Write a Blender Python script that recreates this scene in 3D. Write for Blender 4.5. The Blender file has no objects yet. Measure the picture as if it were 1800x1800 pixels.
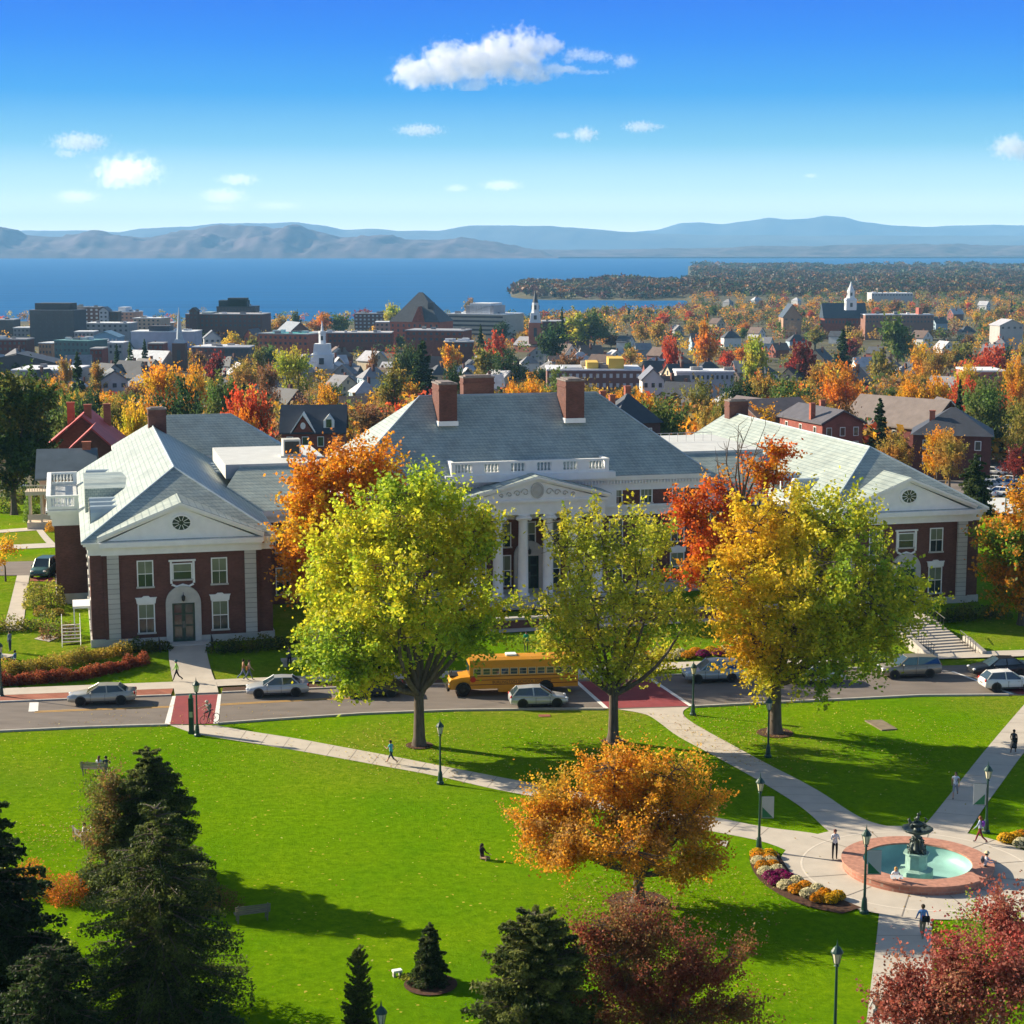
import bpy, bmesh, math, random
import numpy as np
from mathutils import Vector, Matrix

# ------------------------------------------------------------------ camera, world, sun
sc = bpy.context.scene
COL = sc.collection
FPX, PITCH, CAMH = 3150.0, math.radians(8.45), 34.0
cd = bpy.data.cameras.new("camera"); cam = bpy.data.objects.new("camera", cd); COL.objects.link(cam)
cam.location = (0, 0, CAMH); cam.rotation_euler = (math.radians(90) - PITCH, 0, 0)
cd.sensor_width = 36; cd.lens = 36 * FPX / 1800; cd.clip_start = 1; cd.clip_end = 90000
sc.camera = cam
SUN_EL = math.radians(25.5); SUN_AZ = math.atan2(-0.912, 0.41)      # clockwise from +Y
world = bpy.data.worlds.new("World"); sc.world = world; world.use_nodes = True
wn, wl = world.node_tree.nodes, world.node_tree.links
bg = wn["Background"]; bg.inputs[1].default_value = 0.064
sky = wn.new("ShaderNodeTexSky"); sky.sky_type = 'NISHITA'; sky.sun_disc = False
sky.sun_elevation = SUN_EL; sky.sun_rotation = SUN_AZ; sky.ozone_density = 1.0; sky.dust_density = 0.6
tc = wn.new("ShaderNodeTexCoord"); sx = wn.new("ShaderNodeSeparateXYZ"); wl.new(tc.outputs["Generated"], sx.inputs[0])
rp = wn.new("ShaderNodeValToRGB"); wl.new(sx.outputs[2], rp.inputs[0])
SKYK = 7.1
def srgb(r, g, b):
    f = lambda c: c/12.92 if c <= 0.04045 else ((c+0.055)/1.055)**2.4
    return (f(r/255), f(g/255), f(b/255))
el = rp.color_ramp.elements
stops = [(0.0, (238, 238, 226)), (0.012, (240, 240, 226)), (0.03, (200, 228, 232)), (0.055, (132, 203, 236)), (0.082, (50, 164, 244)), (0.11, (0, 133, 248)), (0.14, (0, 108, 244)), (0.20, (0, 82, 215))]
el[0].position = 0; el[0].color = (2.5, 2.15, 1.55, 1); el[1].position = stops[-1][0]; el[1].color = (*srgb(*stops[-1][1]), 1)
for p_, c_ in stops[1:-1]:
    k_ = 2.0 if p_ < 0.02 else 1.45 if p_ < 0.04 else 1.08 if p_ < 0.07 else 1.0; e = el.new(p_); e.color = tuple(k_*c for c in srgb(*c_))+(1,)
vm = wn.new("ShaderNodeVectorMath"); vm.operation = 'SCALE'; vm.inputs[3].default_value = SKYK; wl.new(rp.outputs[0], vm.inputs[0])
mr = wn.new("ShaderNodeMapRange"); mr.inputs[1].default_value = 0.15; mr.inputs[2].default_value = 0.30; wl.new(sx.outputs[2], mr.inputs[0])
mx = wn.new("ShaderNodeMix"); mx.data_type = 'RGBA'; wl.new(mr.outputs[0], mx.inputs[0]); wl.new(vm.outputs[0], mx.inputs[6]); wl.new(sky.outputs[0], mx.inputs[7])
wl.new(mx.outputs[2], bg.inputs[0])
sd = bpy.data.lights.new("sun", 'SUN'); sd.energy = 5.0; sd.angle = math.radians(0.53); sd.color = (1.0, 0.87, 0.66)
so = bpy.data.objects.new("sun", sd); COL.objects.link(so)
sdir = Vector((math.sin(SUN_AZ)*math.cos(SUN_EL), math.cos(SUN_AZ)*math.cos(SUN_EL), math.sin(SUN_EL)))
so.rotation_euler = sdir.to_track_quat('Z', 'Y').to_euler()
so.location = (-400, 200, 300)
sc.view_settings.view_transform = 'Standard'; sc.view_settings.look = 'None'; sc.view_settings.exposure = 1.13; sc.view_settings.gamma = 1
sc.cycles.max_bounces = 8; sc.cycles.diffuse_bounces = 3; sc.cycles.glossy_bounces = 2; sc.cycles.transmission_bounces = 3
sc.cycles.volume_bounces = 2; sc.cycles.transparent_max_bounces = 8; sc.cycles.use_denoising = True
sc.cycles.volume_max_steps = 64; sc.cycles.sample_clamp_indirect = 4

# ------------------------------------------------------------------ view geometry
def ray(px, py):
    x = (px-900)/FPX; y = -(py-900)/FPX
    return x, math.cos(PITCH)+y*math.sin(PITCH), -math.sin(PITCH)+y*math.cos(PITCH)
def ground(px, py, z=0.0):
    dx, dy, dz = ray(px, py); t = (z-CAMH)/dz
    return dx*t, dy*t
def at_depth(px, py, Y):
    dx, dy, dz = ray(px, py); t = Y/dy
    return dx*t, CAMH+dz*t
def proj(X, Y, z):
    zz = z-CAMH; d = Y*math.cos(PITCH)-zz*math.sin(PITCH); u = Y*math.sin(PITCH)+zz*math.cos(PITCH)
    return 900+FPX*X/d, 900-FPX*u/d
BA = math.radians(14); OX, OY = -34.878, 145.807
U2 = (math.cos(BA), math.sin(BA)); V2 = (-math.sin(BA), math.cos(BA))
def local(X, Y): X -= OX; Y -= OY; return X*U2[0]+Y*U2[1], X*V2[0]+Y*V2[1]
def wpos(u, v): return OX+u*U2[0]+v*V2[0], OY+u*U2[1]+v*V2[1]
PROF = [(-500, 0), (183, 0), (235, -3.2), (300, -8), (350, -12), (450, -17.5), (600, -24), (1000, -36), (1500, -43), (1950, -48), (2100, -52), (2500, -54)]
LAKE = -50.0
def sstep(a, b, x):
    x = min(max((x-a)/(b-a), 0), 1); return x*x*(3-2*x)
def zt(X, Y):
    u, v = local(X, Y)
    t = X/max(Y, 1)
    py_ = PROF[-1][1]
    for (a, za), (b, zb) in zip(PROF, PROF[1:]):
        if Y <= b: py_ = za+(zb-za)*max(Y-a, 0)/(b-a); break
    z = py_
    if v > -10 and Y < 260: z += 0.95*sstep(-9, -1, v)*(1-sstep(180, 230, Y))
    if Y > 1300 and t > -0.03:                              # the land to the right runs out further
        k = sstep(-0.02, 0.05, t)
        far = -45.0 + 3*math.sin(X*0.004)*math.sin(Y*0.003)
        lim = 1960+(t*3300 if t < 0.10 else 1e5)
        hold = 1-sstep(lim-150, lim+100, Y)
        z = z*(1-k)+k*((-43.5 if Y > 1500 else py_)*hold + -54*(1-hold))
    # wooded point across the little bay
    if Y > 2750 and t > -0.01:
        a = sstep(-0.0055, 0.008, t)
        prof = sstep(2830-160*sstep(0.0, 0.02, t), 3050, Y)*(1-sstep(3550+650*sstep(0.03, 0.09, t)+900*sstep(0.08, 0.28, t), 3800+750*sstep(0.03, 0.09, t)+1100*sstep(0.08, 0.28, t), Y))
        hgt = -54+17*a*prof*(0.75+0.25*math.sin(t*60)*math.sin(Y*0.002)) - 12*sstep(4200, 6500, Y)*a*prof
        z = max(z, hgt)
    if Y > 7600: z = min(z, -54)
    return z
def on_terrain(px, py, off=0.0):
    dx, dy, dz = ray(px, py)
    lo, hi, Y = None, None, 40.0
    while Y < 9000:
        t = Y/dy
        if CAMH+dz*t < zt(dx*t, Y): hi = Y; break
        lo = Y; Y *= 1.02
    if hi is None: hi = lo = Y
    for _ in range(24):
        m = (lo+hi)/2; t = m/dy
        if CAMH+dz*t < zt(dx*t, m): hi = m
        else: lo = m
    X = dx*hi/dy
    return Vector((X, hi, zt(X, hi)+off))

# ------------------------------------------------------------------ helpers
RNG = random.Random(7)
def tag(o, label=None, cat=None, group=None, kind=None):
    if label: o["label"] = label
    if cat: o["category"] = cat
    if group: o["group"] = group
    if kind: o["kind"] = kind
    return o
def empty(name, loc, rz=0.0, label=None, cat=None, group=None):
    o = bpy.data.objects.new(name, None); COL.objects.link(o); o.location = loc; o.rotation_euler = (0, 0, rz)
    o.empty_display_size = 0.3
    return tag(o, label, cat, group)
KIDS = {}
def link(me, name, parent=None):
    o = bpy.data.objects.new(name, me); COL.objects.link(o)
    if parent is not None: o.parent = parent; KIDS.setdefault(parent.name, []).append(o)
    return o
def copy_tree(o, parent=None):
    c = o.copy(); COL.objects.link(c)
    if parent is not None: c.parent = parent; KIDS.setdefault(parent.name, []).append(c)
    for ch in list(KIDS.get(o.name, [])): copy_tree(ch, c)
    return c
def recolor(o, part, col):
    for ch in KIDS.get(o.name, []):
        if ch.name.split(".")[0] in part: ch.color = (*col, 1)
        recolor(ch, part, col)
class MB:
    def __init__(s): s.v = []; s.f = []; s.m = []; s.cur = 0
    def add(s, vs, fs):
        b = len(s.v); s.v += [tuple(v) for v in vs]; s.f += [tuple(i+b for i in f) for f in fs]; s.m += [s.cur]*len(fs); return s
    def box(s, x0, x1, y0, y1, z0, z1, M=None):
        vs = [Vector((x, y, z)) for z in (z0, z1) for y in (y0, y1) for x in (x0, x1)]
        if M is not None: vs = [M @ v for v in vs]
        return s.add(vs, [(0, 2, 3, 1), (4, 5, 7, 6), (0, 1, 5, 4), (2, 6, 7, 3), (0, 4, 6, 2), (1, 3, 7, 5)])
    def prism(s, pts, d0, d1, axis='y', M=None):
        """polygon pts (a,b) extruded from d0 to d1 along axis; axis y: a=x b=z; x: a=y b=z; z: a=x b=y"""
        n = len(pts)
        mk = {'y': lambda a, b, d: (a, d, b), 'x': lambda a, b, d: (d, a, b), 'z': lambda a, b, d: (a, b, d)}[axis]
        vs = [Vector(mk(a, b, d0)) for a, b in pts]+[Vector(mk(a, b, d1)) for a, b in pts]
        if M is not None: vs = [M @ v for v in vs]
        return s.add(vs, [tuple(range(n))[::-1], tuple(range(n, 2*n))]+[(i, (i+1) % n, n+(i+1) % n, n+i) for i in range(n)])
    def tube(s, pts, rs, n=7, cap=True):
        pts = [Vector(p) for p in pts]; rings = []
        for i, p in enumerate(pts):
            d = (pts[min(i+1, len(pts)-1)]-pts[max(i-1, 0)]).normalized()
            a = d.cross(Vector((0.13, 0.31, 1)) if abs(d.z) < 0.9 else Vector((1, 0.1, 0))).normalized(); b = d.cross(a)
            rings.append([p+(a*math.cos(t)+b*math.sin(t))*rs[i] for t in [2*math.pi*k/n for k in range(n)]])
        vs = [v for r in rings for v in r]
        fs = [(i*n+k, i*n+(k+1) % n, (i+1)*n+(k+1) % n, (i+1)*n+k) for i in range(len(pts)-1) for k in range(n)]
        if cap: fs += [tuple(range(n))[::-1], tuple(range((len(pts)-1)*n, len(pts)*n))]
        return s.add(vs, fs)
    def lathe(s, prof, n=16, c=(0, 0, 0), M=None, sy=1.0, ph=0.0, cap=True):
        vs = [Vector((c[0]+r*math.cos(ph+2*math.pi*k/n), c[1]+sy*r*math.sin(ph+2*math.pi*k/n), c[2]+z)) for r, z in prof for k in range(n)]
        if M is not None: vs = [M @ v for v in vs]
        fs = [(i*n+k, i*n+(k+1) % n, (i+1)*n+(k+1) % n, (i+1)*n+k) for i in range(len(prof)-1) for k in range(n)]
        if cap and prof[0][0] > 1e-4: fs.append(tuple(range(n))[::-1])
        if cap and prof[-1][0] > 1e-4: fs.append(tuple(range((len(prof)-1)*n, len(prof)*n)))
        return s.add(vs, fs)
    def ell(s, c, r, n=10, m=6, M=None):
        return s.lathe([(max(math.sin(math.pi*i/m), 1e-5)*r[0], -math.cos(math.pi*i/m)*r[2]) for i in range(m+1)], n, c, M, r[1]/r[0])
    def build(s, name, mat, parent=None, smooth=False):
        me = bpy.data.meshes.new(name); me.from_pydata(s.v, [], s.f)
        mats = mat if isinstance(mat, (list, tuple)) else [mat]
        for m in mats: me.materials.append(m)
        if len(mats) > 1: me.polygons.foreach_set("material_index", s.m)
        if smooth: me.polygons.foreach_set("use_smooth", [True]*len(me.polygons))
        me.update()
        return link(me, name, parent)
def T(x=0, y=0, z=0, rz=0, rx=0, ry=0): return Matrix.Translation((x, y, z)) @ Matrix.Rotation(rz, 4, 'Z') @ Matrix.Rotation(ry, 4, 'Y') @ Matrix.Rotation(rx, 4, 'X')

# ------------------------------------------------------------------ materials
def newmat(name):
    m = bpy.data.materials.new(name); m.use_nodes = True
    return m, m.node_tree.nodes, m.node_tree.links, m.node_tree.nodes["Principled BSDF"]
def mat(name, col, rough=0.7, var=0.12, scale=3.0, bump=0.0, spec=0.3, metal=0.0, objcol=False, coord="Object", detail=4, stretch=None):
    m, n, l, b = newmat(name)
    b.inputs["Roughness"].default_value = rough; b.inputs["Metallic"].default_value = metal
    b.inputs["Specular IOR Level"].default_value = spec
    tcn = n.new("ShaderNodeTexCoord"); no = n.new("ShaderNodeTexNoise"); no.inputs["Scale"].default_value = scale; no.inputs["Detail"].default_value = detail
    src = tcn.outputs[coord]
    if stretch:
        mp = n.new("ShaderNodeMapping"); mp.inputs["Scale"].default_value = stretch; l.new(src, mp.inputs[0]); src = mp.outputs[0]
    l.new(src, no.inputs["Vector"])
    rg = n.new("ShaderNodeMapRange"); rg.inputs[1].default_value = 0.25; rg.inputs[2].default_value = 0.75; rg.inputs[3].default_value = 1-var; rg.inputs[4].default_value = 1+var
    l.new(no.outputs[0], rg.inputs[0])
    sc_ = n.new("ShaderNodeVectorMath"); sc_.operation = 'SCALE'; l.new(rg.outputs[0], sc_.inputs[3])
    if objcol:
        oi = n.new("ShaderNodeObjectInfo"); l.new(oi.outputs["Color"], sc_.inputs[0])
    else: sc_.inputs[0].default_value = col
    l.new(sc_.outputs[0], b.inputs["Base Color"])
    if bump:
        bp = n.new("ShaderNodeBump"); bp.inputs["Strength"].default_value = bump; bp.inputs["Distance"].default_value = 0.05
        l.new(no.outputs[0], bp.inputs["Height"]); l.new(bp.outputs[0], b.inputs["Normal"])
    return m
def brickmat(name, c1, c2, mortar, bw=0.24, bh=0.08, var=0.25, rough=0.85, axis=None, objcol=False, spec=0.2, msize=0.012, bump=0.0):
    """brick or slate courses: runs along x+y, rises with z"""
    m, n, l, b = newmat(name)
    b.inputs["Roughness"].default_value = rough; b.inputs["Specular IOR Level"].default_value = spec
    tcn = n.new("ShaderNodeTexCoord"); s = n.new("ShaderNodeSeparateXYZ"); l.new(tcn.outputs["Object"], s.inputs[0])
    ad = n.new("ShaderNodeMath"); ad.operation = 'ADD'; l.new(s.outputs[0], ad.inputs[0]); l.new(s.outputs[1], ad.inputs[1])
    cb = n.new("ShaderNodeCombineXYZ"); l.new(ad.outputs[0], cb.inputs[0]); l.new(s.outputs[2], cb.inputs[1])
    br = n.new("ShaderNodeTexBrick"); l.new(cb.outputs[0], br.inputs[0]); br.inputs["Scale"].default_value = 1
    br.inputs["Color1"].default_value = (*c1, 1); br.inputs["Color2"].default_value = (*c2, 1); br.inputs["Mortar"].default_value = (*mortar, 1)
    br.inputs["Mortar Size"].default_value = msize; br.inputs["Brick Width"].default_value = bw; br.inputs["Row Height"].default_value = bh
    no = n.new("ShaderNodeTexNoise"); no.inputs["Scale"].default_value = 0.5; no.inputs["Detail"].default_value = 8; no.inputs["Roughness"].default_value = 0.7
    l.new(tcn.outputs["Object"], no.inputs["Vector"])
    rg = n.new("ShaderNodeMapRange"); rg.inputs[1].default_value = 0.3; rg.inputs[2].default_value = 0.7; rg.inputs[3].default_value = 1-var; rg.inputs[4].default_value = 1+var; l.new(no.outputs[0], rg.inputs[0])
    sc_ = n.new("ShaderNodeVectorMath"); sc_.operation = 'SCALE'; l.new(rg.outputs[0], sc_.inputs[3])
    if objcol:
        oi = n.new("ShaderNodeObjectInfo"); mm = n.new("ShaderNodeVectorMath"); mm.operation = 'MULTIPLY'; l.new(br.outputs[0], mm.inputs[0]); l.new(oi.outputs["Color"], mm.inputs[1]); l.new(mm.outputs[0], sc_.inputs[0])
    else: l.new(br.outputs[0], sc_.inputs[0])
    l.new(sc_.outputs[0], b.inputs["Base Color"])
    if bump:
        bp = n.new("ShaderNodeBump"); bp.inputs["Strength"].default_value = bump; bp.inputs["Distance"].default_value = 0.04
        l.new(br.outputs["Fac"], bp.inputs["Height"]); bp.invert = True; l.new(bp.outputs[0], b.inputs["Normal"])
    return m
def leafmat(name, objcol):
    m, n, l, b = newmat(name)
    n.remove(b); out = n["Material Output"]
    at = n.new("ShaderNodeAttribute"); at.attribute_name = "leaf"
    src = at.outputs["Color"]
    if objcol:
        oi = n.new("ShaderNodeObjectInfo"); mm = n.new("ShaderNodeVectorMath"); mm.operation = 'MULTIPLY'
        l.new(at.outputs["Color"], mm.inputs[0]); l.new(oi.outputs["Color"], mm.inputs[1]); src = mm.outputs[0]
    df = n.new("ShaderNodeBsdfPrincipled"); df.inputs["Roughness"].default_value = 0.55; df.inputs["Specular IOR Level"].default_value = 0.25
    tr = n.new("ShaderNodeBsdfTranslucent"); l.new(src, df.inputs["Base Color"]); l.new(src, tr.inputs[0])
    ms = n.new("ShaderNodeMixShader"); ms.inputs[0].default_value = 0.58; l.new(df.outputs[0], ms.inputs[1]); l.new(tr.outputs[0], ms.inputs[2]); l.new(ms.outputs[0], out.inputs[0])
    return m
M = {}
M['leaf'] = leafmat("leaves", False); M['leafo'] = leafmat("leaves_tinted", True)
M['bark'] = mat("bark", (0.11, 0.085, 0.065), 0.95, 0.4, 6, 0.6, stretch=(1, 1, 0.25))
M['brick'] = brickmat("brick", (0.165, 0.062, 0.048), (0.11, 0.042, 0.035), (0.14, 0.09, 0.078), bump=0.3)
M['brick_pale'] = brickmat("brick_pale", (0.30, 0.11, 0.08), (0.22, 0.075, 0.055), (0.25, 0.14, 0.11))
M['slate'] = brickmat("slate", (0.385, 0.43, 0.38), (0.30, 0.355, 0.335), (0.20, 0.25, 0.24), 0.34, 0.24, 0.24, 0.5, spec=0.45, msize=0.022, bump=0.4)
M['white'] = mat("white_paint", (0.84, 0.85, 0.82), 0.5, 0.06, 1.5)
M['stone'] = brickmat("pale_stone", (0.55, 0.54, 0.49), (0.48, 0.47, 0.43), (0.16, 0.16, 0.15), 9.0, 0.42, 0.1, 0.8, msize=0.018)
M['stonep'] = mat("plain_stone", (0.50, 0.49, 0.45), 0.8, 0.12, 2, 0.2)
M['glass'] = mat("window_glass", (0.03, 0.045, 0.045), 0.12, 0.3, 0.8, spec=0.8)
M['blind'] = mat("window_blind", (0.16, 0.19, 0.11), 0.5, 0.25, 1.2, spec=0.6)
M['flat'] = mat("pale_membrane", (0.56, 0.57, 0.55), 0.6, 0.1, 0.6)
M['dkgreen'] = mat("dark_green_paint", (0.012, 0.05, 0.038), 0.4, 0.15, 4, spec=0.5)
M['black'] = mat("black_iron", (0.018, 0.02, 0.022), 0.45, 0.2, 5, spec=0.5)
M['lampglass'] = mat("lamp_glass", (0.62, 0.58, 0.44), 0.25, 0.1, 6, spec=0.6)
M['concrete'] = mat("concrete", (0.47, 0.42, 0.355), 0.9, 0.10, 0.9, 0.15, detail=9)
M['asphalt'] = mat("asphalt", (0.165, 0.14, 0.122), 0.9, 0.22, 0.35, 0.2, detail=10, stretch=(1, 3, 1))
M['kerb'] = mat("granite_kerb", (0.42, 0.39, 0.35), 0.85, 0.15, 3)
M['redpave'] = mat("red_crossing_surface", (0.24, 0.045, 0.05), 0.85, 0.14, 1.2, 0.1, detail=8)
M['brickpave'] = brickmat("brick_pavers", (0.33, 0.12, 0.075), (0.25, 0.085, 0.055), (0.2, 0.12, 0.09), 0.5, 0.2)
M['paint'] = mat("road_paint", (0.72, 0.70, 0.66), 0.8, 0.14, 5, detail=8)
M['ypaint'] = mat("yellow_road_paint", (0.60, 0.34, 0.08), 0.8, 0.16, 5, detail=8)
M['mulch'] = mat("mulch", (0.075, 0.035, 0.02), 0.95, 0.5, 9, 0.6)
M['tyre'] = mat("tyre_rubber", (0.02, 0.02, 0.02), 0.85, 0.1); M['rim'] = mat("alloy", (0.45, 0.45, 0.46), 0.35, 0.1, metal=0.7)
M['cglass'] = mat("car_glass", (0.025, 0.045, 0.055), 0.06, 0.1, spec=1.0)
M['red'] = mat("tail_light_red", (0.45, 0.015, 0.01), 0.3, 0.05); M['lite'] = mat("headlight_clear", (0.75, 0.76, 0.78), 0.15, 0.05, spec=0.8)
M['wood'] = mat("weathered_wood", (0.20, 0.17, 0.14), 0.85, 0.3, 4, stretch=(1, 6, 6))
M['metalroof'] = mat("tinted_roof", (1, 1, 1), 0.6, 0.18, 0.6, objcol=True, spec=0.35)
M['paintwall'] = mat("tinted_wall", (1, 1, 1), 0.8, 0.10, 0.25, objcol=True)
M['tintbrick'] = brickmat("tinted_brick", (1, 1, 1), (0.8, 0.8, 0.8), (0.9, 0.95, 0.95), 0.5, 0.2, objcol=True)
def carpaint(name, col, metal=0.35): return mat(name, col, 0.28, 0.04, 1, spec=0.6, metal=metal)
def cloth(name, col): return mat("cloth_"+name, col, 0.9, 0.12, 14)

# ------------------------------------------------------------------ haze
hz, n_, l_, b_ = newmat("haze_air"); n_.remove(b_)
pv = n_.new("ShaderNodeVolumePrincipled"); pv.inputs["Color"].default_value = (0.30, 0.65, 1.0, 1); pv.inputs["Density"].default_value = 4.6e-5; pv.inputs["Anisotropy"].default_value = 0.0
l_.new(pv.outputs[0], n_["Material Output"].inputs["Volume"])
HAZE = MB().box(-16000, 16000, -60, 30000, -95, 530).build("haze", hz); tag(HAZE, kind="stuff")
HAZE["label"] = "pale blue air that fades the far hills"
# ------------------------------------------------------------------ ground, water, hills
def grid_mesh(name, xs, ys, zf, material, polar=False, smooth=True):
    vs = [(x*y, y, zf(x*y, y)) if polar else (x, y, zf(x, y)) for y in ys for x in xs]
    n = len(xs); fs = [(j*n+i, j*n+i+1, (j+1)*n+i+1, (j+1)*n+i) for j in range(len(ys)-1) for i in range(n-1)]
    mb = MB(); mb.v = vs; mb.f = fs; mb.m = [0]*len(fs)
    return tag(mb.build(name, material, smooth=smooth), kind="structure")
def grassmat():
    m, n, l, b = newmat("lawn_grass"); b.inputs["Roughness"].default_value = 0.9; b.inputs["Specular IOR Level"].default_value = 0.0
    tcn = n.new("ShaderNodeTexCoord")
    def noise(scale, detail=4, st=None, rough=0.6):
        no = n.new("ShaderNodeTexNoise"); no.inputs["Scale"].default_value = scale; no.inputs["Detail"].default_value = detail; no.inputs["Roughness"].default_value = rough
        if st:
            mp = n.new("ShaderNodeMapping"); mp.inputs["Scale"].default_value = st; l.new(tcn.outputs["Object"], mp.inputs[0]); l.new(mp.outputs[0], no.inputs["Vector"])
        else: l.new(tcn.outputs["Object"], no.inputs["Vector"])
        return no.outputs[0]
    def ramp(src, a, b_):
        r = n.new("ShaderNodeMapRange"); r.inputs[1].default_value = a; r.inputs[2].default_value = b_; l.new(src, r.inputs[0]); return r.outputs[0]
    def mix(f, a, b_):
        k = n.new("ShaderNodeMix"); k.data_type = 'RGBA'; l.new(f, k.inputs[0])
        for i, q in ((6, a), (7, b_)):
            if isinstance(q, tuple): k.inputs[i].default_value = (*q, 1)
            else: l.new(q, k.inputs[i])
        return k.outputs[2]
    c = mix(ramp(noise(0.11, 5), 0.35, 0.7), (0.125, 0.275, 0.003), (0.225, 0.35, 0.004))
    dry = n.new("ShaderNodeSeparateXYZ"); l.new(tcn.outputs["Object"], dry.inputs[0])
    far = ramp(dry.outputs[1], 104, 128)
    mu = n.new("ShaderNodeMath"); mu.operation = 'MULTIPLY'; l.new(far, mu.inputs[0]); l.new(ramp(noise(0.06, 4), 0.42, 0.68), mu.inputs[1])
    c = mix(mu.outputs[0], c, (0.30, 0.26, 0.04))
    c = mix(ramp(noise(1.7, 9, None, 0.8), 0.32, 0.62), (0.062, 0.15, 0.002), c)
    c = mix(ramp(noise(9.0, 4, None, 0.7), 0.34, 0.50), (0.10, 0.215, 0.002), c)
    # fallen leaves
    vo = n.new("ShaderNodeTexVoronoi"); vo.inputs["Scale"].default_value = 1.7; l.new(tcn.outputs["Object"], vo.inputs["Vector"])
    lt = n.new("ShaderNodeMath"); lt.operation = 'LESS_THAN'; lt.inputs[1].default_value = 0.14; l.new(vo.outputs["Distance"], lt.inputs[0])
    m2 = n.new("ShaderNodeMath"); m2.operation = 'MULTIPLY'; l.new(lt.outputs[0], m2.inputs[0]); l.new(ramp(noise(0.35, 3), 0.5, 0.62), m2.inputs[1])
    c = mix(m2.outputs[0], c, (0.50, 0.40, 0.07))
    l.new(c, b.inputs["Base Color"])
    bp = n.new("ShaderNodeBump"); bp.inputs["Strength"].default_value = 1.0; bp.inputs["Distance"].default_value = 0.16
    l.new(noise(3.4, 9, None, 0.78), bp.inputs["Height"]); l.new(bp.outputs[0], b.inputs["Normal"])
    return m
M['grass'] = grassmat()
M['land'] = mat("town_ground", (0.085, 0.075, 0.035), 0.95, 0.5, 0.02, detail=10)
lin = lambda a, b, n: [a+(b-a)*i/(n-1) for i in range(n)]
FC = ground(1612.5, 1514, 0.5)
grid_mesh("lawn", sorted(lin(-150, 150, 121)+lin(FC[0]-4.5, FC[0]+4.5, 46)), sorted(lin(20, 302, 142)+lin(FC[1]-4.5, FC[1]+4.5, 46)), lambda x, y: zt(x, y)-(1.6 if math.hypot(x-FC[0], y-FC[1]) < 3.55 else 0), M['grass'])
grid_mesh("terrain", lin(-0.46, 0.46, 170), [300*(8200/300)**(i/229) for i in range(230)], zt, M['land'], polar=True)
# water
m, n, l, b = newmat("lake_water"); b.inputs["Base Color"].default_value = (0.006, 0.085, 0.27, 1); b.inputs["Roughness"].default_value = 0.42; b.inputs["Specular IOR Level"].default_value = 0.05
tcn = n.new("ShaderNodeTexCoord"); mp = n.new("ShaderNodeMapping"); mp.inputs["Scale"].default_value = (0.0015, 0.02, 1); l.new(tcn.outputs["Object"], mp.inputs[0])
no = n.new("ShaderNodeTexNoise"); no.inputs["Scale"].default_value = 1; no.inputs["Detail"].default_value = 9; l.new(mp.outputs[0], no.inputs["Vector"])
rp_ = n.new("ShaderNodeValToRGB"); rp_.color_ramp.elements[0].position = 0.3; rp_.color_ramp.elements[1].position = 0.75
rp_.color_ramp.elements[0].color = (0.0, 0.075, 0.22, 1); rp_.color_ramp.elements[1].color = (0.001, 0.125, 0.33, 1); l.new(no.outputs[0], rp_.inputs[0]); l.new(rp_.outputs[0], b.inputs["Base Color"])
bp = n.new("ShaderNodeBump"); bp.inputs["Strength"].default_value = 0.6; bp.inputs["Distance"].default_value = 3; l.new(no.outputs[0], bp.inputs["Height"]); l.new(bp.outputs[0], b.inputs["Normal"])
M['water'] = m
tag(MB().add([(-15500, 1500, LAKE), (15500, 1500, LAKE), (15500, 29800, LAKE), (-15500, 29800, LAKE)], [(0, 1, 2, 3)]).build("water", m), kind="structure")
# hills: silhouettes measured as (px, py) at their own distance
def interp(pts, x):
    if x <= pts[0][0]: return pts[0][1]
    for (a, ya), (b_, yb) in zip(pts, pts[1:]):
        if x <= b_:
            k = (x-a)/(b_-a); k = k*k*(3-2*k)*0.5+k*0.5; return ya+(yb-ya)*k
    return pts[-1][1]
def fbm(x, y, s):
    return sum(math.sin(x*f*0.9+y*f*0.7+s*i*1.7+1.9*math.sin(y*f*1.13-x*f*0.35+i*s))*a for i, (f, a) in enumerate(((1, .5), (2.3, .27), (5.1, .15), (10.7, .09), (22, .05))))
def hills(name, Y, depth, pts, material, seed, rough=0.10, ny=26):
    xs = lin(-160, 1960, 300); vs = []
    for j in range(ny):
        fy = j/(ny-1); y = Y-depth*0.5+depth*fy*1.0
        shape = math.sin(math.pi*min(fy/0.9, 1)*0.5)**0.9 if fy < 0.9 else math.cos((fy-0.9)/0.1*math.pi/2)*0.6+0.4
        for px in xs:
            X, z = at_depth(px, interp(pts, px), Y+depth*0.4); h = max(z-LAKE, 0)
            hh = h*shape*(1+rough*3.2*fbm(px*0.03, fy*5, seed)*(1-fy)) + h*rough*0.35*fbm(px*0.09, fy*9, seed+3)*(0.25+0.75*(1-fy))
            if j == 0: hh = -6
            vs.append((X*y/(Y+depth*0.4), y, LAKE+hh if j == 0 else max(LAKE+hh, LAKE-6)))
    n = len(xs); mb = MB(); mb.v = vs; mb.f = [(j*n+i, j*n+i+1, (j+1)*n+i+1, (j+1)*n+i) for j in range(ny-1) for i in range(n-1)]; mb.m = [0]*len(mb.f)
    return tag(mb.build(name, material, smooth=True), kind="structure")
M['hill'] = mat("wooded_hillside", (0.075, 0.052, 0.052), 0.95, 0.98, 0.005, 0.0, detail=14)
M['hill2'] = mat("far_hillside", (0.085, 0.09, 0.085), 0.95, 0.5, 0.0012, detail=10)
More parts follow.
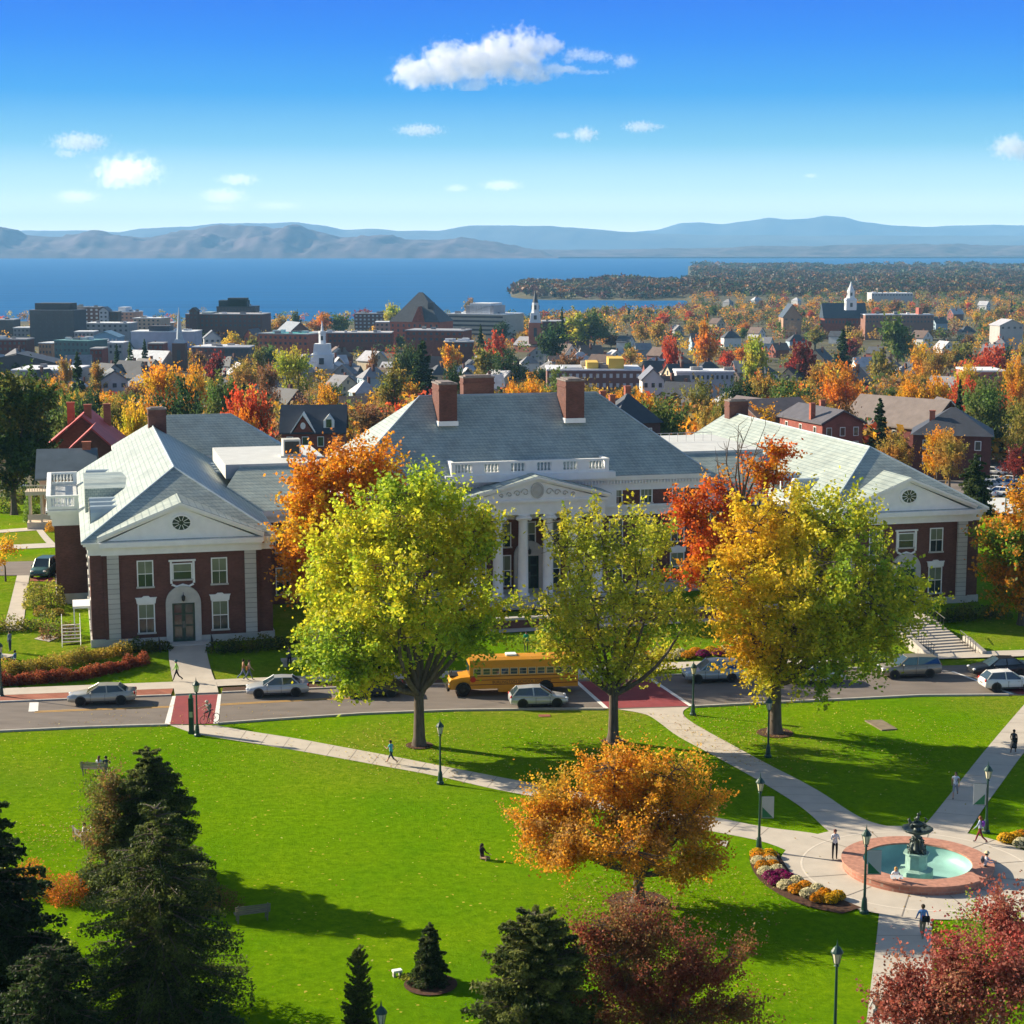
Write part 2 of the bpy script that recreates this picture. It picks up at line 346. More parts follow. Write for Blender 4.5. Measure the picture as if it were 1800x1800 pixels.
hills("hills_across_water", 13000, 1700, [(-160, 420), (0, 405), (60, 414), (110, 416), (170, 409), (215, 414), (262, 417), (330, 407), (370, 401), (420, 398), (455, 401), (480, 405), (520, 401), (560, 406), (605, 416), (690, 417), (715, 421), (820, 421), (870, 426), (900, 432), (950, 440), (975, 451), (1005, 462), (1960, 470)], M['hill'], 1.3, 0.22)
hills("low_far_shore", 14800, 1600, [(-160, 446), (700, 446), (860, 440), (900, 438), (1050, 439), (1200, 437), (1350, 433), (1500, 431), (1650, 430), (1800, 431), (1960, 430)], M['hill'], 2.1, 0.2)
hills("far_hills", 22000, 1800, [(-160, 407), (0, 409), (50, 405), (130, 405), (210, 408), (250, 401), (330, 399), (390, 393), (450, 393), (520, 391), (560, 395), (610, 404), (650, 402), (700, 406), (770, 405), (830, 397), (900, 396), (960, 397), (1050, 403), (1100, 408), (1150, 411), (1260, 413), (1400, 414), (1600, 414), (1800, 414), (1960, 414)], M['hill2'], 3.3, 0.05)
hills("distant_mountains", 27200, 2000, [(-160, 420), (900, 420), (1100, 409), (1150, 405), (1200, 392), (1230, 391), (1265, 394), (1310, 389), (1350, 383), (1385, 386), (1420, 384), (1450, 379), (1480, 381), (1520, 391), (1580, 397), (1630, 399), (1680, 396), (1750, 395), (1800, 396), (1960, 399)], M['hill2'], 4.3, 0.03)

# ---- flat sheets and strips laid on the ground
def resample(pts, n):
    d = [0]
    for a, b_ in zip(pts, pts[1:]): d.append(d[-1]+math.dist(a, b_))
    out = []
    for i in range(n):
        s = d[-1]*i/(n-1); k = 0
        while k < len(d)-2 and d[k+1] < s: k += 1
        f = (s-d[k])/max(d[k+1]-d[k], 1e-9); out.append(tuple(pts[k][j]+(pts[k+1][j]-pts[k][j])*f for j in range(len(pts[0]))))
    return out
def chaikin(P):
    for _ in range(3):
        Q = [P[0]]
        for a, b_ in zip(P, P[1:]): Q += [(a[0]*.75+b_[0]*.25, a[1]*.75+b_[1]*.25), (a[0]*.25+b_[0]*.75, a[1]*.25+b_[1]*.75)]
        P = Q+[P[-1]]
    return P
def gp(px, py):
    p = on_terrain(px, py); return (p.x, p.y)
def strip(name, A, B, material, off, n=40, kind="structure", world=False, m=3, thick=0.0):
    A = A if world else [gp(*p) for p in A]; B = B if world else [gp(*p) for p in B]
    if name in ('path', 'road', 'flower_bed', 'walkway') and len(A) > 3:
        A, B = chaikin(A), chaikin(B)
    a = resample(A, n); b_ = resample(B, n); mb = MB()
    vs = []
    for i in range(n):
        for k in range(m+1):
            f = k/m; x = a[i][0]+(b_[i][0]-a[i][0])*f; y = a[i][1]+(b_[i][1]-a[i][1])*f; vs.append((x, y, zt(x, y)+off))
    w = m+1; fs = [(i*w+k, (i+1)*w+k, (i+1)*w+k+1, i*w+k+1) for i in range(n-1) for k in range(m)]
    mb.add(vs, fs)
    if thick:
        for side in (0, m):
            vv = []
            for i in range(n): x, y, z = vs[i*w+side]; vv += [(x, y, z), (x, y, z-thick)]
            mb.add(vv, [(2*i, 2*i+1, 2*i+3, 2*i+2) for i in range(n-1)])
        for i in (0, n-1):
            for k in range(m):
                p, q = vs[i*w+k], vs[i*w+k+1]; mb.add([p, q, (q[0], q[1], q[2]-thick), (p[0], p[1], p[2]-thick)], [(0, 1, 2, 3)])
    o = mb.build(name, material); tag(o, kind=kind); return o
def disc(name, c, r, material, off, n=64, r0=0.0, a0=0.0, a1=2*math.pi):
    mb = MB(); vs = []
    for i in range(n+1):
        a = a0+(a1-a0)*i/n
        for rr in (r0, r): x = c[0]+rr*math.cos(a); y = c[1]+rr*math.sin(a); vs.append((x, y, zt(x, y)+off))
    return tag(mb.add(vs, [(2*i, 2*i+1, 2*i+3, 2*i+2) for i in range(n)]).build(name, material), kind="structure")
near = [(-160, 1295), (0, 1286), (150, 1279), (250, 1276), (376, 1273), (470, 1266), (640, 1255), (800, 1249), (950, 1247), (1070, 1247), (1213, 1243), (1330, 1237), (1500, 1229), (1620, 1223), (1760, 1222), (1950, 1226)]
farc = [(-160, 1243), (0, 1236), (150, 1230), (305, 1224), (400, 1219), (560, 1212), (700, 1207), (860, 1202), (1010, 1197), (1150, 1190), (1300, 1184), (1460, 1178), (1650, 1171), (1800, 1166), (1950, 1161)]
strip("road", near, farc, M['asphalt'], 0.035, 90, m=2)
nearw = [gp(*p) for p in near]; farw = [gp(*p) for p in farc]
def offset(pts, d): return [(x-d*0.10, y+d) for x, y in pts]
def sub(pts, px0, px1):
    return [p for p in resample(pts, 400) if px0 <= proj(p[0], p[1], 0)[0] <= px1]
def kerbline(name, pts): return strip(name, pts, offset(pts, 0.22), M['kerb'], 0.14, 60, world=True, m=1, thick=0.14)
for a_, b__ in ((-160, 296), (378, 1068), (1216, 1775)): kerbline("near_kerb", offset(sub(nearw, a_, b__), -0.22))
for a_, b__ in ((-160, 304), (388, 1012), (1150, 1648), (1715, 1950)): kerbline("far_kerb", sub(farw, a_, b__))
# far side: brick strip, pavement
for a_, b__ in ((-160, 305),): strip("brick_pavement_strip", offset(sub(farw, a_, b__), 0.24), offset(sub(farw, a_, b__), 2.0), M['brickpave'], 0.12, 40, world=True, m=1)
for a_, b__ in ((388, 1012), (1150, 1648)): strip("grass_verge", offset(sub(farw, a_, b__), 0.24), offset(sub(farw, a_, b__), 1.6), M['mulch'] if a_ < 1000 else M['grass'], 0.10, 40, world=True, m=1)
strip("pavement", offset(sub(farw, -160, 1950), 2.02), offset(sub(farw, -160, 1950), 4.2), M['concrete'], 0.125, 90, world=True, m=1)
# crossings
strip('walkway', [(304, 1204), (308, 1222.8)], [(380, 1202), (384, 1219.8)], M['concrete'], 0.142, 8, thick=0.14)
strip('walkway', [(985, 1180), (1015, 1196)], [(1115, 1176), (1142, 1190)], M['concrete'], 0.142, 8, thick=0.14)
strip("red_crossing", [(309, 1224.5), (299, 1274)], [(383, 1221.5), (375, 1273)], M['redpave'], 0.045, 12)
strip("crossing_line", [(303, 1224.6), (289, 1274)], [(309, 1224.4), (299, 1274)], M['paint'], 0.049, 12, m=1)
strip("crossing_line", [(383, 1221.5), (375, 1273)], [(389, 1221.5), (384, 1272.5)], M['paint'], 0.049, 12, m=1)
strip("red_crossing", [(1017, 1199), (1070, 1246)], [(1140, 1194), (1211, 1242)], M['redpave'], 0.045, 12)
strip("crossing_line", [(1010, 1199.5), (1062, 1246)], [(1017, 1199), (1070, 1246)], M['paint'], 0.049, 12, m=1)
strip("crossing_line", [(1140, 1194), (1211, 1242)], [(1147, 1194), (1219, 1242)], M['paint'], 0.049, 12, m=1)
strip("red_crossing", [(1712, 1190), (1790, 1221)], [(1840, 1190), (1900, 1222)], M['redpave'], 0.045, 12)
strip("crossing_line", [(1672, 1181), (1775, 1221)], [(1677, 1181), (1783, 1221)], M['paint'], 0.049, 12, m=1)
for k in range(4): strip("stop_line", [(1640+k*10, 1178+k*2.4), (1645+k*10, 1178.2+k*2.4)], [(1640+k*10+13, 1177.6+k*2.4), (1645+k*10+14, 1178+k*2.4)], M['paint'], 0.05, 3, m=1)
# yellow centre lines and a white bar
mid = [((a[0]*0.42+b_[0]*0.58), (a[1]*0.42+b_[1]*0.58)) for a, b_ in zip(resample(nearw, 60), resample(farw, 60))]
for a_, b__ in ((60, 300), (386, 640)):
    for d in (0.0, 0.3):
        s_ = sub(mid, a_, b__); strip("centre_line", offset(s_, d), offset(s_, d+0.13), M['ypaint'], 0.05, 20, world=True, m=1)
strip("stop_line", [(52, 1236), (50, 1252)], [(68, 1235.5), (67, 1251.5)], M['paint'], 0.05, 4, m=1)
# ghost-free paths
strip("path", [(379, 1275), (433, 1285), (520, 1298), (567, 1307), (682, 1328), (778, 1347), (913, 1373), (986, 1386), (1120, 1410), (1267, 1439), (1351, 1456), (1430, 1464), (1490, 1478)],
      [(299, 1275), (341, 1290), (358, 1293), (520, 1319), (581, 1330), (668, 1346), (769, 1364), (856, 1385), (934, 1400), (1100, 1432), (1273, 1466), (1328, 1476), (1365, 1487), (1410, 1508), (1440, 1520)], M['concrete'], 0.02, 60)
strip("path", [(1085, 1247), (1137, 1255), (1160, 1271), (1189, 1294), (1227, 1314), (1276, 1340), (1328, 1369), (1377, 1398), (1420, 1427), (1455, 1462), (1480, 1476)],
      [(1212, 1243), (1199, 1250), (1203, 1262), (1241, 1285), (1284, 1308), (1342, 1340), (1439, 1389), (1494, 1428), (1536, 1449), (1590, 1457)], M['concrete'], 0.026, 60)
strip("path", [(1870, 1160), (1800, 1239), (1733, 1317), (1672, 1394), (1625, 1453), (1600, 1475)], [(1960, 1170), (1880, 1228), (1800, 1322), (1758, 1381), (1728, 1422), (1704, 1461), (1690, 1480)], M['concrete'], 0.032, 40)
strip("path", [(1546, 1600), (1539, 1669), (1530, 1739), (1523, 1800), (1514, 1880)], [(1640, 1600), (1637, 1655), (1638, 1700), (1640, 1800), (1642, 1880)], M['concrete'], 0.038, 40)
strip("path", [(1715, 1470), (1760, 1490), (1800, 1498), (1950, 1512)], [(1690, 1612), (1728, 1625), (1790, 1660), (1950, 1720)], M['concrete'], 0.044, 30)
FC = ground(1612.5, 1514, 0.5)
disc("plaza", FC, 7.45, M['concrete'], 0.05, 96, 3.6)
M['score'] = mat("paler_band", (0.60, 0.54, 0.46), 0.9, 0.1, 2)
disc("plaza_band", FC, 6.35, M['score'], 0.056, 96, 6.23)
M['joint'] = mat("joint", (0.23, 0.2, 0.17), 0.95, 0.1, 2)
for k in range(12):
    a = k*math.pi/6+0.2; p0 = (FC[0]+4.1*math.cos(a), FC[1]+4.1*math.sin(a)); p1 = (FC[0]+7.4*math.cos(a), FC[1]+7.4*math.sin(a)); nn = (-math.sin(a)*0.03, math.cos(a)*0.03)
    strip("plaza_joint", [(p0[0]-nn[0], p0[1]-nn[1]), (p1[0]-nn[0], p1[1]-nn[1])], [(p0[0]+nn[0], p0[1]+nn[1]), (p1[0]+nn[0], p1[1]+nn[1])], M['joint'], 0.060, 4, world=True, m=1)
# crosswise joints on the two long paths
def joints(A, B, n, off):
    a = resample([gp(*p) for p in A], n); b_ = resample([gp(*p) for p in B], n); mb = MB()
    for p, q in zip(a, b_):
        d = Vector((q[0]-p[0], q[1]-p[1])).normalized(); w = Vector((-d.y, d.x))*0.022
        vs = [(p[0]-w.x, p[1]-w.y), (q[0]-w.x, q[1]-w.y), (q[0]+w.x, q[1]+w.y), (p[0]+w.x, p[1]+w.y)]
        mb.add([(x, y, zt(x, y)+off) for x, y in vs], [(0, 1, 2, 3)])
    tag(mb.build("path_joint", M['joint']), kind="structure")
joints([(433, 1285), (682, 1328), (913, 1373), (1267, 1439), (1351, 1456)], [(420, 1303), (668, 1346), (880, 1390), (1245, 1461), (1328, 1476)], 22, 0.024)
joints([(1160, 1271), (1276, 1340), (1420, 1427)], [(1225, 1275), (1342, 1340), (1494, 1428)], 13, 0.030)
joints([(1800, 1239), (1672, 1394), (1625, 1453)], [(1870, 1240), (1758, 1381), (1704, 1461)], 12, 0.036)
joints([(1545, 1615), (1530, 1739), (1515, 1870)], [(1639, 1615), (1639, 1739), (1641, 1870)], 8, 0.042)
# walk to the left door, side paths and side street behind the left wing
strip("walkway", [(296, 1130), (297, 1160), (306, 1206)], [(358, 1129), (366, 1160), (380, 1203)], M['concrete'], 0.10, 24)
strip("walkway", [(30, 1012), (22, 1045), (12, 1085), (4, 1110)], [(52, 1012), (47, 1045), (43, 1085), (40, 1108)], M['concrete'], 0.05, 16)
strip("side_street", [(-160, 992), (-40, 990), (60, 987), (112, 986)], [(-160, 1018), (-40, 1013), (60, 1012), (112, 1014)], M['asphalt'], 0.06, 24)
strip("side_pavement", [(-160, 962), (0, 959), (112, 954)], [(-160, 970), (0, 967), (112, 962)], M['concrete'], 0.05, 24)
strip("side_path", [(-160, 934), (0, 932), (70, 927), (72, 927)], [(-160, 939), (0, 937), (75, 932), (77, 932)], M['concrete'], 0.055, 24)
strip("side_path", [(62, 930), (84, 958)], [(74, 930), (98, 957)], M['concrete'], 0.060, 8)
strip("brick_verge", [(55, 1015), (112, 1017)], [(52, 1022), (112, 1023)], M['redpave'], 0.06, 6)
strip("walkway", [(60, 1124), (78, 1117)], [(86, 1129), (104, 1121)], M['concrete'], 0.06, 6)
strip("walkway", [(-20, 1156), (5, 1150)], [(5, 1160), (28, 1152)], M['concrete'], 0.06, 6)
M['mulchy'] = mat('weathered_slab', (0.20, 0.16, 0.11), 0.95, 0.25, 2)
# hatch in the lawn and a small drain cover
strip("stone_hatch", [(1520, 1268), (1550, 1267)], [(1550, 1285), (1577, 1283)], M['mulchy'], 0.09, 5, thick=0.1)
strip("drain_cover", [(946, 1257), (966, 1256.6)], [(947, 1261), (968, 1260.6)], M['brickpave'], 0.05, 4)
strip("stone_slab", [(1258, 1484), (1266, 1478)], [(1276, 1490), (1280, 1480)], M['kerb'], 0.05, 4)
# car park and cross street down the hill on the right
strip("parking_lot", [(1600, 812), (1900, 806)], [(1600, 905), (1900, 905)], M['asphalt'], 0.12, 30, m=8)
strip("parking_lot_aisle", [(1715, 878), (1900, 874)], [(1715, 905), (1900, 905)], M['flat'], 0.20, 12, m=4)
strip("cross_street", [(1560, 805), (1900, 812)], [(1560, 800), (1900, 798)], M['concrete'], 0.14, 20, m=2)
strip("forecourt", [wpos(18, -2.6), wpos(64, -2.6)], [wpos(18, 3), wpos(64, 3)], M['concrete'], 0.09, 30, m=8, world=True)
# ------------------------------------------------------------------ the brick hall
G0 = 0.85
HALL = empty("brick_hall", (OX, OY, 0), BA, "long symmetrical red brick hall with grey slate roofs, white pediments and a columned portico", "university building")
def window(par, x, z, w, h, y=0.0, rz=0.0, px_=0.0, py_=0.0, frame='white', blind=True, lintel=False, mun=(2, 4), name="window"):
    """window centred at x (along the wall), bottom z, outer face just proud of wall plane y; placed with rz about (px_,py_)"""
    X = T(px_, py_, 0, rz)
    f = MB(); t = 0.10; d0, d1 = y-0.07, y+0.02
    f.box(x-w/2-t, x-w/2, d0, d1, z, z+h, X).box(x+w/2, x+w/2+t, d0, d1, z, z+h, X).box(x-w/2-t, x+w/2+t, d0, d1, z+h, z+h+t, X)
    f.box(x-w/2, x+w/2, d0+0.01, d1, z+h*0.49, z+h*0.52, X)
    for i in range(1, mun[0]): f.box(x-w/2+w*i/mun[0]-0.015, x-w/2+w*i/mun[0]+0.015, d0+0.025, d1, z, z+h*0.488, X); f.box(x-w/2+w*i/mun[0]-0.015, x-w/2+w*i/mun[0]+0.015, d0+0.025, d1, z+h*0.522, z+h, X)
    fo = f.build(name, M[frame], par)
    MB().box(x-w/2-t-0.08, x+w/2+t+0.08, d0-0.08, d1, z-0.14, z-0.002, X).build("sill", M['stonep'], fo)
    MB().box(x-w/2, x+w/2, y-0.035, y-0.015, z, z+h*0.49, X).build("pane", M['glass'], fo)
    MB().box(x-w/2, x+w/2, y-0.035, y-0.015, z+h*0.52, z+h, X).build("pane", M['blind'] if blind else M['glass'], fo)
    if lintel:
        MB().prism([(x-w/2-0.3, z+h+0.62), (x-w/2-0.22, z+h+0.50), (x-w/2-0.16, z+h+t+0.003), (x+w/2+0.16, z+h+t+0.003), (x+w/2+0.22, z+h+0.50), (x+w/2+0.3, z+h+0.62), (x+0.35, z+h+0.62), (x+0.2, z+h+0.74), (x-0.2, z+h+0.74), (x-0.35, z+h+0.62)], y-0.16, y+0.02, 'y', X).build("lintel", M['white'], fo)
    return fo
def cornice(mb, x0, x1, y0, y1, z0, z1):
    """stepped entablature ring around rectangle"""
    h = z1-z0
    for (d, a, b_) in ((0.10, 0, 0.45), (0.22, 0.452, 0.70), (0.45, 0.702, 0.88), (0.60, 0.882, 1.0)):
        mb.box(x0-d, x1+d, y0-d, y1+d, z0+h*a, z0+h*b_)
    return mb
def hiproof(mb, x0, x1, y0, y1, z, ax0, ax1, ay0, ay1, za):
    """hip roof from rectangle to ridge rectangle"""
    b_ = [(x0, y0, z), (x1, y0, z), (x1, y1, z), (x0, y1, z)]; t = [(ax0, ay0, za), (ax1, ay0, za), (ax1, ay1, za), (ax0, ay1, za)]
    return mb.add(b_+t, [(0, 1, 5, 4), (1, 2, 6, 5), (2, 3, 7, 6), (3, 0, 4, 7), (4, 5, 6, 7), (3, 2, 1, 0)])
def pediment(par, xc, hw, y0, z0, za, back, window_=True, ornament=False):
    """gabled front: tympanum, raking cornices and its small slate roof running back to y=back"""
    MB().prism([(xc-hw+0.5, z0+0.002), (xc+hw-0.5, z0+0.002), (xc, za-0.42)], y0+0.1, y0+0.6).build("tympanum", M['white'], par)
    r = MB(); s = (za-z0)/hw
    for sg in (-1, 1):
        for (d, a, b_) in ((-0.12, 0.0, 0.2), (-0.34, 0.202, 0.42)):
            pts = [(xc+sg*hw, z0+a+0.003), (xc+sg*hw, z0+b_+0.003), (xc, za+b_-0.40), (xc, za+a-0.40)]
            r.prism(pts, y0+d, y0+0.35 if d > -0.2 else y0+0.36)
    r.build("raking_cornice", M['white'], par)
    g = MB(); e = 0.06
    for sg in (-1, 1):
        A = (xc+sg*(hw+0.05), y0-0.3, z0+0.44); B = (xc, y0-0.3, za+0.06); C = (xc, back, za+0.06); D = (xc+sg*(hw+0.05), back, z0+0.44)
        lo = [(p[0], p[1], p[2]-0.12) for p in (A, B, C, D)]
        g.add([A, B, C, D]+lo, [(0, 1, 2, 3), (7, 6, 5, 4), (0, 4, 5, 1), (1, 5, 6, 2), (2, 6, 7, 3), (3, 7, 4, 0)])
    g.build("pediment_roof", M['slate'], par)
    if window_:
        o = MB(); o.lathe([(0.95, 0), (0.95, 0.10), (0.74, 0.12), (0.74, 0)], 28, cap=False, M=T(xc, y0+0.1, z0+(za-z0)*0.45, 0, math.pi/2), sy=0.8)
        for k in range(10):
            a = math.pi*k/5; o.tube([(xc+0.2*math.cos(a), y0+0.04, z0+(za-z0)*0.45+0.18*math.sin(a)), (xc+0.76*math.cos(a), y0+0.04, z0+(za-z0)*0.45+0.62*math.sin(a))], [0.028, 0.028], 5)
        w = o.build("round_window", M['white'], par)
        MB().lathe([(0.75, 0), (0.75, 0.03)], 28, M=T(xc, y0+0.1, z0+(za-z0)*0.45, 0, math.pi/2), sy=0.8).build("pane", M['glass'], w)
    if ornament:
        o = MB(); zc = z0+(za-z0)*0.40
        o.lathe([(0.62, 0), (0.62, 0.12), (0.48, 0.14), (0.45, 0.08), (0.0, 0.16)], 24, M=T(xc, y0+0.1, zc, 0, math.pi/2), sy=1.2)
        for sg in (-1, 1):
            for q in range(4):
                cx = xc+sg*(1.15+q*0.75); r_ = 0.38-q*0.055
                o.tube([(cx+sg*r_*math.cos(t)*(1-t/9), y0+0.04, zc-0.15-q*0.09+r_*math.sin(t)*(1-t/9)) for t in [i*0.7 for i in range(10)]], [0.05]*10, 5)
        o.build("carved_ornament", M['stonep'], par)
def balustrade(par, x0, x1, y0, z0, ret=0.0, h=1.3, bays=5, rz=0.0, ox=0, oy=0):
    X = T(ox, oy, 0, rz); b_ = MB()
    b_.box(x0, x1, y0-0.18, y0+0.18, z0, z0+0.25, X).box(x0-0.03, x1+0.03, y0-0.2, y0+0.2, z0+h-0.2, z0+h, X)
    n = bays
    L = (x1-x0)
    for i in range(n+1):
        x = x0+L*i/n; pw = 0.55 if 0 < i < n else 0.4
        b_.box(max(x-pw, x0), min(x+pw, x1), y0-0.16, y0+0.16, z0+0.252, z0+h-0.202, X)
        if i < n:
            a, c = x0+L*i/n+0.6, x0+L*(i+1)/n-0.6; k = max(int((c-a)/0.30), 2)
            for j in range(k+1):
                b_.lathe([(0.085, 0), (0.05, 0.08), (0.10, 0.28), (0.045, 0.62), (0.085, h-0.455)], 6, (a+(c-a)*j/k, y0, z0+0.252), X)
    if ret:
        for x in (x0+0.18, x1-0.18): b_.box(x-0.16, x+0.16, y0+0.19, y0+ret, z0+0.002, z0+h-0.01, X)
    return b_.build("balustrade", M['white'], par)
M['capstone'] = mat('sooty_capstone', (0.20, 0.17, 0.16), 0.85, 0.3, 3)
def chimney(par, x, y, w, d, z0, z1, mat_='brick'):
    c = MB(); c.box(x-w/2, x+w/2, y-d/2, y+d/2, z0, z1-0.3).box(x-w/2-0.07, x+w/2+0.07, y-d/2-0.07, y+d/2+0.07, z1-0.9, z1-0.72)
    o = c.build("chimney", M[mat_], par)
    MB().box(x-w/2-0.07, x+w/2+0.07, y-d/2-0.07, y+d/2+0.07, z1-0.3, z1-0.16).box(x-w/2+0.25, x+w/2-0.25, y-d/2+0.25, y+d/2-0.25, z1-0.158, z1-0.05).build("chimney_cap", M['capstone'], o)
    MB().box(x-w/2-0.10, x+w/2+0.10, y-d/2-0.12, y+d/2+0.10, z0-0.1, z0+0.35).build("flashing", M['white'], o)
    return o
def dormer(par, x, y, zb, sg, r=0.75, L=3.6):
    """barrel dormer: half cylinder whose axis points outwards (sg -1 west, +1 east); x,y,zb = front foot"""
    d = MB(); n = 8; pr = [(y-r, zb)]+[(y-r*math.cos(math.pi*k/n), zb+0.9+r*math.sin(math.pi*k/n)) for k in range(n+1)]+[(y+r, zb)]
    d.prism(pr, x, x-sg*L, 'x')
    o = d.build("barrel_dormer", M['lead'], par)
    f = MB(); pr2 = [(y+(p-y)*0.70, zb+0.16+(q-zb)*0.80) for p, q in pr]
    f.prism(pr2, x+sg*0.01, x+sg*0.05, 'x'); f.build("dormer_window", M['glass'], o)
    g = MB()
    for k in range(len(pr)-2): pass
    pr3 = pr
    vs = [(x+sg*0.06, a, b_) for a, b_ in pr3]+[(x+sg*0.06, y+(a-y)*0.76, zb+0.1+(b_-zb)*0.85) for a, b_ in pr3]
    m_ = len(pr3); g.add(vs, [(i, (i+1) % m_, m_+(i+1) % m_, m_+i) for i in range(m_)]); g.build("dormer_surround", M['white'], o)
M['lead'] = mat("lead_sheet", (0.36, 0.44, 0.48), 0.45, 0.10, 1, spec=0.5)
def pilaster(par, x, w, z0, z1, y, d=0.25):
    return MB().box(x-w/2, x+w/2, y-d, y+0.02, z0, z1).build("pilaster", M['stone'], par)
def entry(par, xc, y, z0):
    s = MB(); r0, r1 = 0.93, 1.45
    pts = [(xc-r1, z0)]+[(xc-r1*math.cos(math.pi*k/14), z0+3.3+r1*math.sin(math.pi*k/14)) for k in range(15)]+[(xc+r1, z0)]
    s.prism([(xc-r1, z0), (xc-r1, z0+3.3), (xc-r0, z0+3.3), (xc-r0, z0)][::-1], y-0.28, y+0.02); s.prism([(xc+r0, z0), (xc+r0, z0+3.3), (xc+r1, z0+3.3), (xc+r1, z0)][::-1], y-0.28, y+0.02)
    s.prism([(xc-r1*math.cos(math.pi*k/14), z0+3.302+r1*math.sin(math.pi*k/14)) for k in range(15)], y-0.281, y+0.02)
    a = s.build("door_surround", M['stonep'], par)
    d = MB(); d.box(xc-r0, xc+r0, y-0.10, y+0.02, z0, z0+3.298)
    do = d.build("door", M['dkgreen'], par)
    for sx_ in (-1, 1):
        for (z0_, z1_) in ((0.3, 1.3), (1.45, 2.3), (2.45, 3.15)):
            MB().box(xc+sx_*0.46-0.30, xc+sx_*0.46+0.30, y-0.125, y-0.098, z0+z0_, z0+z1_).build("pane", M['glass'], do)
    MB().tube([(xc-0.07, y-0.16, z0+1.15), (xc-0.07, y-0.16, z0+1.75)], [0.02, 0.02], 6).tube([(xc+0.07, y-0.16, z0+1.15), (xc+0.07, y-0.16, z0+1.75)], [0.02, 0.02], 6).build("handle", M['rim'], do)
    l_ = MB(); l_.lathe([(0.02, 0), (0.13, 0.1), (0.16, 0.42), (0.05, 0.55), (0.0, 0.7)], 8, (xc, y-0.42, z0+3.45)); l_.tube([(xc, y-0.27, z0+4.2), (xc, y-0.42, z0+4.2), (xc, y-0.42, z0+4.05)], [0.02]*3, 5)
    l_.build("wall_lantern", M['black'], par)
def wing(x0, mirror=False):
    W = 15.0; c = x0+7.5; zc = 8.7; ze = 9.85
    sgn = -1 if mirror else 1
    MB().box(x0, x0+W, 0, 46.5, G0-1.2, zc).box(x0+0.12, x0+W-0.12, 0.12, 46.3, zc-0.002, ze-0.1).build("wall", M['brick'], HALL)
    MB().box(x0-0.12, x0+W+0.12, -0.12, 46.6, G0-1.2, G0+0.75).build("plinth", M['stonep'], HALL)
    MB().box(c-6.5, c+6.5, -0.30, 0.02, G0-1.2, G0+0.73).build("plinth", M['stonep'], HALL)
    MB().box(c-6.4, c+6.4, -0.22, 0.02, G0+0.72, zc).build("front_bay", M['brick'], HALL)
    k = MB(); cornice(k, x0-0.05, x0+W+0.05, -0.05, 46.5, zc, ze); k.box(c-6.6, c+6.6, -0.52, -0.15, zc+0.002, zc+0.72).box(c-6.75, c+6.75, -1.02, -0.15, zc+0.722, ze-0.01)
    k.build("cornice", M['white'], HALL)
    r = MB(); hiproof(r, x0-0.62, x0+W+0.62, -0.62, 47.0, ze+0.01, c-0.05, c+0.05, 8.0, 46.0, 14.85); r.build("roof", M['slate'], HALL)
    rc = MB()
    rc.tube([(x0-0.62, -0.62, ze+0.03), (c, 8.0, 14.88)], [0.09, 0.09], 6).tube([(x0+W+0.62, -0.62, ze+0.03), (c, 8.0, 14.88)], [0.09, 0.09], 6).tube([(c, 8, 14.88), (c, 46, 14.88)], [0.09, 0.09], 6)
    rc.build("ridge_capping", M['lead'], HALL)
    pediment(HALL, c, 6.8, -0.62, ze-0.02, 12.95, 6.4)
    for x in (c-5.65, c+5.65): pilaster(HALL, x, 0.95, G0+0.72, zc, -0.22)
    for x in (c-3.05, c+3.05):
        window(HALL, x, 5.95, 1.15, 2.1, -0.22); window(HALL, x, 2.05, 1.2, 2.35, -0.22, lintel=True)
    # square centre window with scrolled surround
    window(HALL, c, 6.45, 1.45, 1.25, -0.22, mun=(1, 1))
    o = MB(); o.box(c-1.02, c-0.84, -0.36, -0.2, 6.1, 7.95).box(c+0.84, c+1.02, -0.36, -0.2, 6.1, 7.95).box(c-1.12, c+1.12, -0.38, -0.2, 7.952, 8.1)
    o.tube([(c-0.9, -0.32, 6.02), (c-0.5, -0.32, 5.82), (c, -0.32, 5.98), (c+0.5, -0.32, 5.82), (c+0.9, -0.32, 6.02)], [0.1]*5, 6)
    o.build("scrolled_surround", M['white'], HALL)
    entry(HALL, c, -0.24, G0+0.3)
    MB().box(c-2.1, c+2.1, -1.6, -0.31, G0-0.4, G0+0.28).box(c-2.2, c+2.2, -2.0, -1.602, G0-0.4, G0+0.14).build("doorstep", M['stonep'], HALL)
    # side windows, outer long wall
    side = x0 if not mirror else x0+W
    for i in range(9):
        v = 3.0+i*4.6
        if not mirror and 19 < v < 38: continue
        for z, h in ((2.0, 2.4), (5.9, 2.1)):
            if mirror: window(HALL, v, z, 1.2, h, 0.0, math.pi/2, x0+W, 0)
            else: window(HALL, -v, z, 1.2, h, 0.0, -math.pi/2, x0, 0)
            if mirror: window(HALL, -v, z, 1.2, h, 0.0, -math.pi/2, x0, 0) if v < 12 else None
            else: window(HALL, v, z, 1.2, h, 0.0, math.pi/2, x0+W, 0) if v < 12 else None
wing(0.0); wing(65.9, True)
sl = lambda x0, x, sg: None
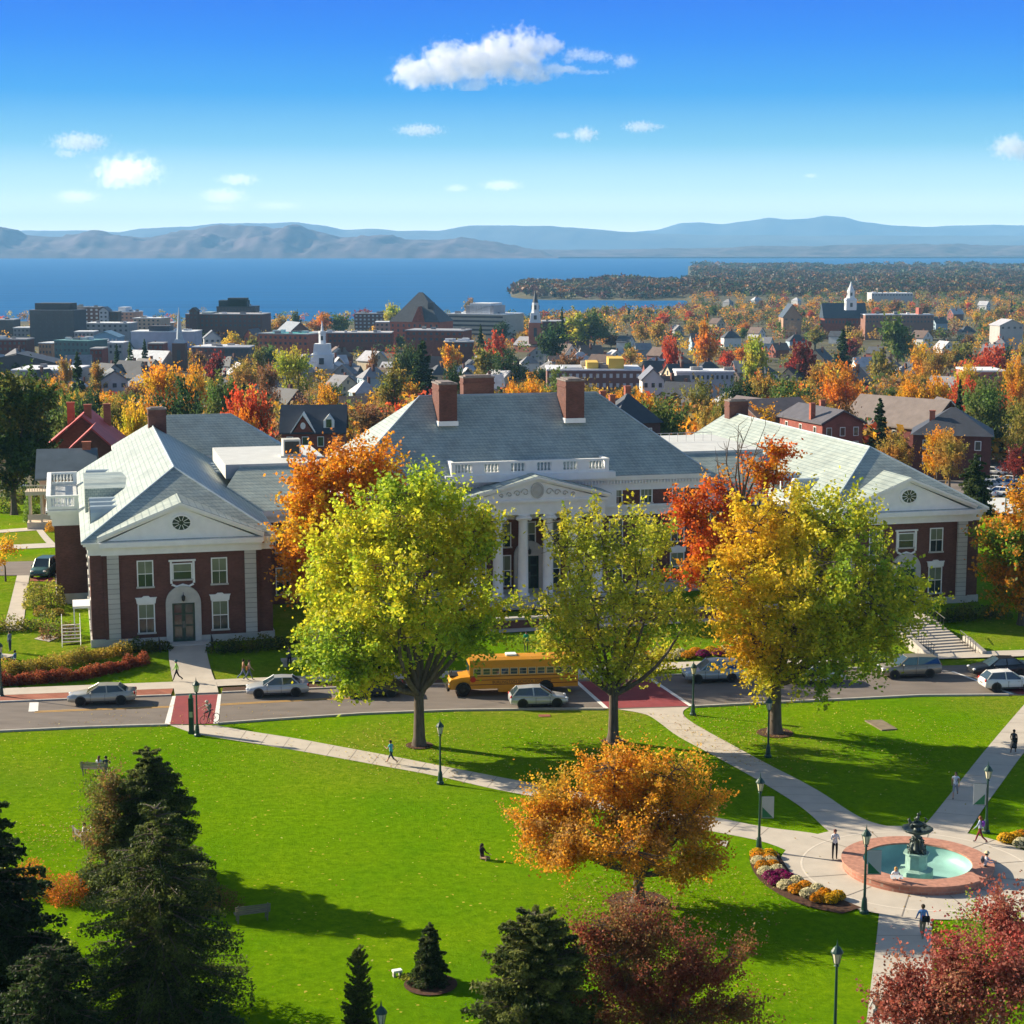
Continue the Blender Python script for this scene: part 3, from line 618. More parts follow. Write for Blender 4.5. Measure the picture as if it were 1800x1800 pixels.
# dormers: feet stand on the slope; slope rises 5.0 over 8.1
for v in (4.6, 7.2, 9.8, 12.4): dormer(HALL, 0.25, v, 10.1, -1, 0.85, 4.4) if v > 5 else None
MB().prism([(14.2, 10.0), (14.2, 12.4), (20.2, 12.6), (26.0, 12.4), (26.0, 10.0)], -0.1, 4.3, 'x').build("long_dormer", M['slate'], HALL)
for v in (28.2, 30.8, 33.4): dormer(HALL, 0.25, v, 10.1, -1, 0.8, 4.2)
for v in (30.5, 32.7, 34.9, 37.1): dormer(HALL, 14.75, v, 10.1, 1, 0.7, 3.9)
sg_ = MB()
for q in range(2): sg_.tube([(12.6+q*0.8, 14.0, 11.6-q*0.5), (12.6+q*0.8, 21, 11.6-q*0.5)], [0.09, 0.09], 5)
sg_.build("snow_guard", M['white'], HALL)
for v in (33.5, 36.2, 39.0): dormer(HALL, 66.15, v, 10.1, -1, 0.85, 4.2)
for v in (9.0, 13.2): dormer(HALL, 66.15, v, 10.1, -1, 0.95, 4.6)
chimney(HALL, 8.0, 46.0, 1.9, 1.6, 12.5, 16.9)
chimney(HALL, 73.6, 44.0, 2.3, 1.6, 12.0, 16.6)
# cross wing behind the left wing, with its own hipped roof
MB().box(4.0, 22.0, 47.0, 58, G0-1, 9.6).build("wall", M['brick'], HALL)
k = MB(); cornice(k, 4.0, 22.0, 47.05, 58, 9.4, 11.4); k.build("cornice", M['white'], HALL)
r = MB(); hiproof(r, 3.4, 22.6, 46.4, 58.6, 11.41, 9, 16.5, 52.3, 52.4, 15.4); r.build("roof", M['slate'], HALL)
# projecting side porch on the left wing with a balustraded deck
MB().box(-2.9, -0.02, 19.5, 36.5, G0-1.2, 8.35).build("side_bay_wall", M['brick'], HALL)
MB().box(-3.0, -0.02, 19.38, 36.6, G0-1.2, 1.9).build("plinth", M['stonep'], HALL)
k = MB(); cornice(k, -3.0, -0.7, 19.4, 36.6, 8.35, 9.85); k.build("cornice", M['white'], HALL)
MB().box(-3.5, -0.75, 19.0, 37.0, 9.852, 9.95).build("flat_roof", M['flat'], HALL)
balustrade(HALL, -3.5, -0.65, 19.1, 9.952, h=1.25, bays=1)
balustrade(HALL, -3.5, -0.65, 36.9, 9.952, h=1.25, bays=1)
balustrade(HALL, 19.35, 36.65, 0, 9.952, h=1.25, bays=4, rz=math.pi/2, ox=-3.35)
MB().box(-1.5, -0.02, 4.0, 7.0, 3.5, 3.7).box(-1.45, -1.35, 4.05, 4.15, G0-1, 3.49).box(-1.45, -1.35, 6.85, 6.95, G0-1, 3.49).build("door_canopy", M['white'], HALL)
MB().box(-0.06, 0.0, 4.6, 6.2, 1.0, 3.2).build("side_door", M['dkgreen'], HALL)
# connectors
for (x0, x1, mir) in ((15.0, 23.2, False), (57.7, 65.9, True)):
    MB().box(x0+0.01, x1-0.01, 14.5, 40, G0-1.2, 8.7).build("wall", M['brick'], HALL)
    k = MB(); k.box(x0+0.62, x1-0.01, 14.2, 14.5, 8.7, 9.85).box(x0+0.63, x1-0.02, 13.9, 14.2, 9.3, 9.84); k.build("cornice", M['white'], HALL)
    r = MB(); r.add([(x0-4, 13.9, 9.87), (x1, 13.9, 9.87), (x1, 21.5, 13.2), (x0-0.5, 21.5, 13.2)] if not mir else [(x0, 13.9, 9.87), (x1+4, 13.9, 9.87), (x1+0.5, 21.5, 13.2), (x0, 21.5, 13.2)], [(0, 1, 2, 3)]); r.build("roof", M['slate'], HALL)
    MB().box(x0-1.9 if not mir else x0-0.5, x1 if not mir else x1+1.9, 21.3, 36.5, 12.0, 13.35).build("flat_roof", M['flat'], HALL)
    for x in (x0+2.6, x0+5.8):
        window(HALL, x, 5.9, 1.2, 2.1, 14.5); window(HALL, x, 1.9, 1.2, 2.4, 14.5)
MB().lathe([(1.25, 0), (1.25, 1.6)], 20, (21.6, 15.5, 9.6), T(0, 0, 0), 0.9).build("ribbed_drum", M['white'], HALL)
u_ = MB().box(19.2, 20.9, 26, 27.6, 13.36, 15.1).box(18.9, 21.2, 25.8, 27.8, 13.352, 13.50).build("rooftop_unit", M['stonep'], HALL)
MB().box(19.35, 20.75, 25.96, 25.998, 13.7, 14.9).build("grille", M['black'], u_)
# central block
cx = 40.45; x0, x1 = cx-17.2, cx+17.2
MB().box(x0, x1, 11.6, 27, G0-1.2, 11.0).box(x0+0.1, x1-0.1, 11.7, 26.9, 10.998, 12.2).build("wall", M['brick'], HALL)
MB().box(x0-0.1, x1+0.1, 11.45, 27.1, G0-1.2, 1.9).build("plinth", M['stonep'], HALL)
k = MB(); cornice(k, x0-0.05, x1+0.05, 11.55, 27, 11.0, 12.45); k.build("cornice", M['white'], HALL)
k = MB().box(x0-0.08, x1+0.08, 11.42, 27.1, 8.6, 9.35).box(x0-0.25, x1+0.25, 11.25, 27.2, 9.352, 9.6).build("string_course", M['white'], HALL)
k = MB()
for i in range(110): xx = x0+0.2+i*(34.0/109); k.box(xx-0.07, xx+0.07, 11.12, 11.33, 11.68, 11.95)
k.build("dentils", M['white'], HALL)
r = MB(); hiproof(r, x0-0.65, x1+0.65, 10.9, 27.7, 12.46, cx-8.9, cx+8.9, 19.2, 19.5, 19.6); r.build("roof", M['slate'], HALL)
rc = MB().tube([(x0-0.65, 10.9, 12.5), (cx-8.9, 19.2, 19.66)], [0.1, 0.1], 6).tube([(x1+0.65, 10.9, 12.5), (cx+8.9, 19.2, 19.66)], [0.1, 0.1], 6).tube([(cx-8.9, 19.35, 19.68), (cx+8.9, 19.35, 19.68)], [0.12, 0.12], 6).build("ridge_capping", M['lead'], HALL)
chimney(HALL, cx-6.8, 17.4, 1.75, 3.2, 17.2, 21.3); chimney(HALL, cx+5.7, 17.4, 1.85, 3.2, 17.2, 21.4); chimney(HALL, cx-2.3, 23.2, 3.1, 1.6, 16.2, 21.4)
for i, x in enumerate((x0+2.4, x0+5.6, x0+8.6, x1-8.6, x1-5.6, x1-2.4)):
    window(HALL, x, 9.75, 1.05, 1.25, 11.6-0.0, mun=(3, 2)); window(HALL, x, 5.9, 1.2, 2.3, 11.6); window(HALL, x, 2.1, 1.25, 2.6, 11.6, lintel=True)
for x in (cx-8.0, cx+8.0): MB().box(x-0.55, x+0.55, 11.3, 11.62, 9.602, 11.0).build("pier", M['white'], HALL)
balustrade(HALL, cx-7.6, cx+7.6, 10.9, 12.95, ret=2.4, h=1.25, bays=6)
MB().box(cx-8.2, cx+8.2, 10.5, 11.5, 12.3, 12.95).build("parapet_base", M['white'], HALL)
# portico
pz = 9.45
MB().box(cx-6.6, cx+6.6, 8.55, 11.55, pz, pz+1.15).box(cx-6.85, cx+6.85, 8.3, 11.54, pz+1.152, pz+1.4).build("entablature", M['white'], HALL)
pediment(HALL, cx, 7.0, 8.35, pz+1.36, 13.0, 11.6, False, True)
MB().box(cx-7.2, cx+7.2, 7.4, 11.58, G0-1.2, 1.75).box(cx-5, cx+5, 6.6, 7.4, G0-1.2, 1.3).box(cx-5, cx+5, 5.8, 6.6, G0-1.2, 0.95).build("portico_floor", M['stonep'], HALL)
for i in range(6):
    x = cx-6.0+i*2.4; c = MB(); c.lathe([(0.62, 0), (0.62, 0.18), (0.50, 0.22), (0.49, 2.2), (0.42, 7.05), (0.48, 7.15), (0.46, 7.2)], 18, (x, 9.0, 1.752)); c.box(x-0.6, x+0.6, 8.45, 9.55, 8.96, 9.25).box(x-0.52, x+0.52, 8.5, 9.5, 9.252, pz-0.002)
    for sx_ in (-1, 1): c.lathe([(0.2, -0.5), (0.2, 0.5)], 10, M=T(x+sx_*0.52, 9.0, 9.06, 0, math.pi/2))
    c.build("column", M['white'], HALL, True)
for x in (cx-4.8, cx-2.4, cx+2.4, cx+4.8): window(HALL, x, 2.3, 1.2, 2.8, 11.6); window(HALL, x, 6.0, 1.2, 2.2, 11.6)
window(HALL, cx, 6.0, 1.2, 2.2, 11.6); entry(HALL, cx, 11.58, 1.76)
# snow-white flat areas and roof railing over the right connector
rl = MB()
for i in range(9): rl.tube([(57.8+i*0.95, 30, 13.36), (57.8+i*0.95, 30, 14.3)], [0.03, 0.03], 5)
rl.tube([(57.8, 30, 14.3), (65.4, 30, 14.3)], [0.035, 0.035], 5).build("roof_railing", M['rim'], HALL)

# outside steps to the right door, with cheek walls and rails
P0 = [gp(1593, 1088), gp(1638, 1088), gp(1708, 1152), (gp(1647, 1153))]
SX, SY = (P0[2][0]+P0[3][0])/2, (P0[2][1]+P0[3][1])/2
ST = empty("entrance_steps", (SX, SY, 0), BA+0.02, "grey concrete steps with black handrails climbing to the right wing door", "steps")
zb = zt(SX, SY)
st = MB()
for i in range(14): st.box(-2.3, 2.3, i*0.62, 12.5, zb-0.3+(-0.02 if i else 0), zb+0.11+i*0.105)
# (steps are nested slabs, each top proud of the last)
st.build("stair_flight", M['concrete'], ST)
for sx_ in (-1, 1):
    MB().prism([(-0.5, zb), (-0.5, zb+0.35), (2.2, zb+0.95), (2.9, zb+0.95), (2.9, zb)], sx_*2.32, sx_*2.72, 'x').build("cheek_wall", M['kerb'], ST)
    for (y0_, y1_, z0_) in ((0.0, 2.6, zb+0.2), (5.5, 9.0, zb+1.2)):
        rr = MB(); zz = lambda y: z0_+(y-y0_)*0.17
        for q in range(7): y = y0_+(y1_-y0_)*q/6; rr.tube([(sx_*1.95, y, zz(y)-0.2), (sx_*1.95, y, zz(y)+0.85)], [0.022]*2, 5)
        rr.tube([(sx_*1.95, y0_-0.2, zz(y0_)+0.8), (sx_*1.95, y1_, zz(y1_)+0.86)], [0.03]*2, 6); rr.tube([(sx_*1.95, y0_, zz(y0_)+0.12), (sx_*1.95, y1_, zz(y1_)+0.12)], [0.02]*2, 5)
        rr.build("handrail", M['black'], ST)
# low railings either side of the left walk
for sx_, lb in ((-1, "left of the walk to the left wing door"), (1, "right of the walk to the left wing door")):
    wx, wy = wpos(7.5+sx_*2.15, -1.2); o = empty("low_railing", (wx, wy, zt(wx, wy)), BA, "short black iron railing "+lb, "railing", "black railings by the left door")
    rr = MB()
    for q in range(9): rr.tube([(0, -q*0.28, 0), (0, -q*0.28, 0.9)], [0.015]*2, 4)
    rr.build("balusters", M['black'], o); MB().tube([(0, 0.1, 0.9), (0, -2.4, 0.9)], [0.028]*2, 6).build("rail", M['black'], o)
# wire-tiered side stair by the left corner
wx, wy = wpos(-1.6, 0.6); o = empty("fire_stair", (wx, wy, G0-0.4), BA, "pale metal stair with open treads at the left corner of the brick hall", "stair")
for q in range(8): MB().box(-0.8, 0.6, 3.2-q*0.42, 3.55-q*0.42, 0.25+q*0.0+(7-q)*0.2, 0.30+(7-q)*0.2).build("tread", M['kerb'], o)
for sx_ in (-0.85, 0.65): MB().tube([(sx_, 0.0, 0.9), (sx_, 3.6, 2.6)], [0.03]*2, 5).tube([(sx_, 0.0, 0), (sx_, 0.0, 0.9)], [0.025]*2, 5).tube([(sx_, 3.6, 0), (sx_, 3.6, 2.6)], [0.025]*2, 5).tube([(sx_, 0.0, 0.2), (sx_, 3.6, 1.75)], [0.04]*2, 5).build("stringer", M['white'], o)
# retaining wall and stone benches before the central block
wx, wy = wpos(31.5, -1.5); o = empty("garden_wall", (wx, wy, 0), BA, "low stone garden wall with pale coping behind the yellow bus", "wall")
MB().box(0, 9.5, 0, 0.5, 0.4, 1.75).build("wall_face", M['brick'], o); MB().box(-0.1, 9.6, -0.1, 0.6, 1.752, 1.95).build("coping", M['kerb'], o)
wx, wy = wpos(45.5, -1.5); o = empty("garden_wall", (wx, wy, 0), BA, "low garden wall with pale coping behind the bed of autumn flowers", "wall")
MB().box(0, 14, 0, 0.5, 0.4, 1.75).build("wall_face", M['brick'], o); MB().box(-0.1, 14.1, -0.1, 0.6, 1.752, 1.95).build("coping", M['kerb'], o)
p = on_terrain(514, 1170); o = empty("stone_bench", p, BA, "pale square stone bench between the left wing and the yellow tree", "bench")
MB().box(-0.9, 0.9, -0.35, 0.35, 0.42, 0.58).build("seat", M['kerb'], o)
for sx_ in (-0.6, 0.6): MB().box(sx_-0.15, sx_+0.15, -0.28, 0.28, -0.05, 0.418).build("leg", M['kerb'], o)
# ------------------------------------------------------------------ trees
def quads_mesh(name, C, S, colr, rnd, flat=0.0, long=1.0, up=None):
    """C (N,3) leaf centres, S (N,) half sizes, colr (N,3): one small rhombic leaf face each"""
    N = len(C)
    nrm = rnd.normal(size=(N, 3)); nrm[:, 2] += flat
    if up is not None: nrm += up
    nrm /= np.linalg.norm(nrm, axis=1)[:, None]
    a = np.cross(nrm, rnd.normal(size=(N, 3))); a /= np.linalg.norm(a, axis=1)[:, None]; b_ = np.cross(nrm, a)
    S = S[:, None]; a = a*S*long; b_ = b_*S*0.72
    V = np.empty((N, 4, 3), np.float32); V[:, 0] = C-a; V[:, 1] = C+b_-a*0.1; V[:, 2] = C+a; V[:, 3] = C-b_-a*0.1
    return quads_to_mesh(name, V, colr)
def quads_to_mesh(name, V, colr):
    N = len(V); me = bpy.data.meshes.new(name)
    me.vertices.add(N*4); me.loops.add(N*4); me.polygons.add(N)
    me.vertices.foreach_set("co", V.reshape(-1).astype(np.float32)); me.loops.foreach_set("vertex_index", np.arange(N*4, dtype=np.int32))
    me.polygons.foreach_set("loop_start", np.arange(0, N*4, 4, dtype=np.int32))
    at = me.attributes.new("leaf", 'FLOAT_COLOR', 'FACE'); cc = np.ones((N, 4), np.float32); cc[:, :3] = colr; at.data.foreach_set("color", cc.reshape(-1))
    me.update(calc_edges=True); return me
def limb(mb, p, q, r0, r1, rnd, n=4, sag=0.12, sides=6):
    p, q = np.array(p, float), np.array(q, float); L = np.linalg.norm(q-p); pts = []
    j = rnd.normal(size=3)*L*sag*0.5; j[2] = abs(j[2])
    for i in range(n+1):
        t = i/n; pts.append(p+(q-p)*t+j*math.sin(math.pi*t)+np.array([0, 0, -L*0.10*math.sin(math.pi*t)]))
    mb.tube(pts, [r0+(r1-r0)*(i/n) for i in range(n+1)], sides, False); return pts
def broadleaf(root, lobes, fork, rtrunk, palette, leaf=0.16, per=110, seed=1, spread=0.55, rise=0.35, twigs=True, stems=1, shell=0.5, mat_='leaf', bare=0.0, trunk_lean=(0, 0)):
    """lobes: (x,y,z,rx,ry,rz,nclumps) relative to root. palette(P)->(N,3) colours from positions"""
    rnd = np.random.default_rng(seed); mb = MB(); F = np.array([trunk_lean[0], trunk_lean[1], fork])
    flare = [(0, 0, -0.3), (0, 0, 0.15), (0, 0, 0.6), (trunk_lean[0]*0.5, trunk_lean[1]*0.5, fork*0.55), tuple(F)]
    mb.tube(flare, [rtrunk*1.7, rtrunk*1.35, rtrunk*1.08, rtrunk*0.92, rtrunk*0.85], 10, False)
    CL = []; DI = []
    for (x, y, z, rx, ry, rz, n) in lobes:
        c = np.array([x, y, z]); pts = limb(mb, F+rnd.normal(size=3)*rtrunk*0.2, c+np.array([0, 0, rz*0.1]), rtrunk*0.55, rtrunk*0.16, rnd, 6)
        pts2 = limb(mb, pts[-1], c+np.array([rnd.normal()*rx*0.3, rnd.normal()*ry*0.3, rz*0.75]), rtrunk*0.16, rtrunk*0.05, rnd, 3)
        sk = np.array(pts[2:]+pts2)
        d = rnd.normal(size=(n, 3)); d /= np.linalg.norm(d, axis=1)[:, None]; r = rnd.random(n)**shell
        P = c+d*r[:, None]*np.array([rx, ry, rz]); CL.append(P); DI.append(d)
        for p in P:
            lower = sk[sk[:, 2] < p[2]+0.6] if (sk[:, 2] < p[2]+0.6).any() else sk
            k = lower[np.argmin(np.linalg.norm(lower-p, axis=1))]
            if twigs: limb(mb, k, p, max(rtrunk*0.09, 0.025), 0.012, rnd, 3, 0.15, 4)
    P = np.concatenate(CL); D = np.concatenate(DI)
    keep = rnd.random(len(P)) >= bare
    P, D = P[keep], D[keep]
    M_ = len(P); cnt = (per*rnd.uniform(0.5, 1.5, M_)).astype(int); idx = np.repeat(np.arange(M_), cnt); N = len(idx)
    ax = D*0.8+np.array([0, 0, rise]); ax /= np.linalg.norm(ax, axis=1)[:, None]
    along = rnd.normal(size=N)*spread*1.35; sc_ = (spread*rnd.uniform(0.6, 1.25, M_))[idx]
    C = P[idx]+ax[idx]*along[:, None]+rnd.normal(size=(N, 3))*(sc_*np.clip(0.75-along*0.25, 0.25, 1.1))[:, None]*0.8
    C[:, 2] = np.maximum(C[:, 2], 0.5)
    colr = palette(C, rnd)*rnd.uniform(0.72, 1.3, N)[:, None]*(rnd.uniform(0.85, 1.15, M_)[idx])[:, None]
    me = quads_mesh("crown", C, leaf*rnd.uniform(0.6, 1.25, N), colr, rnd, 0.5); me.materials.append(M[mat_])
    link(me, "crown", root); mb.build("trunk", M['bark'], root, True)
    return root
def mixpal(*cols, scale=3.0, seed=0, w=None):
    """clumpy mixture of leaf colours"""
    cs = np.array(cols)
    def f(P, rnd):
        v = np.zeros(len(P))
        for i, (k, a) in enumerate(((1, .5), (2.1, .3), (4.3, .2))):
            v += a*np.sin(P[:, 0]/scale*k*2+seed+i)*np.sin(P[:, 1]/scale*k*2+seed*1.7+i*2)+a*0.8*np.sin(P[:, 2]/scale*k*2.2+seed*0.6+i)
        v = np.clip((v+0.9)/1.8+rnd.normal(size=len(P))*0.16, 0, 0.999)*(len(cs)-1)
        i = v.astype(int); t = (v-i)[:, None]
        return cs[i]*(1-t)+cs[np.minimum(i+1, len(cs)-1)]*t
    return f
LIME = (0.42, 0.50, 0.035); YEL = (0.62, 0.45, 0.03); GRN = (0.17, 0.29, 0.03); GOLD = (0.66, 0.34, 0.02); ORG = (0.68, 0.22, 0.018); RED = (0.60, 0.09, 0.025); DRED = (0.22, 0.035, 0.03); OLV = (0.21, 0.20, 0.035); BRN = (0.26, 0.12, 0.05); DGR = (0.035, 0.075, 0.022); MGR = (0.08, 0.14, 0.03); TAN = (0.36, 0.24, 0.10); MAR = (0.30, 0.06, 0.045)
def px_lobes(base, lobes):
    """lobes given as (px,py,rpx,rpy,dy,nclumps) in the picture at the tree's distance plus dy metres of depth"""
    out = []
    for (px, py, rx, ry, dy, n) in lobes:
        X, z = at_depth(px, py, base.y+dy); s = math.hypot(base.y, CAMH-z)/FPX
        out.append((X-base.x, dy, z-base.z, rx*s, min(rx, ry*1.2)*s, ry*s, n))
    return out
def hero(name, pxy, lobes, label, cat="tree", **kw):
    b_ = on_terrain(*pxy); r = empty(name, b_, 0, label, cat); broadleaf(r, px_lobes(b_, lobes), **kw); return r
hero("maple_tree", (737, 1311), [(700, 930, 75, 85, -1, 62), (770, 930, 80, 85, 2, 60), (615, 990, 75, 80, 1, 60), (820, 1000, 55, 90, 0, 46), (710, 1050, 95, 80, -4, 74), (620, 1120, 85, 75, -2, 66), (740, 1120, 85, 55, 3, 46), (820, 1105, 62, 50, -1, 34), (630, 1185, 75, 32, -2, 32), (560, 1060, 45, 60, 2, 30), (735, 868, 55, 36, 0, 26), (855, 1080, 38, 50, 1, 18), (560, 1150, 40, 35, 0, 16), (850, 930, 30, 50, 1, 16), (640, 930, 50, 45, 0, 30)],
     "tall lime yellow maple whose trunk stands on the lawn left of the school bus", fork=3.6, rtrunk=0.40, palette=mixpal((0.24, 0.37, 0.03), (0.42, 0.52, 0.035), (0.54, 0.56, 0.03), (0.66, 0.54, 0.03), (0.38, 0.48, 0.03), scale=4, seed=2), leaf=0.15, per=96, seed=11, spread=0.52, bare=0.12, shell=0.40)
hero("maple_tree", (1078, 1304), [(1060, 960, 50, 75, 0, 30), (1130, 960, 55, 70, 1, 30), (990, 970, 48, 70, 0, 26), (1040, 1060, 90, 75, -2, 46), (1140, 1070, 75, 80, 0, 40), (960, 1080, 50, 70, 1, 22), (1075, 1145, 80, 50, -1, 34), (1140, 1160, 60, 40, 2, 20), (1000, 1140, 45, 34, 0, 15), (1210, 1090, 25, 50, 1, 7)],
     "airy olive yellow maple before the portico, low forked trunk by the dark red crossing", fork=3.3, rtrunk=0.36, palette=mixpal((0.32, 0.38, 0.035), (0.44, 0.46, 0.035), (0.58, 0.48, 0.04), (0.24, 0.34, 0.03), scale=3.5, seed=5), leaf=0.14, per=76, seed=12, spread=0.50, bare=0.10, shell=0.42, rise=0.8)
hero("maple_tree", (1362, 1289), [(1320, 940, 75, 75, 1, 56), (1400, 930, 65, 70, 3, 42), (1480, 940, 75, 70, 0, 56), (1550, 1000, 65, 70, 1, 44), (1310, 1060, 75, 80, -1, 56), (1420, 1050, 95, 90, -3, 80), (1530, 1090, 85, 60, -2, 52), (1340, 1150, 80, 60, 0, 44), (1440, 1160, 95, 60, -3, 60), (1600, 1060, 40, 45, 1, 16), (1540, 1150, 50, 30, 0, 12)],
     "broad maple, half golden and half green, beside the dark lamp post", fork=3.4, rtrunk=0.44, seed=13, leaf=0.15, per=92, spread=0.50, bare=0.12, shell=0.40,
     palette=lambda P, rnd: (lambda t, a: a*(1-t)+mixpal((0.22, 0.34, 0.03), (0.40, 0.46, 0.03), (0.58, 0.52, 0.03), (0.26, 0.36, 0.03), seed=3)(P, rnd)*t)(np.clip((P[:, 0]-P[:, 2]*0.22+3.4)/3.5+rnd.normal(size=len(P))*0.15, 0, 1)[:, None], mixpal((0.70, 0.40, 0.025), (0.68, 0.50, 0.03), (0.50, 0.46, 0.03), seed=1)(P, rnd)))
hero("maple_tree", (600, 1128), [(560, 850, 60, 60, 0, 60), (640, 830, 65, 55, 1, 60), (540, 930, 55, 60, -1, 55), (610, 940, 70, 70, 0, 60), (680, 900, 45, 60, 1, 35), (540, 1000, 45, 45, -1, 36), (640, 1010, 60, 60, 0, 40)],
     "glowing orange maple between the left wing and the lime maple", fork=4, rtrunk=0.34, palette=mixpal(YEL, GOLD, ORG, GOLD, (0.7, 0.28, 0.05), scale=4, seed=8), leaf=0.17, per=90, seed=14, spread=0.6)
T5 = hero("maple_tree", (1300, 1130), [(1215, 900, 35, 45, 0, 26), (1280, 880, 40, 45, 0, 24), (1345, 830, 32, 40, 0, 22), (1370, 790, 22, 25, 0, 9), (1235, 970, 40, 40, 0, 24), (1215, 1010, 28, 28, 0, 14), (1300, 960, 50, 60, 0, 36)],
     "red orange maple with bare upper branches rising over the golden maple", fork=5, rtrunk=0.32, palette=mixpal(ORG, RED, ORG, GOLD, scale=3, seed=4), leaf=0.16, per=70, seed=15, spread=0.5, twigs=True)
mb_ = MB(); rnd = np.random.default_rng(5)
bt = on_terrain(1300, 1130)
for (qx, qy) in ((1320, 740), (1285, 770), (1345, 745), (1305, 790), (1260, 820), (1360, 770), (1330, 800), (1295, 745)):
    X, z = at_depth(qx, qy, bt.y); X0, z0 = at_depth(1305, 890, bt.y); mid_ = limb(mb_, (X0-bt.x, 0, z0-bt.z), (X-bt.x, rnd.normal()*0.8, z-bt.z), 0.11, 0.02, rnd, 5, 0.2)
    for q in range(7):
        k = mid_[rnd.integers(2, 6)]; limb(mb_, k, k+np.array([rnd.normal()*1.0, rnd.normal()*0.8, abs(rnd.normal())*1.1+0.3]), 0.03, 0.008, rnd, 3, 0.2, 4)
mb_.build("bare_branches", M['bark'], T5, True)
hero("ornamental_tree", (1122, 1586), [(990, 1420, 70, 50, 1, 60), (940, 1440, 45, 35, 0, 24), (1010, 1490, 75, 40, -2, 56), (1090, 1400, 75, 60, 1, 70), (1170, 1370, 65, 45, 0, 50), (1080, 1355, 70, 30, 0, 28), (1160, 1440, 90, 60, 0, 70), (1220, 1450, 50, 50, 1, 26), (1110, 1500, 80, 45, -3, 50), (1200, 1520, 55, 40, 0, 26), (960, 1500, 40, 35, 0, 16), (1235, 1500, 32, 34, 0, 12), (1245, 1400, 25, 30, 0, 8)],
     "spreading orange tree with dark forked trunk on the lawn left of the fountain", fork=1.5, rtrunk=0.30, palette=mixpal((0.40, 0.32, 0.04), (0.72, 0.40, 0.03), (0.72, 0.30, 0.025), (0.66, 0.34, 0.03), (0.40, 0.22, 0.06), scale=2.2, seed=6), leaf=0.08, per=140, seed=16, spread=0.38, bare=0.22, shell=0.36)
hero("ornamental_tree", (1150, 1868), [(1060, 1640, 50, 45, 0, 34), (1130, 1640, 70, 50, 1, 50), (1100, 1720, 90, 55, -1, 70), (1210, 1700, 70, 50, 0, 46), (1180, 1770, 90, 50, -1, 56), (1275, 1690, 40, 35, 0, 14), (1070, 1800, 60, 50, 0, 34), (1280, 1770, 50, 35, 0, 18)],
     "maroon leaved crab apple at the bottom edge below the orange tree", fork=1.6, rtrunk=0.24, palette=mixpal((0.26, 0.05, 0.03), (0.34, 0.11, 0.06), (0.20, 0.05, 0.03), (0.24, 0.17, 0.05), (0.30, 0.11, 0.05), scale=1.6, seed=9), leaf=0.06, per=150, seed=17, spread=0.36)
hero("red_shrub_tree", (1700, 1925), [(1600, 1722, 40, 34, 0, 20), (1672, 1690, 34, 50, 0, 22), (1640, 1760, 70, 50, -1, 44), (1578, 1770, 40, 34, 0, 16), (1720, 1720, 60, 80, -1, 40), (1770, 1620, 50, 60, 1, 36), (1790, 1720, 50, 80, -1, 36), (1690, 1810, 100, 50, -1, 44)],
     "crimson leaved tree in the bottom right corner beside the south path", fork=1.4, rtrunk=0.20, palette=mixpal((0.44, 0.07, 0.06), (0.46, 0.17, 0.13), (0.28, 0.06, 0.04), (0.42, 0.20, 0.12), scale=1.4, seed=10), leaf=0.08, per=80, seed=18, spread=0.36)
hero("young_tree", (1760, 1800), [(1750, 1640, 55, 50, 2, 40), (1700, 1680, 30, 40, 2, 14), (1760, 1700, 60, 40, 2, 30)],
     "yellow green tree behind the crimson tree at the plaza edge", fork=1.2, rtrunk=0.12, palette=mixpal(LIME, GRN, (0.4, 0.4, 0.05), scale=1.4), leaf=0.06, per=130, seed=19, spread=0.4)
hero("maple_tree", (1795, 1098), [(1770, 940, 45, 40, 0, 40), (1810, 900, 50, 50, 0, 36), (1780, 1020, 50, 50, 0, 50), (1830, 1000, 60, 60, 0, 30)],
     "orange and dark green maple at the right edge beyond the right wing", fork=3, rtrunk=0.3, palette=mixpal(GRN, ORG, GOLD, MGR, ORG, scale=4, seed=12), leaf=0.17, per=110, seed=20, spread=0.6)
hero("broadleaf_tree", (25, 905), [(0, 700, 50, 40, 0, 40), (50, 710, 45, 50, 0, 50), (20, 780, 60, 50, 0, 60), (-30, 760, 50, 70, 0, 40), (60, 800, 30, 50, 0, 26), (10, 840, 40, 25, 0, 14)],
     "large dark green tree at the left edge above the side lawns", fork=3.5, rtrunk=0.45, palette=mixpal(DGR, MGR, DGR, OLV, scale=5, seed=1), leaf=0.30, per=75, seed=21, spread=0.9)
hero("young_tree", (10, 1022), [(10, 960, 16, 14, 0, 12), (0, 985, 14, 16, 0, 8)], "thin young yellow tree beside the side street", fork=1.5, rtrunk=0.08, palette=mixpal(YEL, GOLD), leaf=0.12, per=40, seed=22, spread=0.4)

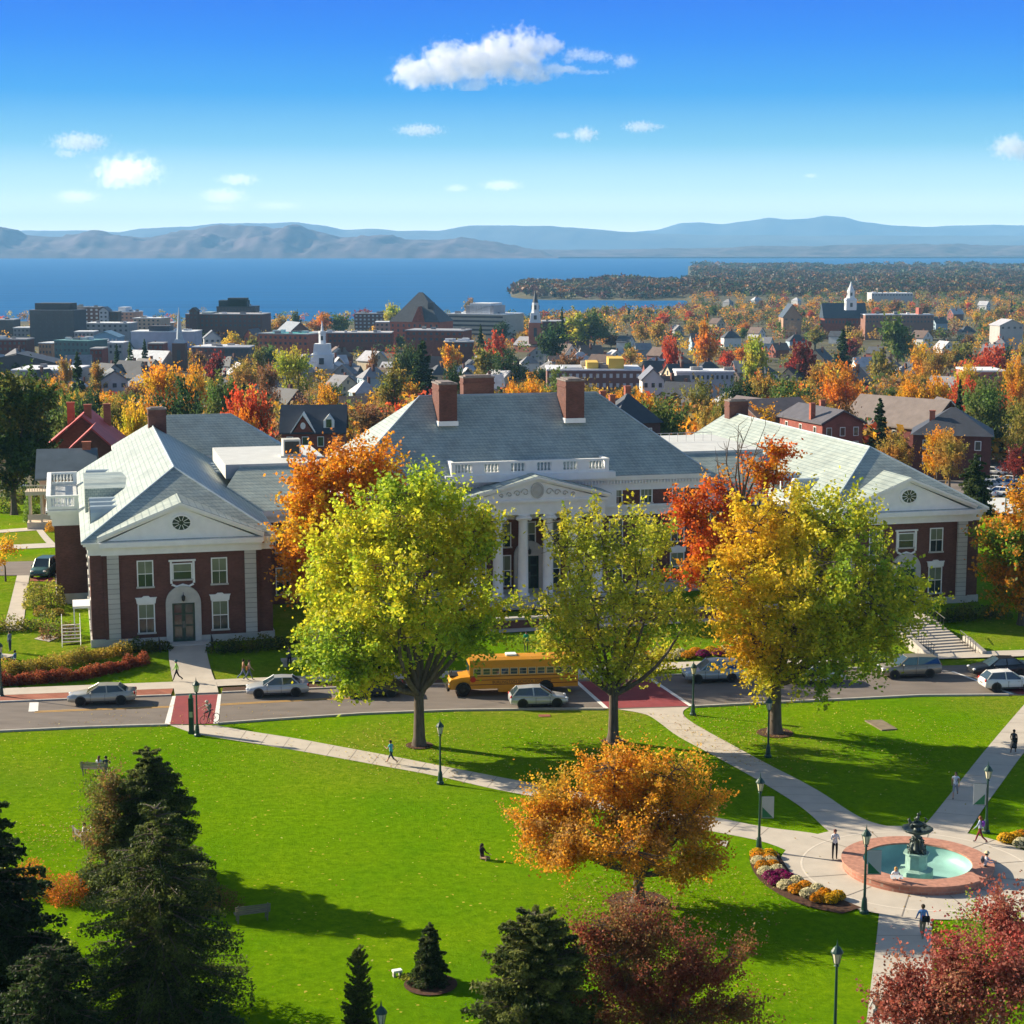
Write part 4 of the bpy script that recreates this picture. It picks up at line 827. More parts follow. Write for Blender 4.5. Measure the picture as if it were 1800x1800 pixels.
def conifer(root, H, R, seed, col=(DGR, (0.06, 0.10, 0.03)), dens=1.0, droop=0.25, leaf=0.10, z0=0.06, whorl=0.42, mat_='leaf', power=0.9, jag=0.28, trunk_r=None):
    rnd = np.random.default_rng(seed); mb = MB(); tr = trunk_r or H*0.018
    mb.tube([(0, 0, -0.2), (0, 0, H*0.5), (0, 0, H*0.985)], [tr*1.3, tr*0.8, 0.02], 8, False)
    Cs = []; z = H*z0; cs = np.array(col); ks = []
    while z < H*0.985:
        f = 1-z/H; L0 = R*f**power+0.12; nb = max(5, int(5+6*f*dens)); ph = rnd.random()*6.28
        for k in range(nb):
            a = ph+2*math.pi*k/nb+rnd.normal()*0.2; L = L0*rnd.uniform(1-jag*1.6, 1+jag*0.7); d = np.array([math.cos(a), math.sin(a), 0])
            rise = 0.35*(1-f)+0.05; zz = z+rnd.normal()*whorl*0.4
            n = max(int(dens*60*(0.25+L/2.2)), 12); t = rnd.random(n)**0.65; s_ = rnd.normal(size=n)*0.17*L*(1.05-t*0.75)
            P = np.outer(t*L, d)+np.outer(s_, np.array([-d[1], d[0], 0]))
            P[:, 2] = zz+L*(rise*t-droop*t*t)-np.abs(rnd.normal(size=n))*0.14*L*0.45; Cs.append(P); ks.append(np.full(n, rnd.random()))
            if L > 0.5: mb.tube([(0, 0, zz), tuple(d*L*0.5+np.array([0, 0, zz+L*(rise*0.5-droop*0.25)])), tuple(d*L*0.92+np.array([0, 0, zz+L*(rise*0.92-droop*0.85)]))], [tr*0.32, tr*0.2, 0.01], 4, False)
        z += whorl*(0.55+0.6*f)*rnd.uniform(0.8, 1.2)
    C = np.concatenate(Cs); kk = np.concatenate(ks); N = len(C)
    colr = cs[0]+(cs[1]-cs[0])*kk[:, None]; colr = colr*rnd.uniform(0.6, 1.45, N)[:, None]
    me = quads_mesh("crown", C, leaf*rnd.uniform(0.6, 1.3, N), colr, rnd, 0.6, 1.25); me.materials.append(M[mat_]); link(me, "crown", root); mb.build("trunk", M['bark'], root, True)
    return root
def conif(name, pxy, toppx, wpx, label, **kw):
    b_ = on_terrain(*pxy); X, z = at_depth(toppx[0], toppx[1], b_.y); s = b_.y/FPX/0.97
    r = empty(name, b_, 0, label, "tree"); conifer(r, z-b_.z, wpx/2*s, **kw); return r
conif("spruce_tree", (268, 1562), (282, 1312), 240, "broad dark spruce on the lawn, right of the couple on the bench", seed=31, col=((0.035, 0.062, 0.016), (0.14, 0.17, 0.04)), dens=3.8, leaf=0.07, whorl=0.34, droop=0.22, power=0.66, jag=0.36)
conif("spruce_tree", (285, 1800), (286, 1410), 330, "nearer open limbed spruce at the bottom left, below the broad dark spruce", seed=32, col=((0.03, 0.052, 0.014), (0.13, 0.16, 0.035)), dens=3.0, leaf=0.058, whorl=0.42, droop=0.26, power=0.6, z0=0.02, jag=0.4)
conif("spruce_tree", (-15, 1790), (-12, 1385), 290, "nearly black spruce cut by the left edge of the photo", seed=33, col=((0.014, 0.03, 0.012), (0.04, 0.07, 0.02)), dens=2.4, leaf=0.10, whorl=0.4, power=0.62, jag=0.4)
conif("spruce_tree", (100, 1900), (100, 1660), 270, "low dark spruce filling the bottom left corner", seed=34, col=((0.014, 0.03, 0.012), (0.05, 0.08, 0.022)), dens=1.8, leaf=0.08, whorl=0.4, power=0.45)
conif("spruce_tree", (390, 1880), (380, 1762), 140, "small spruce top at the bottom edge right of the open limbed spruce", seed=35, dens=1.6, leaf=0.06, whorl=0.35, power=0.6)
conif("small_conifer", (755, 1728), (752, 1626), 76, "small young conifer in a round mulch bed in the middle of the lawn", seed=36, col=((0.03, 0.06, 0.02), (0.08, 0.10, 0.03)), dens=2.6, leaf=0.055, whorl=0.20, power=0.75, jag=0.15)
conif("yew_tree", (940, 1900), (948, 1600), 270, "wide bushy conifer at the bottom, left of the maroon crab apple", seed=37, col=((0.035, 0.06, 0.018), (0.17, 0.19, 0.045)), dens=3.2, leaf=0.075, whorl=0.30, power=0.50, droop=0.05, jag=0.3)
conif("columnar_tree", (632, 1850), (626, 1664), 60, "narrow columnar tree at the bottom edge left of the mulch bed", seed=38, col=((0.05, 0.08, 0.02), (0.14, 0.17, 0.03)), dens=2.6, leaf=0.045, whorl=0.22, power=0.5, droop=-0.3, jag=0.3)
conif("small_conifer", (1712, 905), (1706, 800), 78, "dark conifer between the right wing roof and the parked cars", seed=39, col=((0.03, 0.06, 0.02), (0.08, 0.11, 0.03)), dens=1.8, leaf=0.16, whorl=0.6, power=0.6)
hero("ornamental_tree", (190, 1560), [(185, 1430, 38, 40, -0.5, 34), (200, 1380, 30, 34, -0.5, 20), (175, 1480, 30, 30, -0.5, 14)], "small brown green tree half hidden behind the broad dark spruce", fork=1.2, rtrunk=0.12, palette=mixpal(OLV, BRN, OLV, MGR, scale=1.5), leaf=0.06, per=170, seed=40, spread=0.38)

# ------------------------------------------------------------------ shrubs, hedges, flowers
def shrub(root, lobes, palette, leaf=0.07, per=900, seed=1, mat_='leaf'):
    rnd = np.random.default_rng(seed); Cs = []
    for (x, y, z, rx, ry, rz) in lobes:
        d = rnd.normal(size=(per, 3)); d /= np.linalg.norm(d, axis=1)[:, None]; d[:, 2] = np.abs(d[:, 2])
        Cs.append(np.array([x, y, z])+d*(rnd.random(per)**0.25)[:, None]*np.array([rx, ry, rz])*(1+0.12*np.sin(d[:, 0]*9+x)*np.sin(d[:, 1]*8))[:, None])
    C = np.concatenate(Cs); N = len(C)
    me = quads_mesh("foliage", C, leaf*rnd.uniform(0.6, 1.3, N), palette(C, rnd)*rnd.uniform(0.65, 1.35, N)[:, None], rnd, 0.4); me.materials.append(M[mat_]); link(me, "foliage", root)
    mb = MB()
    for (a_, b2_) in zip(lobes, lobes[1:]): mb.tube([(a_[0], a_[1], a_[2]+.06), (b2_[0], b2_[1], b2_[2]+.06)], [0.03, 0.03], 4, False)
    for (x, y, z, rx, ry, rz) in lobes:
        for q in range(5): mb.tube([(x, y, z-0.1), (x+rnd.normal()*rx*0.35, y+rnd.normal()*ry*0.35, z+rz*0.6)], [0.03, 0.01], 4, False)
    mb.build("stems", M['bark'], root)
def hedge(name, pxs, w, h, palette, label, cat="hedge", leaf=0.08, per=700, n=None, seed=1, dy=0.0):
    W = [gp(*p) for p in pxs]; L = sum(math.dist(a, b_) for a, b_ in zip(W, W[1:])); n = n or max(int(L/(w*0.42)), 2); per = int(per*0.62)
    pts = resample(W, n) if len(W) > 1 else W; c = pts[len(pts)//2]; zc = zt(*c); r = empty(name, (c[0], c[1], zc), 0, label, cat)
    rr = random.Random(seed)
    shrub(r, [(p[0]-c[0]+rr.uniform(-.1, .1)*w, p[1]-c[1]+dy+rr.uniform(-.15, .15)*w, zt(*p)-zc, w*rr.uniform(.35, .7), w*rr.uniform(.4, .75), h*rr.uniform(.6, 1.15)) for p in pts], palette, leaf, per, seed); return r
hedge("hedge", [(-60, 1208), (40, 1203), (130, 1196), (200, 1180), (255, 1166)], 1.1, 1.0, mixpal((0.30, 0.06, 0.05), (0.22, 0.05, 0.03), (0.40, 0.12, 0.05), scale=2), "burgundy front row of the hedge along the left pavement", leaf=0.07, per=900, seed=51)
hedge("hedge", [(-60, 1188), (40, 1182), (110, 1172), (165, 1158), (215, 1150)], 1.5, 1.25, mixpal((0.50, 0.22, 0.04), (0.45, 0.32, 0.05), (0.30, 0.24, 0.04), scale=2), "orange and yellow shrub row behind the burgundy hedge", leaf=0.07, per=900, seed=52)
hedge("shrub_border", [(-40, 1112), (30, 1108), (85, 1104)], 2.4, 1.5, mixpal((0.42, 0.20, 0.05), MGR, (0.34, 0.28, 0.04), MGR, scale=2), "rust and green shrub border by the side walk", "shrub", leaf=0.10, seed=53)
hedge("shrub_border", [(85, 1122), (122, 1118)], 1.8, 1.2, mixpal(OLV, MGR, BRN), "olive shrub under the side wall of the left wing", "shrub", leaf=0.09, seed=54)
hedge("shrub", [(62, 1068), (90, 1066)], 2.6, 2.3, mixpal(MGR, (0.4, 0.34, 0.06), (0.22, 0.24, 0.04), scale=1.5), "round yellow green bush beside the side path, below the green pickup", "shrub", leaf=0.11, per=1500, seed=55)
hedge("shrub", [(70, 1082), (98, 1080)], 1.5, 0.9, mixpal((0.42, 0.2, 0.05), OLV), "low rusty shrub in front of the round bush", "shrub", leaf=0.09, seed=56)
hedge("shrub", [(56, 918), (66, 917)], 2.6, 3.6, mixpal((0.10, 0.22, 0.03), (0.2, 0.3, 0.04)), "upright bright green bush by the porch", "shrub", leaf=0.16, per=1500, seed=57)
hedge("shrub", [(20, 885), (60, 880)], 4.5, 3.2, mixpal(DGR, MGR, OLV), "dark spreading shrubs under the large dark tree", "shrub", leaf=0.22, seed=58)
hedge("shrub", [(0, 902), (20, 900)], 3, 1.8, mixpal(YEL, GRN, OLV), "yellow green shrub at the left edge above the side lawn", "shrub", leaf=0.16, seed=59)
hedge("shrub", [(88, 935)], 1.4, 1.6, mixpal(TAN, GOLD), "small tan shrub at the foot of the porch", "shrub", leaf=0.10, seed=60, n=1)
hedge("shrub", [(385, 1146), (430, 1143), (480, 1139), (525, 1136)], 1.9, 1.3, mixpal(MGR, OLV, DGR), "dark green shrubs under the right half of the left wing", "shrub", leaf=0.09, seed=61)
hedge("shrub", [(215, 1146), (250, 1144), (285, 1142)], 1.6, 1.1, mixpal(MGR, DGR, OLV), "dark green shrubs left of the left wing door", "shrub", leaf=0.09, seed=62)
hedge("shrub", [(1650, 1092), (1700, 1088), (1760, 1084)], 2.2, 1.5, mixpal(MGR, OLV, DGR), "dark green shrubs under the right end of the right wing", "shrub", leaf=0.10, seed=63)
hedge("shrub", [(1480, 1104), (1530, 1101), (1575, 1098)], 2.2, 1.5, mixpal(MGR, DGR), "dark shrubs left of the right wing steps", "shrub", leaf=0.10, seed=64)
hedge("shrub", [(60, 1570), (90, 1568), (120, 1580)], 2.0, 2.2, mixpal((0.55, 0.17, 0.03), (0.45, 0.14, 0.03), ORG, scale=1), "rounded orange bush between the black spruce and the broad spruce", "shrub", leaf=0.045, per=4500, seed=65)
hedge("shrub", [(165, 1562)], 1.7, 2.1, mixpal(DGR, MGR, OLV), "clipped round green shrub left of the broad spruce", "shrub", leaf=0.05, per=3500, seed=66, n=1)
hedge("shrub", [(350, 1600), (385, 1598)], 2.0, 1.9, mixpal(BRN, OLV, BRN), "brownish shrub beside the shaded bench", "shrub", leaf=0.05, per=2500, seed=67)
hedge("shrub", [(60, 1680), (110, 1690)], 1.8, 1.6, mixpal(MGR, LIME, DGR), "bright leafed shrub below the orange bush", "shrub", leaf=0.05, per=2200, seed=68)
# mulch rings
for px, py, r_ in ((737, 1311, 0.95), (1078, 1304, 0.85), (1362, 1289, 1.3), (1122, 1586, 1.6), (757, 1732, 1.25)):
    c = gp(px, py); disc("mulch_ring", c, r_, M['mulch'], 0.062, 28)
p = gp(760, 1733)
# flower mounds
def mum(p, r, colr, label, name="chrysanthemum"):
    o = empty(name, p, 0, label, "flowers", "potted autumn chrysanthemums"); rnd = np.random.default_rng(int(abs(p[0]*1000+p[1]*77)) % 99991)
    d = rnd.normal(size=(900, 3)); d /= np.linalg.norm(d, axis=1)[:, None]; d[:, 2] = np.abs(d[:, 2])
    C = d*(0.82+0.2*rnd.random(900))[:, None]*np.array([r, r, r*0.85])+np.array([0, 0, 0.12]); k = rnd.random(900)
    cc = np.where((k < 0.86)[:, None], np.array(colr), np.array([0.06, 0.10, 0.02]))*rnd.uniform(0.75, 1.2, 900)[:, None]
    me = quads_mesh("blooms", C, 0.055*rnd.uniform(0.7, 1.2, 900), cc, rnd, 0, up=d*2.5); me.materials.append(M['leaf']); link(me, "blooms", o)
    MB().lathe([(r*0.35, -0.02), (r*0.5, 0.12), (r*0.88, 0.22), (r*0.7, r*0.55), (0, r*0.78)], 14).build("leaf_mound", M['mumgreen'], o, True); return o
M['mumgreen'] = mat("mound_leaves", (0.05, 0.08, 0.02), 0.9, 0.4, 8)
CY, CO, CW, CP = (0.80, 0.50, 0.015), (0.78, 0.36, 0.012), (0.78, 0.72, 0.48), (0.28, 0.01, 0.13)
names = {CY: "bright yellow", CO: "golden orange", CW: "creamy white", CP: "deep purple"}
bed = [(1331, 1507, CY), (1352, 1508, CY), (1333, 1513, CO), (1351, 1517, CO), (1333, 1521, CW), (1354, 1521, CW), (1340, 1529, CO), (1358, 1528, CO), (1345, 1539, CW), (1366, 1536, CW), (1354, 1547, CP), (1372, 1544, CP), (1364, 1556, CP), (1384, 1550, CP), (1380, 1563, CW), (1400, 1556, CW), (1399, 1571, CO), (1415, 1565, CO), (1420, 1578, CW), (1436, 1570, CW), (1438, 1586, CO), (1450, 1578, CO), (1458, 1588, CY), (1472, 1582, CY)]
strip("flower_bed", [(1318, 1503), (1317, 1518), (1330, 1545), (1355, 1566), (1392, 1586), (1428, 1598), (1480, 1608)], [(1366, 1498), (1378, 1518), (1392, 1539), (1412, 1552), (1439, 1564), (1480, 1583), (1514, 1597)], M['mulch'], 0.066, 24)
ordn = ["nearest the lamp"]+[w+" from the lamp" for w in ("second", "third", "fourth", "fifth", "sixth", "seventh", "eighth", "ninth", "tenth")]
cnt_ = {}
for (px, py, cl) in bed:
    k = cnt_.get(cl, 0); cnt_[cl] = k+1
    mum(on_terrain(px, py, 0.03), 0.45, cl, f"{names[cl]} mound in the curved flower bed, {ordn[k]} of its colour")
for (px, py, cl, lb) in ((1768, 1481, CY, "large bright yellow flower mound by the right edge path"), (1784, 1480, CY, "second yellow flower mound touching the white one by the right edge"), (1796, 1476, CO, "orange yellow flower mound at the very right edge"), (1796, 1490, CW, "creamy white flower mound at the right edge of the plaza")):
    mum(on_terrain(px, py, 0.03), 0.52, cl, lb)
fb = [("white", CW), ("golden", CO), ("golden", CY), ("purple", CP), ("white", CW), ("white", CW), ("golden", CO), ("golden", CO), ("purple", CP), ("golden", CY), ("purple", CP), ("white", CW)]
fc_ = {}
for i, (nm, cl) in enumerate(fb):
    fc_[nm] = fc_.get(nm, 0)+1; wd = ["leftmost", "second from left", "third from left", "fourth from left", "fifth from left"][fc_[nm]-1]
    mum(on_terrain(1128+i*13.5, 1163-i*1.0-(i % 2)*5, 0.02), 0.62, cl, f"{wd} of the {nm} flower mounds before the garden wall")
# small planting and white stone beside the young conifer
c = gp(725, 1722); r = empty("ground_plants", (c[0], c[1], 0), 0, "low yellow green plants beside the young conifer", "plant")
shrub(r, [(0, 0, 0, 0.5, 0.4, 0.25), (0.5, -0.3, 0, 0.5, 0.4, 0.22), (-0.3, 0.2, 0, 0.4, 0.3, 0.2)], mixpal(LIME, (0.3, 0.3, 0.05)), 0.05, 260, 3)
p = on_terrain(698, 1716); o = empty("stone_marker", p, 0.4, "small white stone marker on legs by the young conifer", "marker")
MB().box(-0.22, 0.22, -0.14, 0.14, 0.22, 0.32).build("top", M['white'], o)
for sx_ in (-.15, .15): MB().box(sx_-.05, sx_+.05, -.1, .1, -.02, .218).build("leg", M['kerb'], o)
# ------------------------------------------------------------------ the town
UNIT = {}
def unit_box(key, material):
    if key not in UNIT:
        mb = MB().box(-0.5, 0.5, -0.5, 0.5, -0.5, 0.5); o = mb.build(key, material); UNIT[key] = o.data; bpy.data.objects.remove(o)
    return UNIT[key]
M['wfar'] = mat("far_window", (0.04, 0.05, 0.065), 0.3, 0.2, 0.4, spec=0.5)
M['wpale'] = mat("pale_far_window", (0.5, 0.52, 0.55), 0.3, 0.1, 0.4, spec=0.5)
def unit(key, material, parent, loc, size, name=None):
    o = link(unit_box(key, material), name or key, parent); o.location = loc; o.scale = size; return o
LAND = []          # landmarks for the labels of trees and houses: (words, px, py)
def frame(px0, px1, Y, rz):
    X0, _ = at_depth(px0, 600, Y); X1, _ = at_depth(px1, 600, Y); return X0, X1
def block(label, px0, px1, pytop, Y, wall, roof=(0.6, 0.6, 0.6), rz=0.0, depth=18, rows=3, cols=6, side=0, name="town_building", cat="building", pent=None, brick=False, strips=False, base=None, win='wfar', group=None, lm=None, wh=1.5, ww=None, gable=0.0, body=0):
    X0, X1 = frame(px0, px1, Y, rz); w = X1-X0; _, zt_ = at_depth((px0+px1)/2, pytop, Y); zb_ = zt((X0+X1)/2, Y)-3 if base is None else base
    r = empty(name, ((X0+X1)/2, Y, zb_), rz, label, cat, group); H = zt_-zb_
    wl_ = MB()
    if gable: wl_.prism([(-w/2, 0), (w/2, 0), (w/2, H-gable), (0, H-0.3), (-w/2, H-gable)], 0, depth)
    else: wl_.box(-w/2, w/2, 0, depth, 0, H)
    o = wl_.build("wall", M['tintbrick'] if brick else M['paintwall'], r); o.color = (*wall, 1)
    if gable:
        g = MB()
        for sg in (-1, 1): g.prism([(sg*(w/2+0.6), H-gable-0.35), (sg*(w/2+0.6), H-gable-0.05), (0, H+0.3), (0, H)], -0.6, depth+0.6)
        o = g.build("roof", M['metalroof'], r); o.color = (*roof, 1)
    else:
        o = MB().box(-w/2-0.25, w/2+0.25, -0.25, depth+0.25, H+0.003, H+0.6).build("roof", M['metalroof'], r); o.color = (*roof, 1)
    Hw = H-gable; floor = 3.4; zt0 = Hw-1.0
    for i in range(rows):
        zc = zt0-floor*i-wh/2
        if zc < 1.5: break
        if strips: unit("strip_window", M[win], r, (0, -0.06, zc), (w*0.92, 0.16, wh), "window")
        else:
            for j in range(cols): unit("win_"+win, M[win], r, (-w/2+w*(j+0.5)/cols, -0.04, zc), (ww or min(w/cols*0.45, 1.8), 0.16, wh), "window")
        for j in range(side): unit("winside_"+win, M[win], r, (-w/2-0.04, depth*(j+0.5)/side, zc), (0.16, min(depth/side*(0.9 if strips else 0.5), 40 if strips else 1.8), wh), "window")
    if pent:
        for (a, b_, ptop, cl) in pent:
            XA, XB = frame(a, b_, Y+3, 0); _, z2 = at_depth((a+b_)/2, ptop, Y+3); xm = (X0+X1)/2
            o = MB().box(XA-xm, XB-xm, 2.5, depth*0.7, H+0.61, z2-zb_).build("roof_housing", M['paintwall'], r); o.color = (*cl, 1)
    if not gable and w > 14:
        q_ = random.Random(int(px0*7+pytop))
        for _ in range(q_.randint(3, 7)):
            a, b_, c_ = q_.uniform(-w*.44, w*.44), q_.uniform(1.5, depth*.7), q_.uniform(.8, 2.6); o = MB().box(a-c_, a+c_, b_-1, b_+1, H+.602, H+.6+q_.uniform(.7, 2.0)).build("rooftop_unit", M['paintwall'], r); o.color = (*q_.choice([(.5, .5, .5), (.2, .2, .22), (.65, .66, .68), (.3, .28, .26)]), 1)
    if lm: LAND.append((lm, (px0+px1)/2, (pytop+pytop+30)/2))
    return r
DK = (0.075, 0.075, 0.09); WH = (0.68, 0.70, 0.72); BR = (0.28, 0.08, 0.055); BRL = (0.42, 0.13, 0.085); PCH = (0.50, 0.27, 0.19)
block("tall dark office tower with a rooftop plant room", 52, 133, 546, 1350, DK, (0.2, 0.2, 0.22), -0.12, 26, 8, 7, 5, strips=False, pent=[(62, 125, 533, (0.05, 0.05, 0.06))], lm="the dark office tower", wh=1.4)
block("brown brick apartment block with white bay behind the dark tower", 131, 176, 541, 1560, (0.13, 0.07, 0.06), (0.2, 0.2, 0.2), 0, 20, 5, 5, win='wpale', wh=1.6)
block("narrow white gabled bay beside the brown brick apartment block", 176, 191, 540, 1540, (0.5, 0.5, 0.52), (0.15, 0.15, 0.17), 0, 16, 3, 2, gable=3)
block("dark brick end block right of the white gabled bay", 191, 208, 549, 1545, (0.11, 0.06, 0.05), (0.2, 0.2, 0.2), 0, 16, 4, 3)
block("tall peach building with white roof near the water", 205, 236, 549, 1700, PCH, WH, -0.2, 24, 4, 4, 3, pent=[(208, 222, 540, WH)], lm="the peach buildings")
block("wide peach and cream building with stepped roof near the water", 233, 284, 560, 1650, (0.52, 0.36, 0.26), WH, -0.2, 24, 3, 6, 3)
block("low cream wing at the shore end of the peach buildings", 262, 305, 568, 1720, (0.5, 0.38, 0.30), WH, 0, 16, 2, 5)
block("long pale grey hall with white roof right of the dark tower", 150, 228, 569, 1400, (0.30, 0.31, 0.33), WH, -0.1, 22, 2, 8, 3, lm="the long pale grey hall")
block("white roofed low building at the foot of the dark tower", 131, 165, 584, 1300, (0.28, 0.28, 0.3), WH, 0, 16, 2, 5)
block("light blue gabled building below the pale grey hall", 160, 208, 583, 1150, (0.20, 0.36, 0.50), (0.22, 0.38, 0.48), 0, 18, 1, 7, win='wpale', gable=3.5)
MUR = block("white building with a pink and lilac painted front wall", 230, 342, 584, 1200, (0.44, 0.44, 0.52), WH, -0.05, 24, 0, 0, pent=[(262, 297, 573, (0.06, 0.06, 0.08))], lm="the painted mural wall")
rr_ = random.Random(3)
for q in range(12):
    w_ = rr_.uniform(2, 6); o = MB().lathe([(w_/2, 0), (w_/2, 0.05)], 12, (0, 0, 0), T(-18+q*3.3, -0.06, 4.5+rr_.uniform(-1, 3.5), 0, math.pi/2)).build("painted_patch", M['paintwall'], MUR); o.color = (*rr_.choice([(0.5, 0.16, 0.25), (0.25, 0.28, 0.55), (0.6, 0.35, 0.4)]), 1)
block("dark flat roofed block at the far left edge of the town", -30, 25, 563, 1420, (0.09, 0.085, 0.095), (0.35, 0.36, 0.38), 0, 20, 4, 7)
block("low grey block between the left edge and the dark tower", 24, 52, 577, 1400, (0.22, 0.22, 0.24), WH, 0, 18, 3, 4)
block("maroon brick building with small windows at the left edge", -20, 46, 598, 1050, (0.13, 0.04, 0.04), (0.22, 0.22, 0.24), 0, 18, 3, 8, brick=True)
block("long building under a dark slate roof at the left edge", -40, 96, 622, 900, (0.08, 0.07, 0.08), (0.045, 0.055, 0.075), 0, 20, 1, 12, gable=4.5, lm="the long dark slate roof")
block("glassy green grey building with white left face", 90, 160, 600, 1050, (0.10, 0.17, 0.17), (0.14, 0.3, 0.3), -0.35, 20, 3, 8, 5, lm="the glassy green building")
block("tan brick building left of the glassy green building", 66, 92, 604, 1100, (0.34, 0.2, 0.13), WH, -0.3, 14, 3, 4, 3, brick=True)
block("small maroon brick block below the glassy green building", 158, 179, 614, 960, (0.18, 0.045, 0.04), (0.3, 0.3, 0.3), 0, 14, 2, 3, brick=True)
block("cream and glass low block right of the glassy green building", 157, 215, 604, 1090, (0.36, 0.36, 0.37), WH, 0, 18, 2, 7)
block("brick shop block left of the grey spired church", 260, 286, 605, 1000, (0.16, 0.05, 0.045), (0.3, 0.3, 0.3), 0, 14, 2, 3, brick=True)
block("sprawling white flat roof with rooftop vents at the left", 18, 128, 652, 800, (0.3, 0.3, 0.32), (0.72, 0.73, 0.76), 0, 30, 0, 0, pent=[(40, 47, 649, WH), (95, 103, 649, (0.4, 0.4, 0.42)), (70, 78, 650, WH)], lm="the sprawling white flat roof")
block("light grey gabled house below the white flat roof", 176, 222, 652, 640, (0.42, 0.43, 0.44), (0.12, 0.13, 0.14), 0.3, 14, 1, 3, name="gabled_house", cat="house", gable=3.4)
block("wide dark brick hall near the shore with a stepped gable end", 325, 462, 553, 1450, (0.14, 0.055, 0.05), (0.40, 0.38, 0.38), -0.12, 30, 3, 16, 4, strips=False, lm="the wide dark brick hall", pent=[(354, 370, 549, (0.35, 0.42, 0.42))])
block("round topped brick tower at the left end of the dark hall", 334, 347, 541, 1440, (0.10, 0.045, 0.045), (0.03, 0.035, 0.045), -0.1, 9, 2, 2, gable=2.5)
block("dark metal clad pavilion rising behind the dark brick hall", 382, 450, 540, 1530, (0.10, 0.09, 0.10), (0.03, 0.04, 0.05), 0, 26, 2, 12, pent=[(386, 436, 528, (0.025, 0.035, 0.045)), (402, 434, 524, (0.02, 0.03, 0.04))], lm="the dark metal pavilion")
block("small white gabled building with a bright left slope", 359, 388, 582, 1250, (0.5, 0.5, 0.5), (0.16, 0.17, 0.2), 0.2, 16, 1, 3, gable=5)
block("flat roofed low hall with a sunlit deck", 336, 396, 611, 1000, (0.26, 0.1, 0.08), (0.62, 0.63, 0.66), -0.2, 24, 1, 6, 3, brick=True)
block("low building with grey flat roof left of the brick terrace", 394, 438, 612, 960, (0.10, 0.09, 0.1), (0.33, 0.34, 0.38), 0, 20, 1, 5)
block("tall red brick gabled terrace lit by the sun", 429, 446, 579, 1120, BRL, (0.10, 0.10, 0.12), -0.3, 14, 4, 2, 3, brick=True, gable=4)
block("long low red brick school block with a turquoise roof strip", 449, 546, 588, 1060, BRL, (0.30, 0.32, 0.34), -0.35, 26, 2, 10, 4, brick=True, lm="the low red brick school block", pent=[(466, 534, 597 - 11, (0.06, 0.36, 0.36))])
block("grey barn roofed building behind the low school block", 510, 546, 567, 1250, (0.2, 0.1, 0.08), (0.22, 0.25, 0.30), 0.5, 24, 1, 4, gable=6)
block("very long maroon brick mill building left of the pyramid roof", 545, 688, 586, 1260, (0.26, 0.075, 0.055), (0.50, 0.48, 0.48), 0, 22, 2, 18, brick=True, lm="the long maroon mill")
block("five storey brown brick flats near the shore", 623, 682, 552, 1700, (0.16, 0.08, 0.07), (0.25, 0.25, 0.27), -0.1, 18, 5, 8, 2, win='wpale', lm="the brown brick flats")
block("small pale pink building beside the pyramid roofed building", 660, 684, 567, 1380, (0.42, 0.26, 0.21), WH, 0, 16, 2, 3)
block("red brick block with a battlemented top before the pyramid roof", 711, 815, 582, 1150, (0.24, 0.07, 0.05), (0.36, 0.36, 0.38), -0.22, 24, 2, 10, 5, brick=True, lm="the battlemented brick block")
block("low maroon wing right of the battlemented brick block", 780, 832, 602, 1100, (0.16, 0.045, 0.04), (0.4, 0.4, 0.42), 0, 16, 1, 6, brick=True)
block("cream office block with ribbon windows right of the pyramid roof", 780, 893, 553, 1420, (0.44, 0.41, 0.34), WH, -0.42, 36, 5, 6, 1, strips=True, pent=[(815, 868, 537, (0.36, 0.35, 0.36)), (822, 862, 533, WH)], lm="the cream office block")
block("brick nave building right of the brick steeple", 953, 1036, 566, 1320, (0.14, 0.055, 0.045), (0.36, 0.36, 0.38), 0, 24, 1, 8, brick=True)
block("low school with white roof and yellow roof huts", 962, 1128, 652, 640, (0.20, 0.10, 0.09), (0.66, 0.67, 0.70), 0, 24, 2, 14, win='wpale', lm="the low school with yellow huts", pent=[(1032, 1052, 637, (0.62, 0.42, 0.08)), (1070, 1097, 630, (0.66, 0.44, 0.08)), (990, 1024, 646, (0.4, 0.42, 0.46))])
block("white gabled house right of the low school", 1130, 1168, 648, 600, (0.60, 0.60, 0.58), (0.15, 0.16, 0.2), 0, 14, 1, 3, name="gabled_house", cat="house", gable=3.8)
block("long white roofed shed crossing the middle distance", 1190, 1292, 655, 680, (0.45, 0.46, 0.5), (0.72, 0.73, 0.76), 0, 14, 1, 12)
block("long low brick college wing with a chimney stack", 1520, 1640, 554, 1480, (0.24, 0.12, 0.09), (0.66, 0.66, 0.68), 0, 20, 2, 20, pent=[(1613, 1618, 541, BR)], lm="the long college wing")
block("white flat roofed apartments far off on the right", 1530, 1602, 516, 2300, (0.45, 0.42, 0.42), (0.75, 0.76, 0.8), 0, 30, 1, 14)
block("white flat roofed store among golden trees at the right", 1706, 1770, 654, 620, (0.36, 0.13, 0.1), (0.72, 0.73, 0.74), 0, 18, 1, 6)
block("pale gabled pair of roofs among trees at the right edge", 1755, 1800, 562, 1300, (0.4, 0.38, 0.36), (0.42, 0.42, 0.46), 0.2, 16, 1, 4, gable=4)
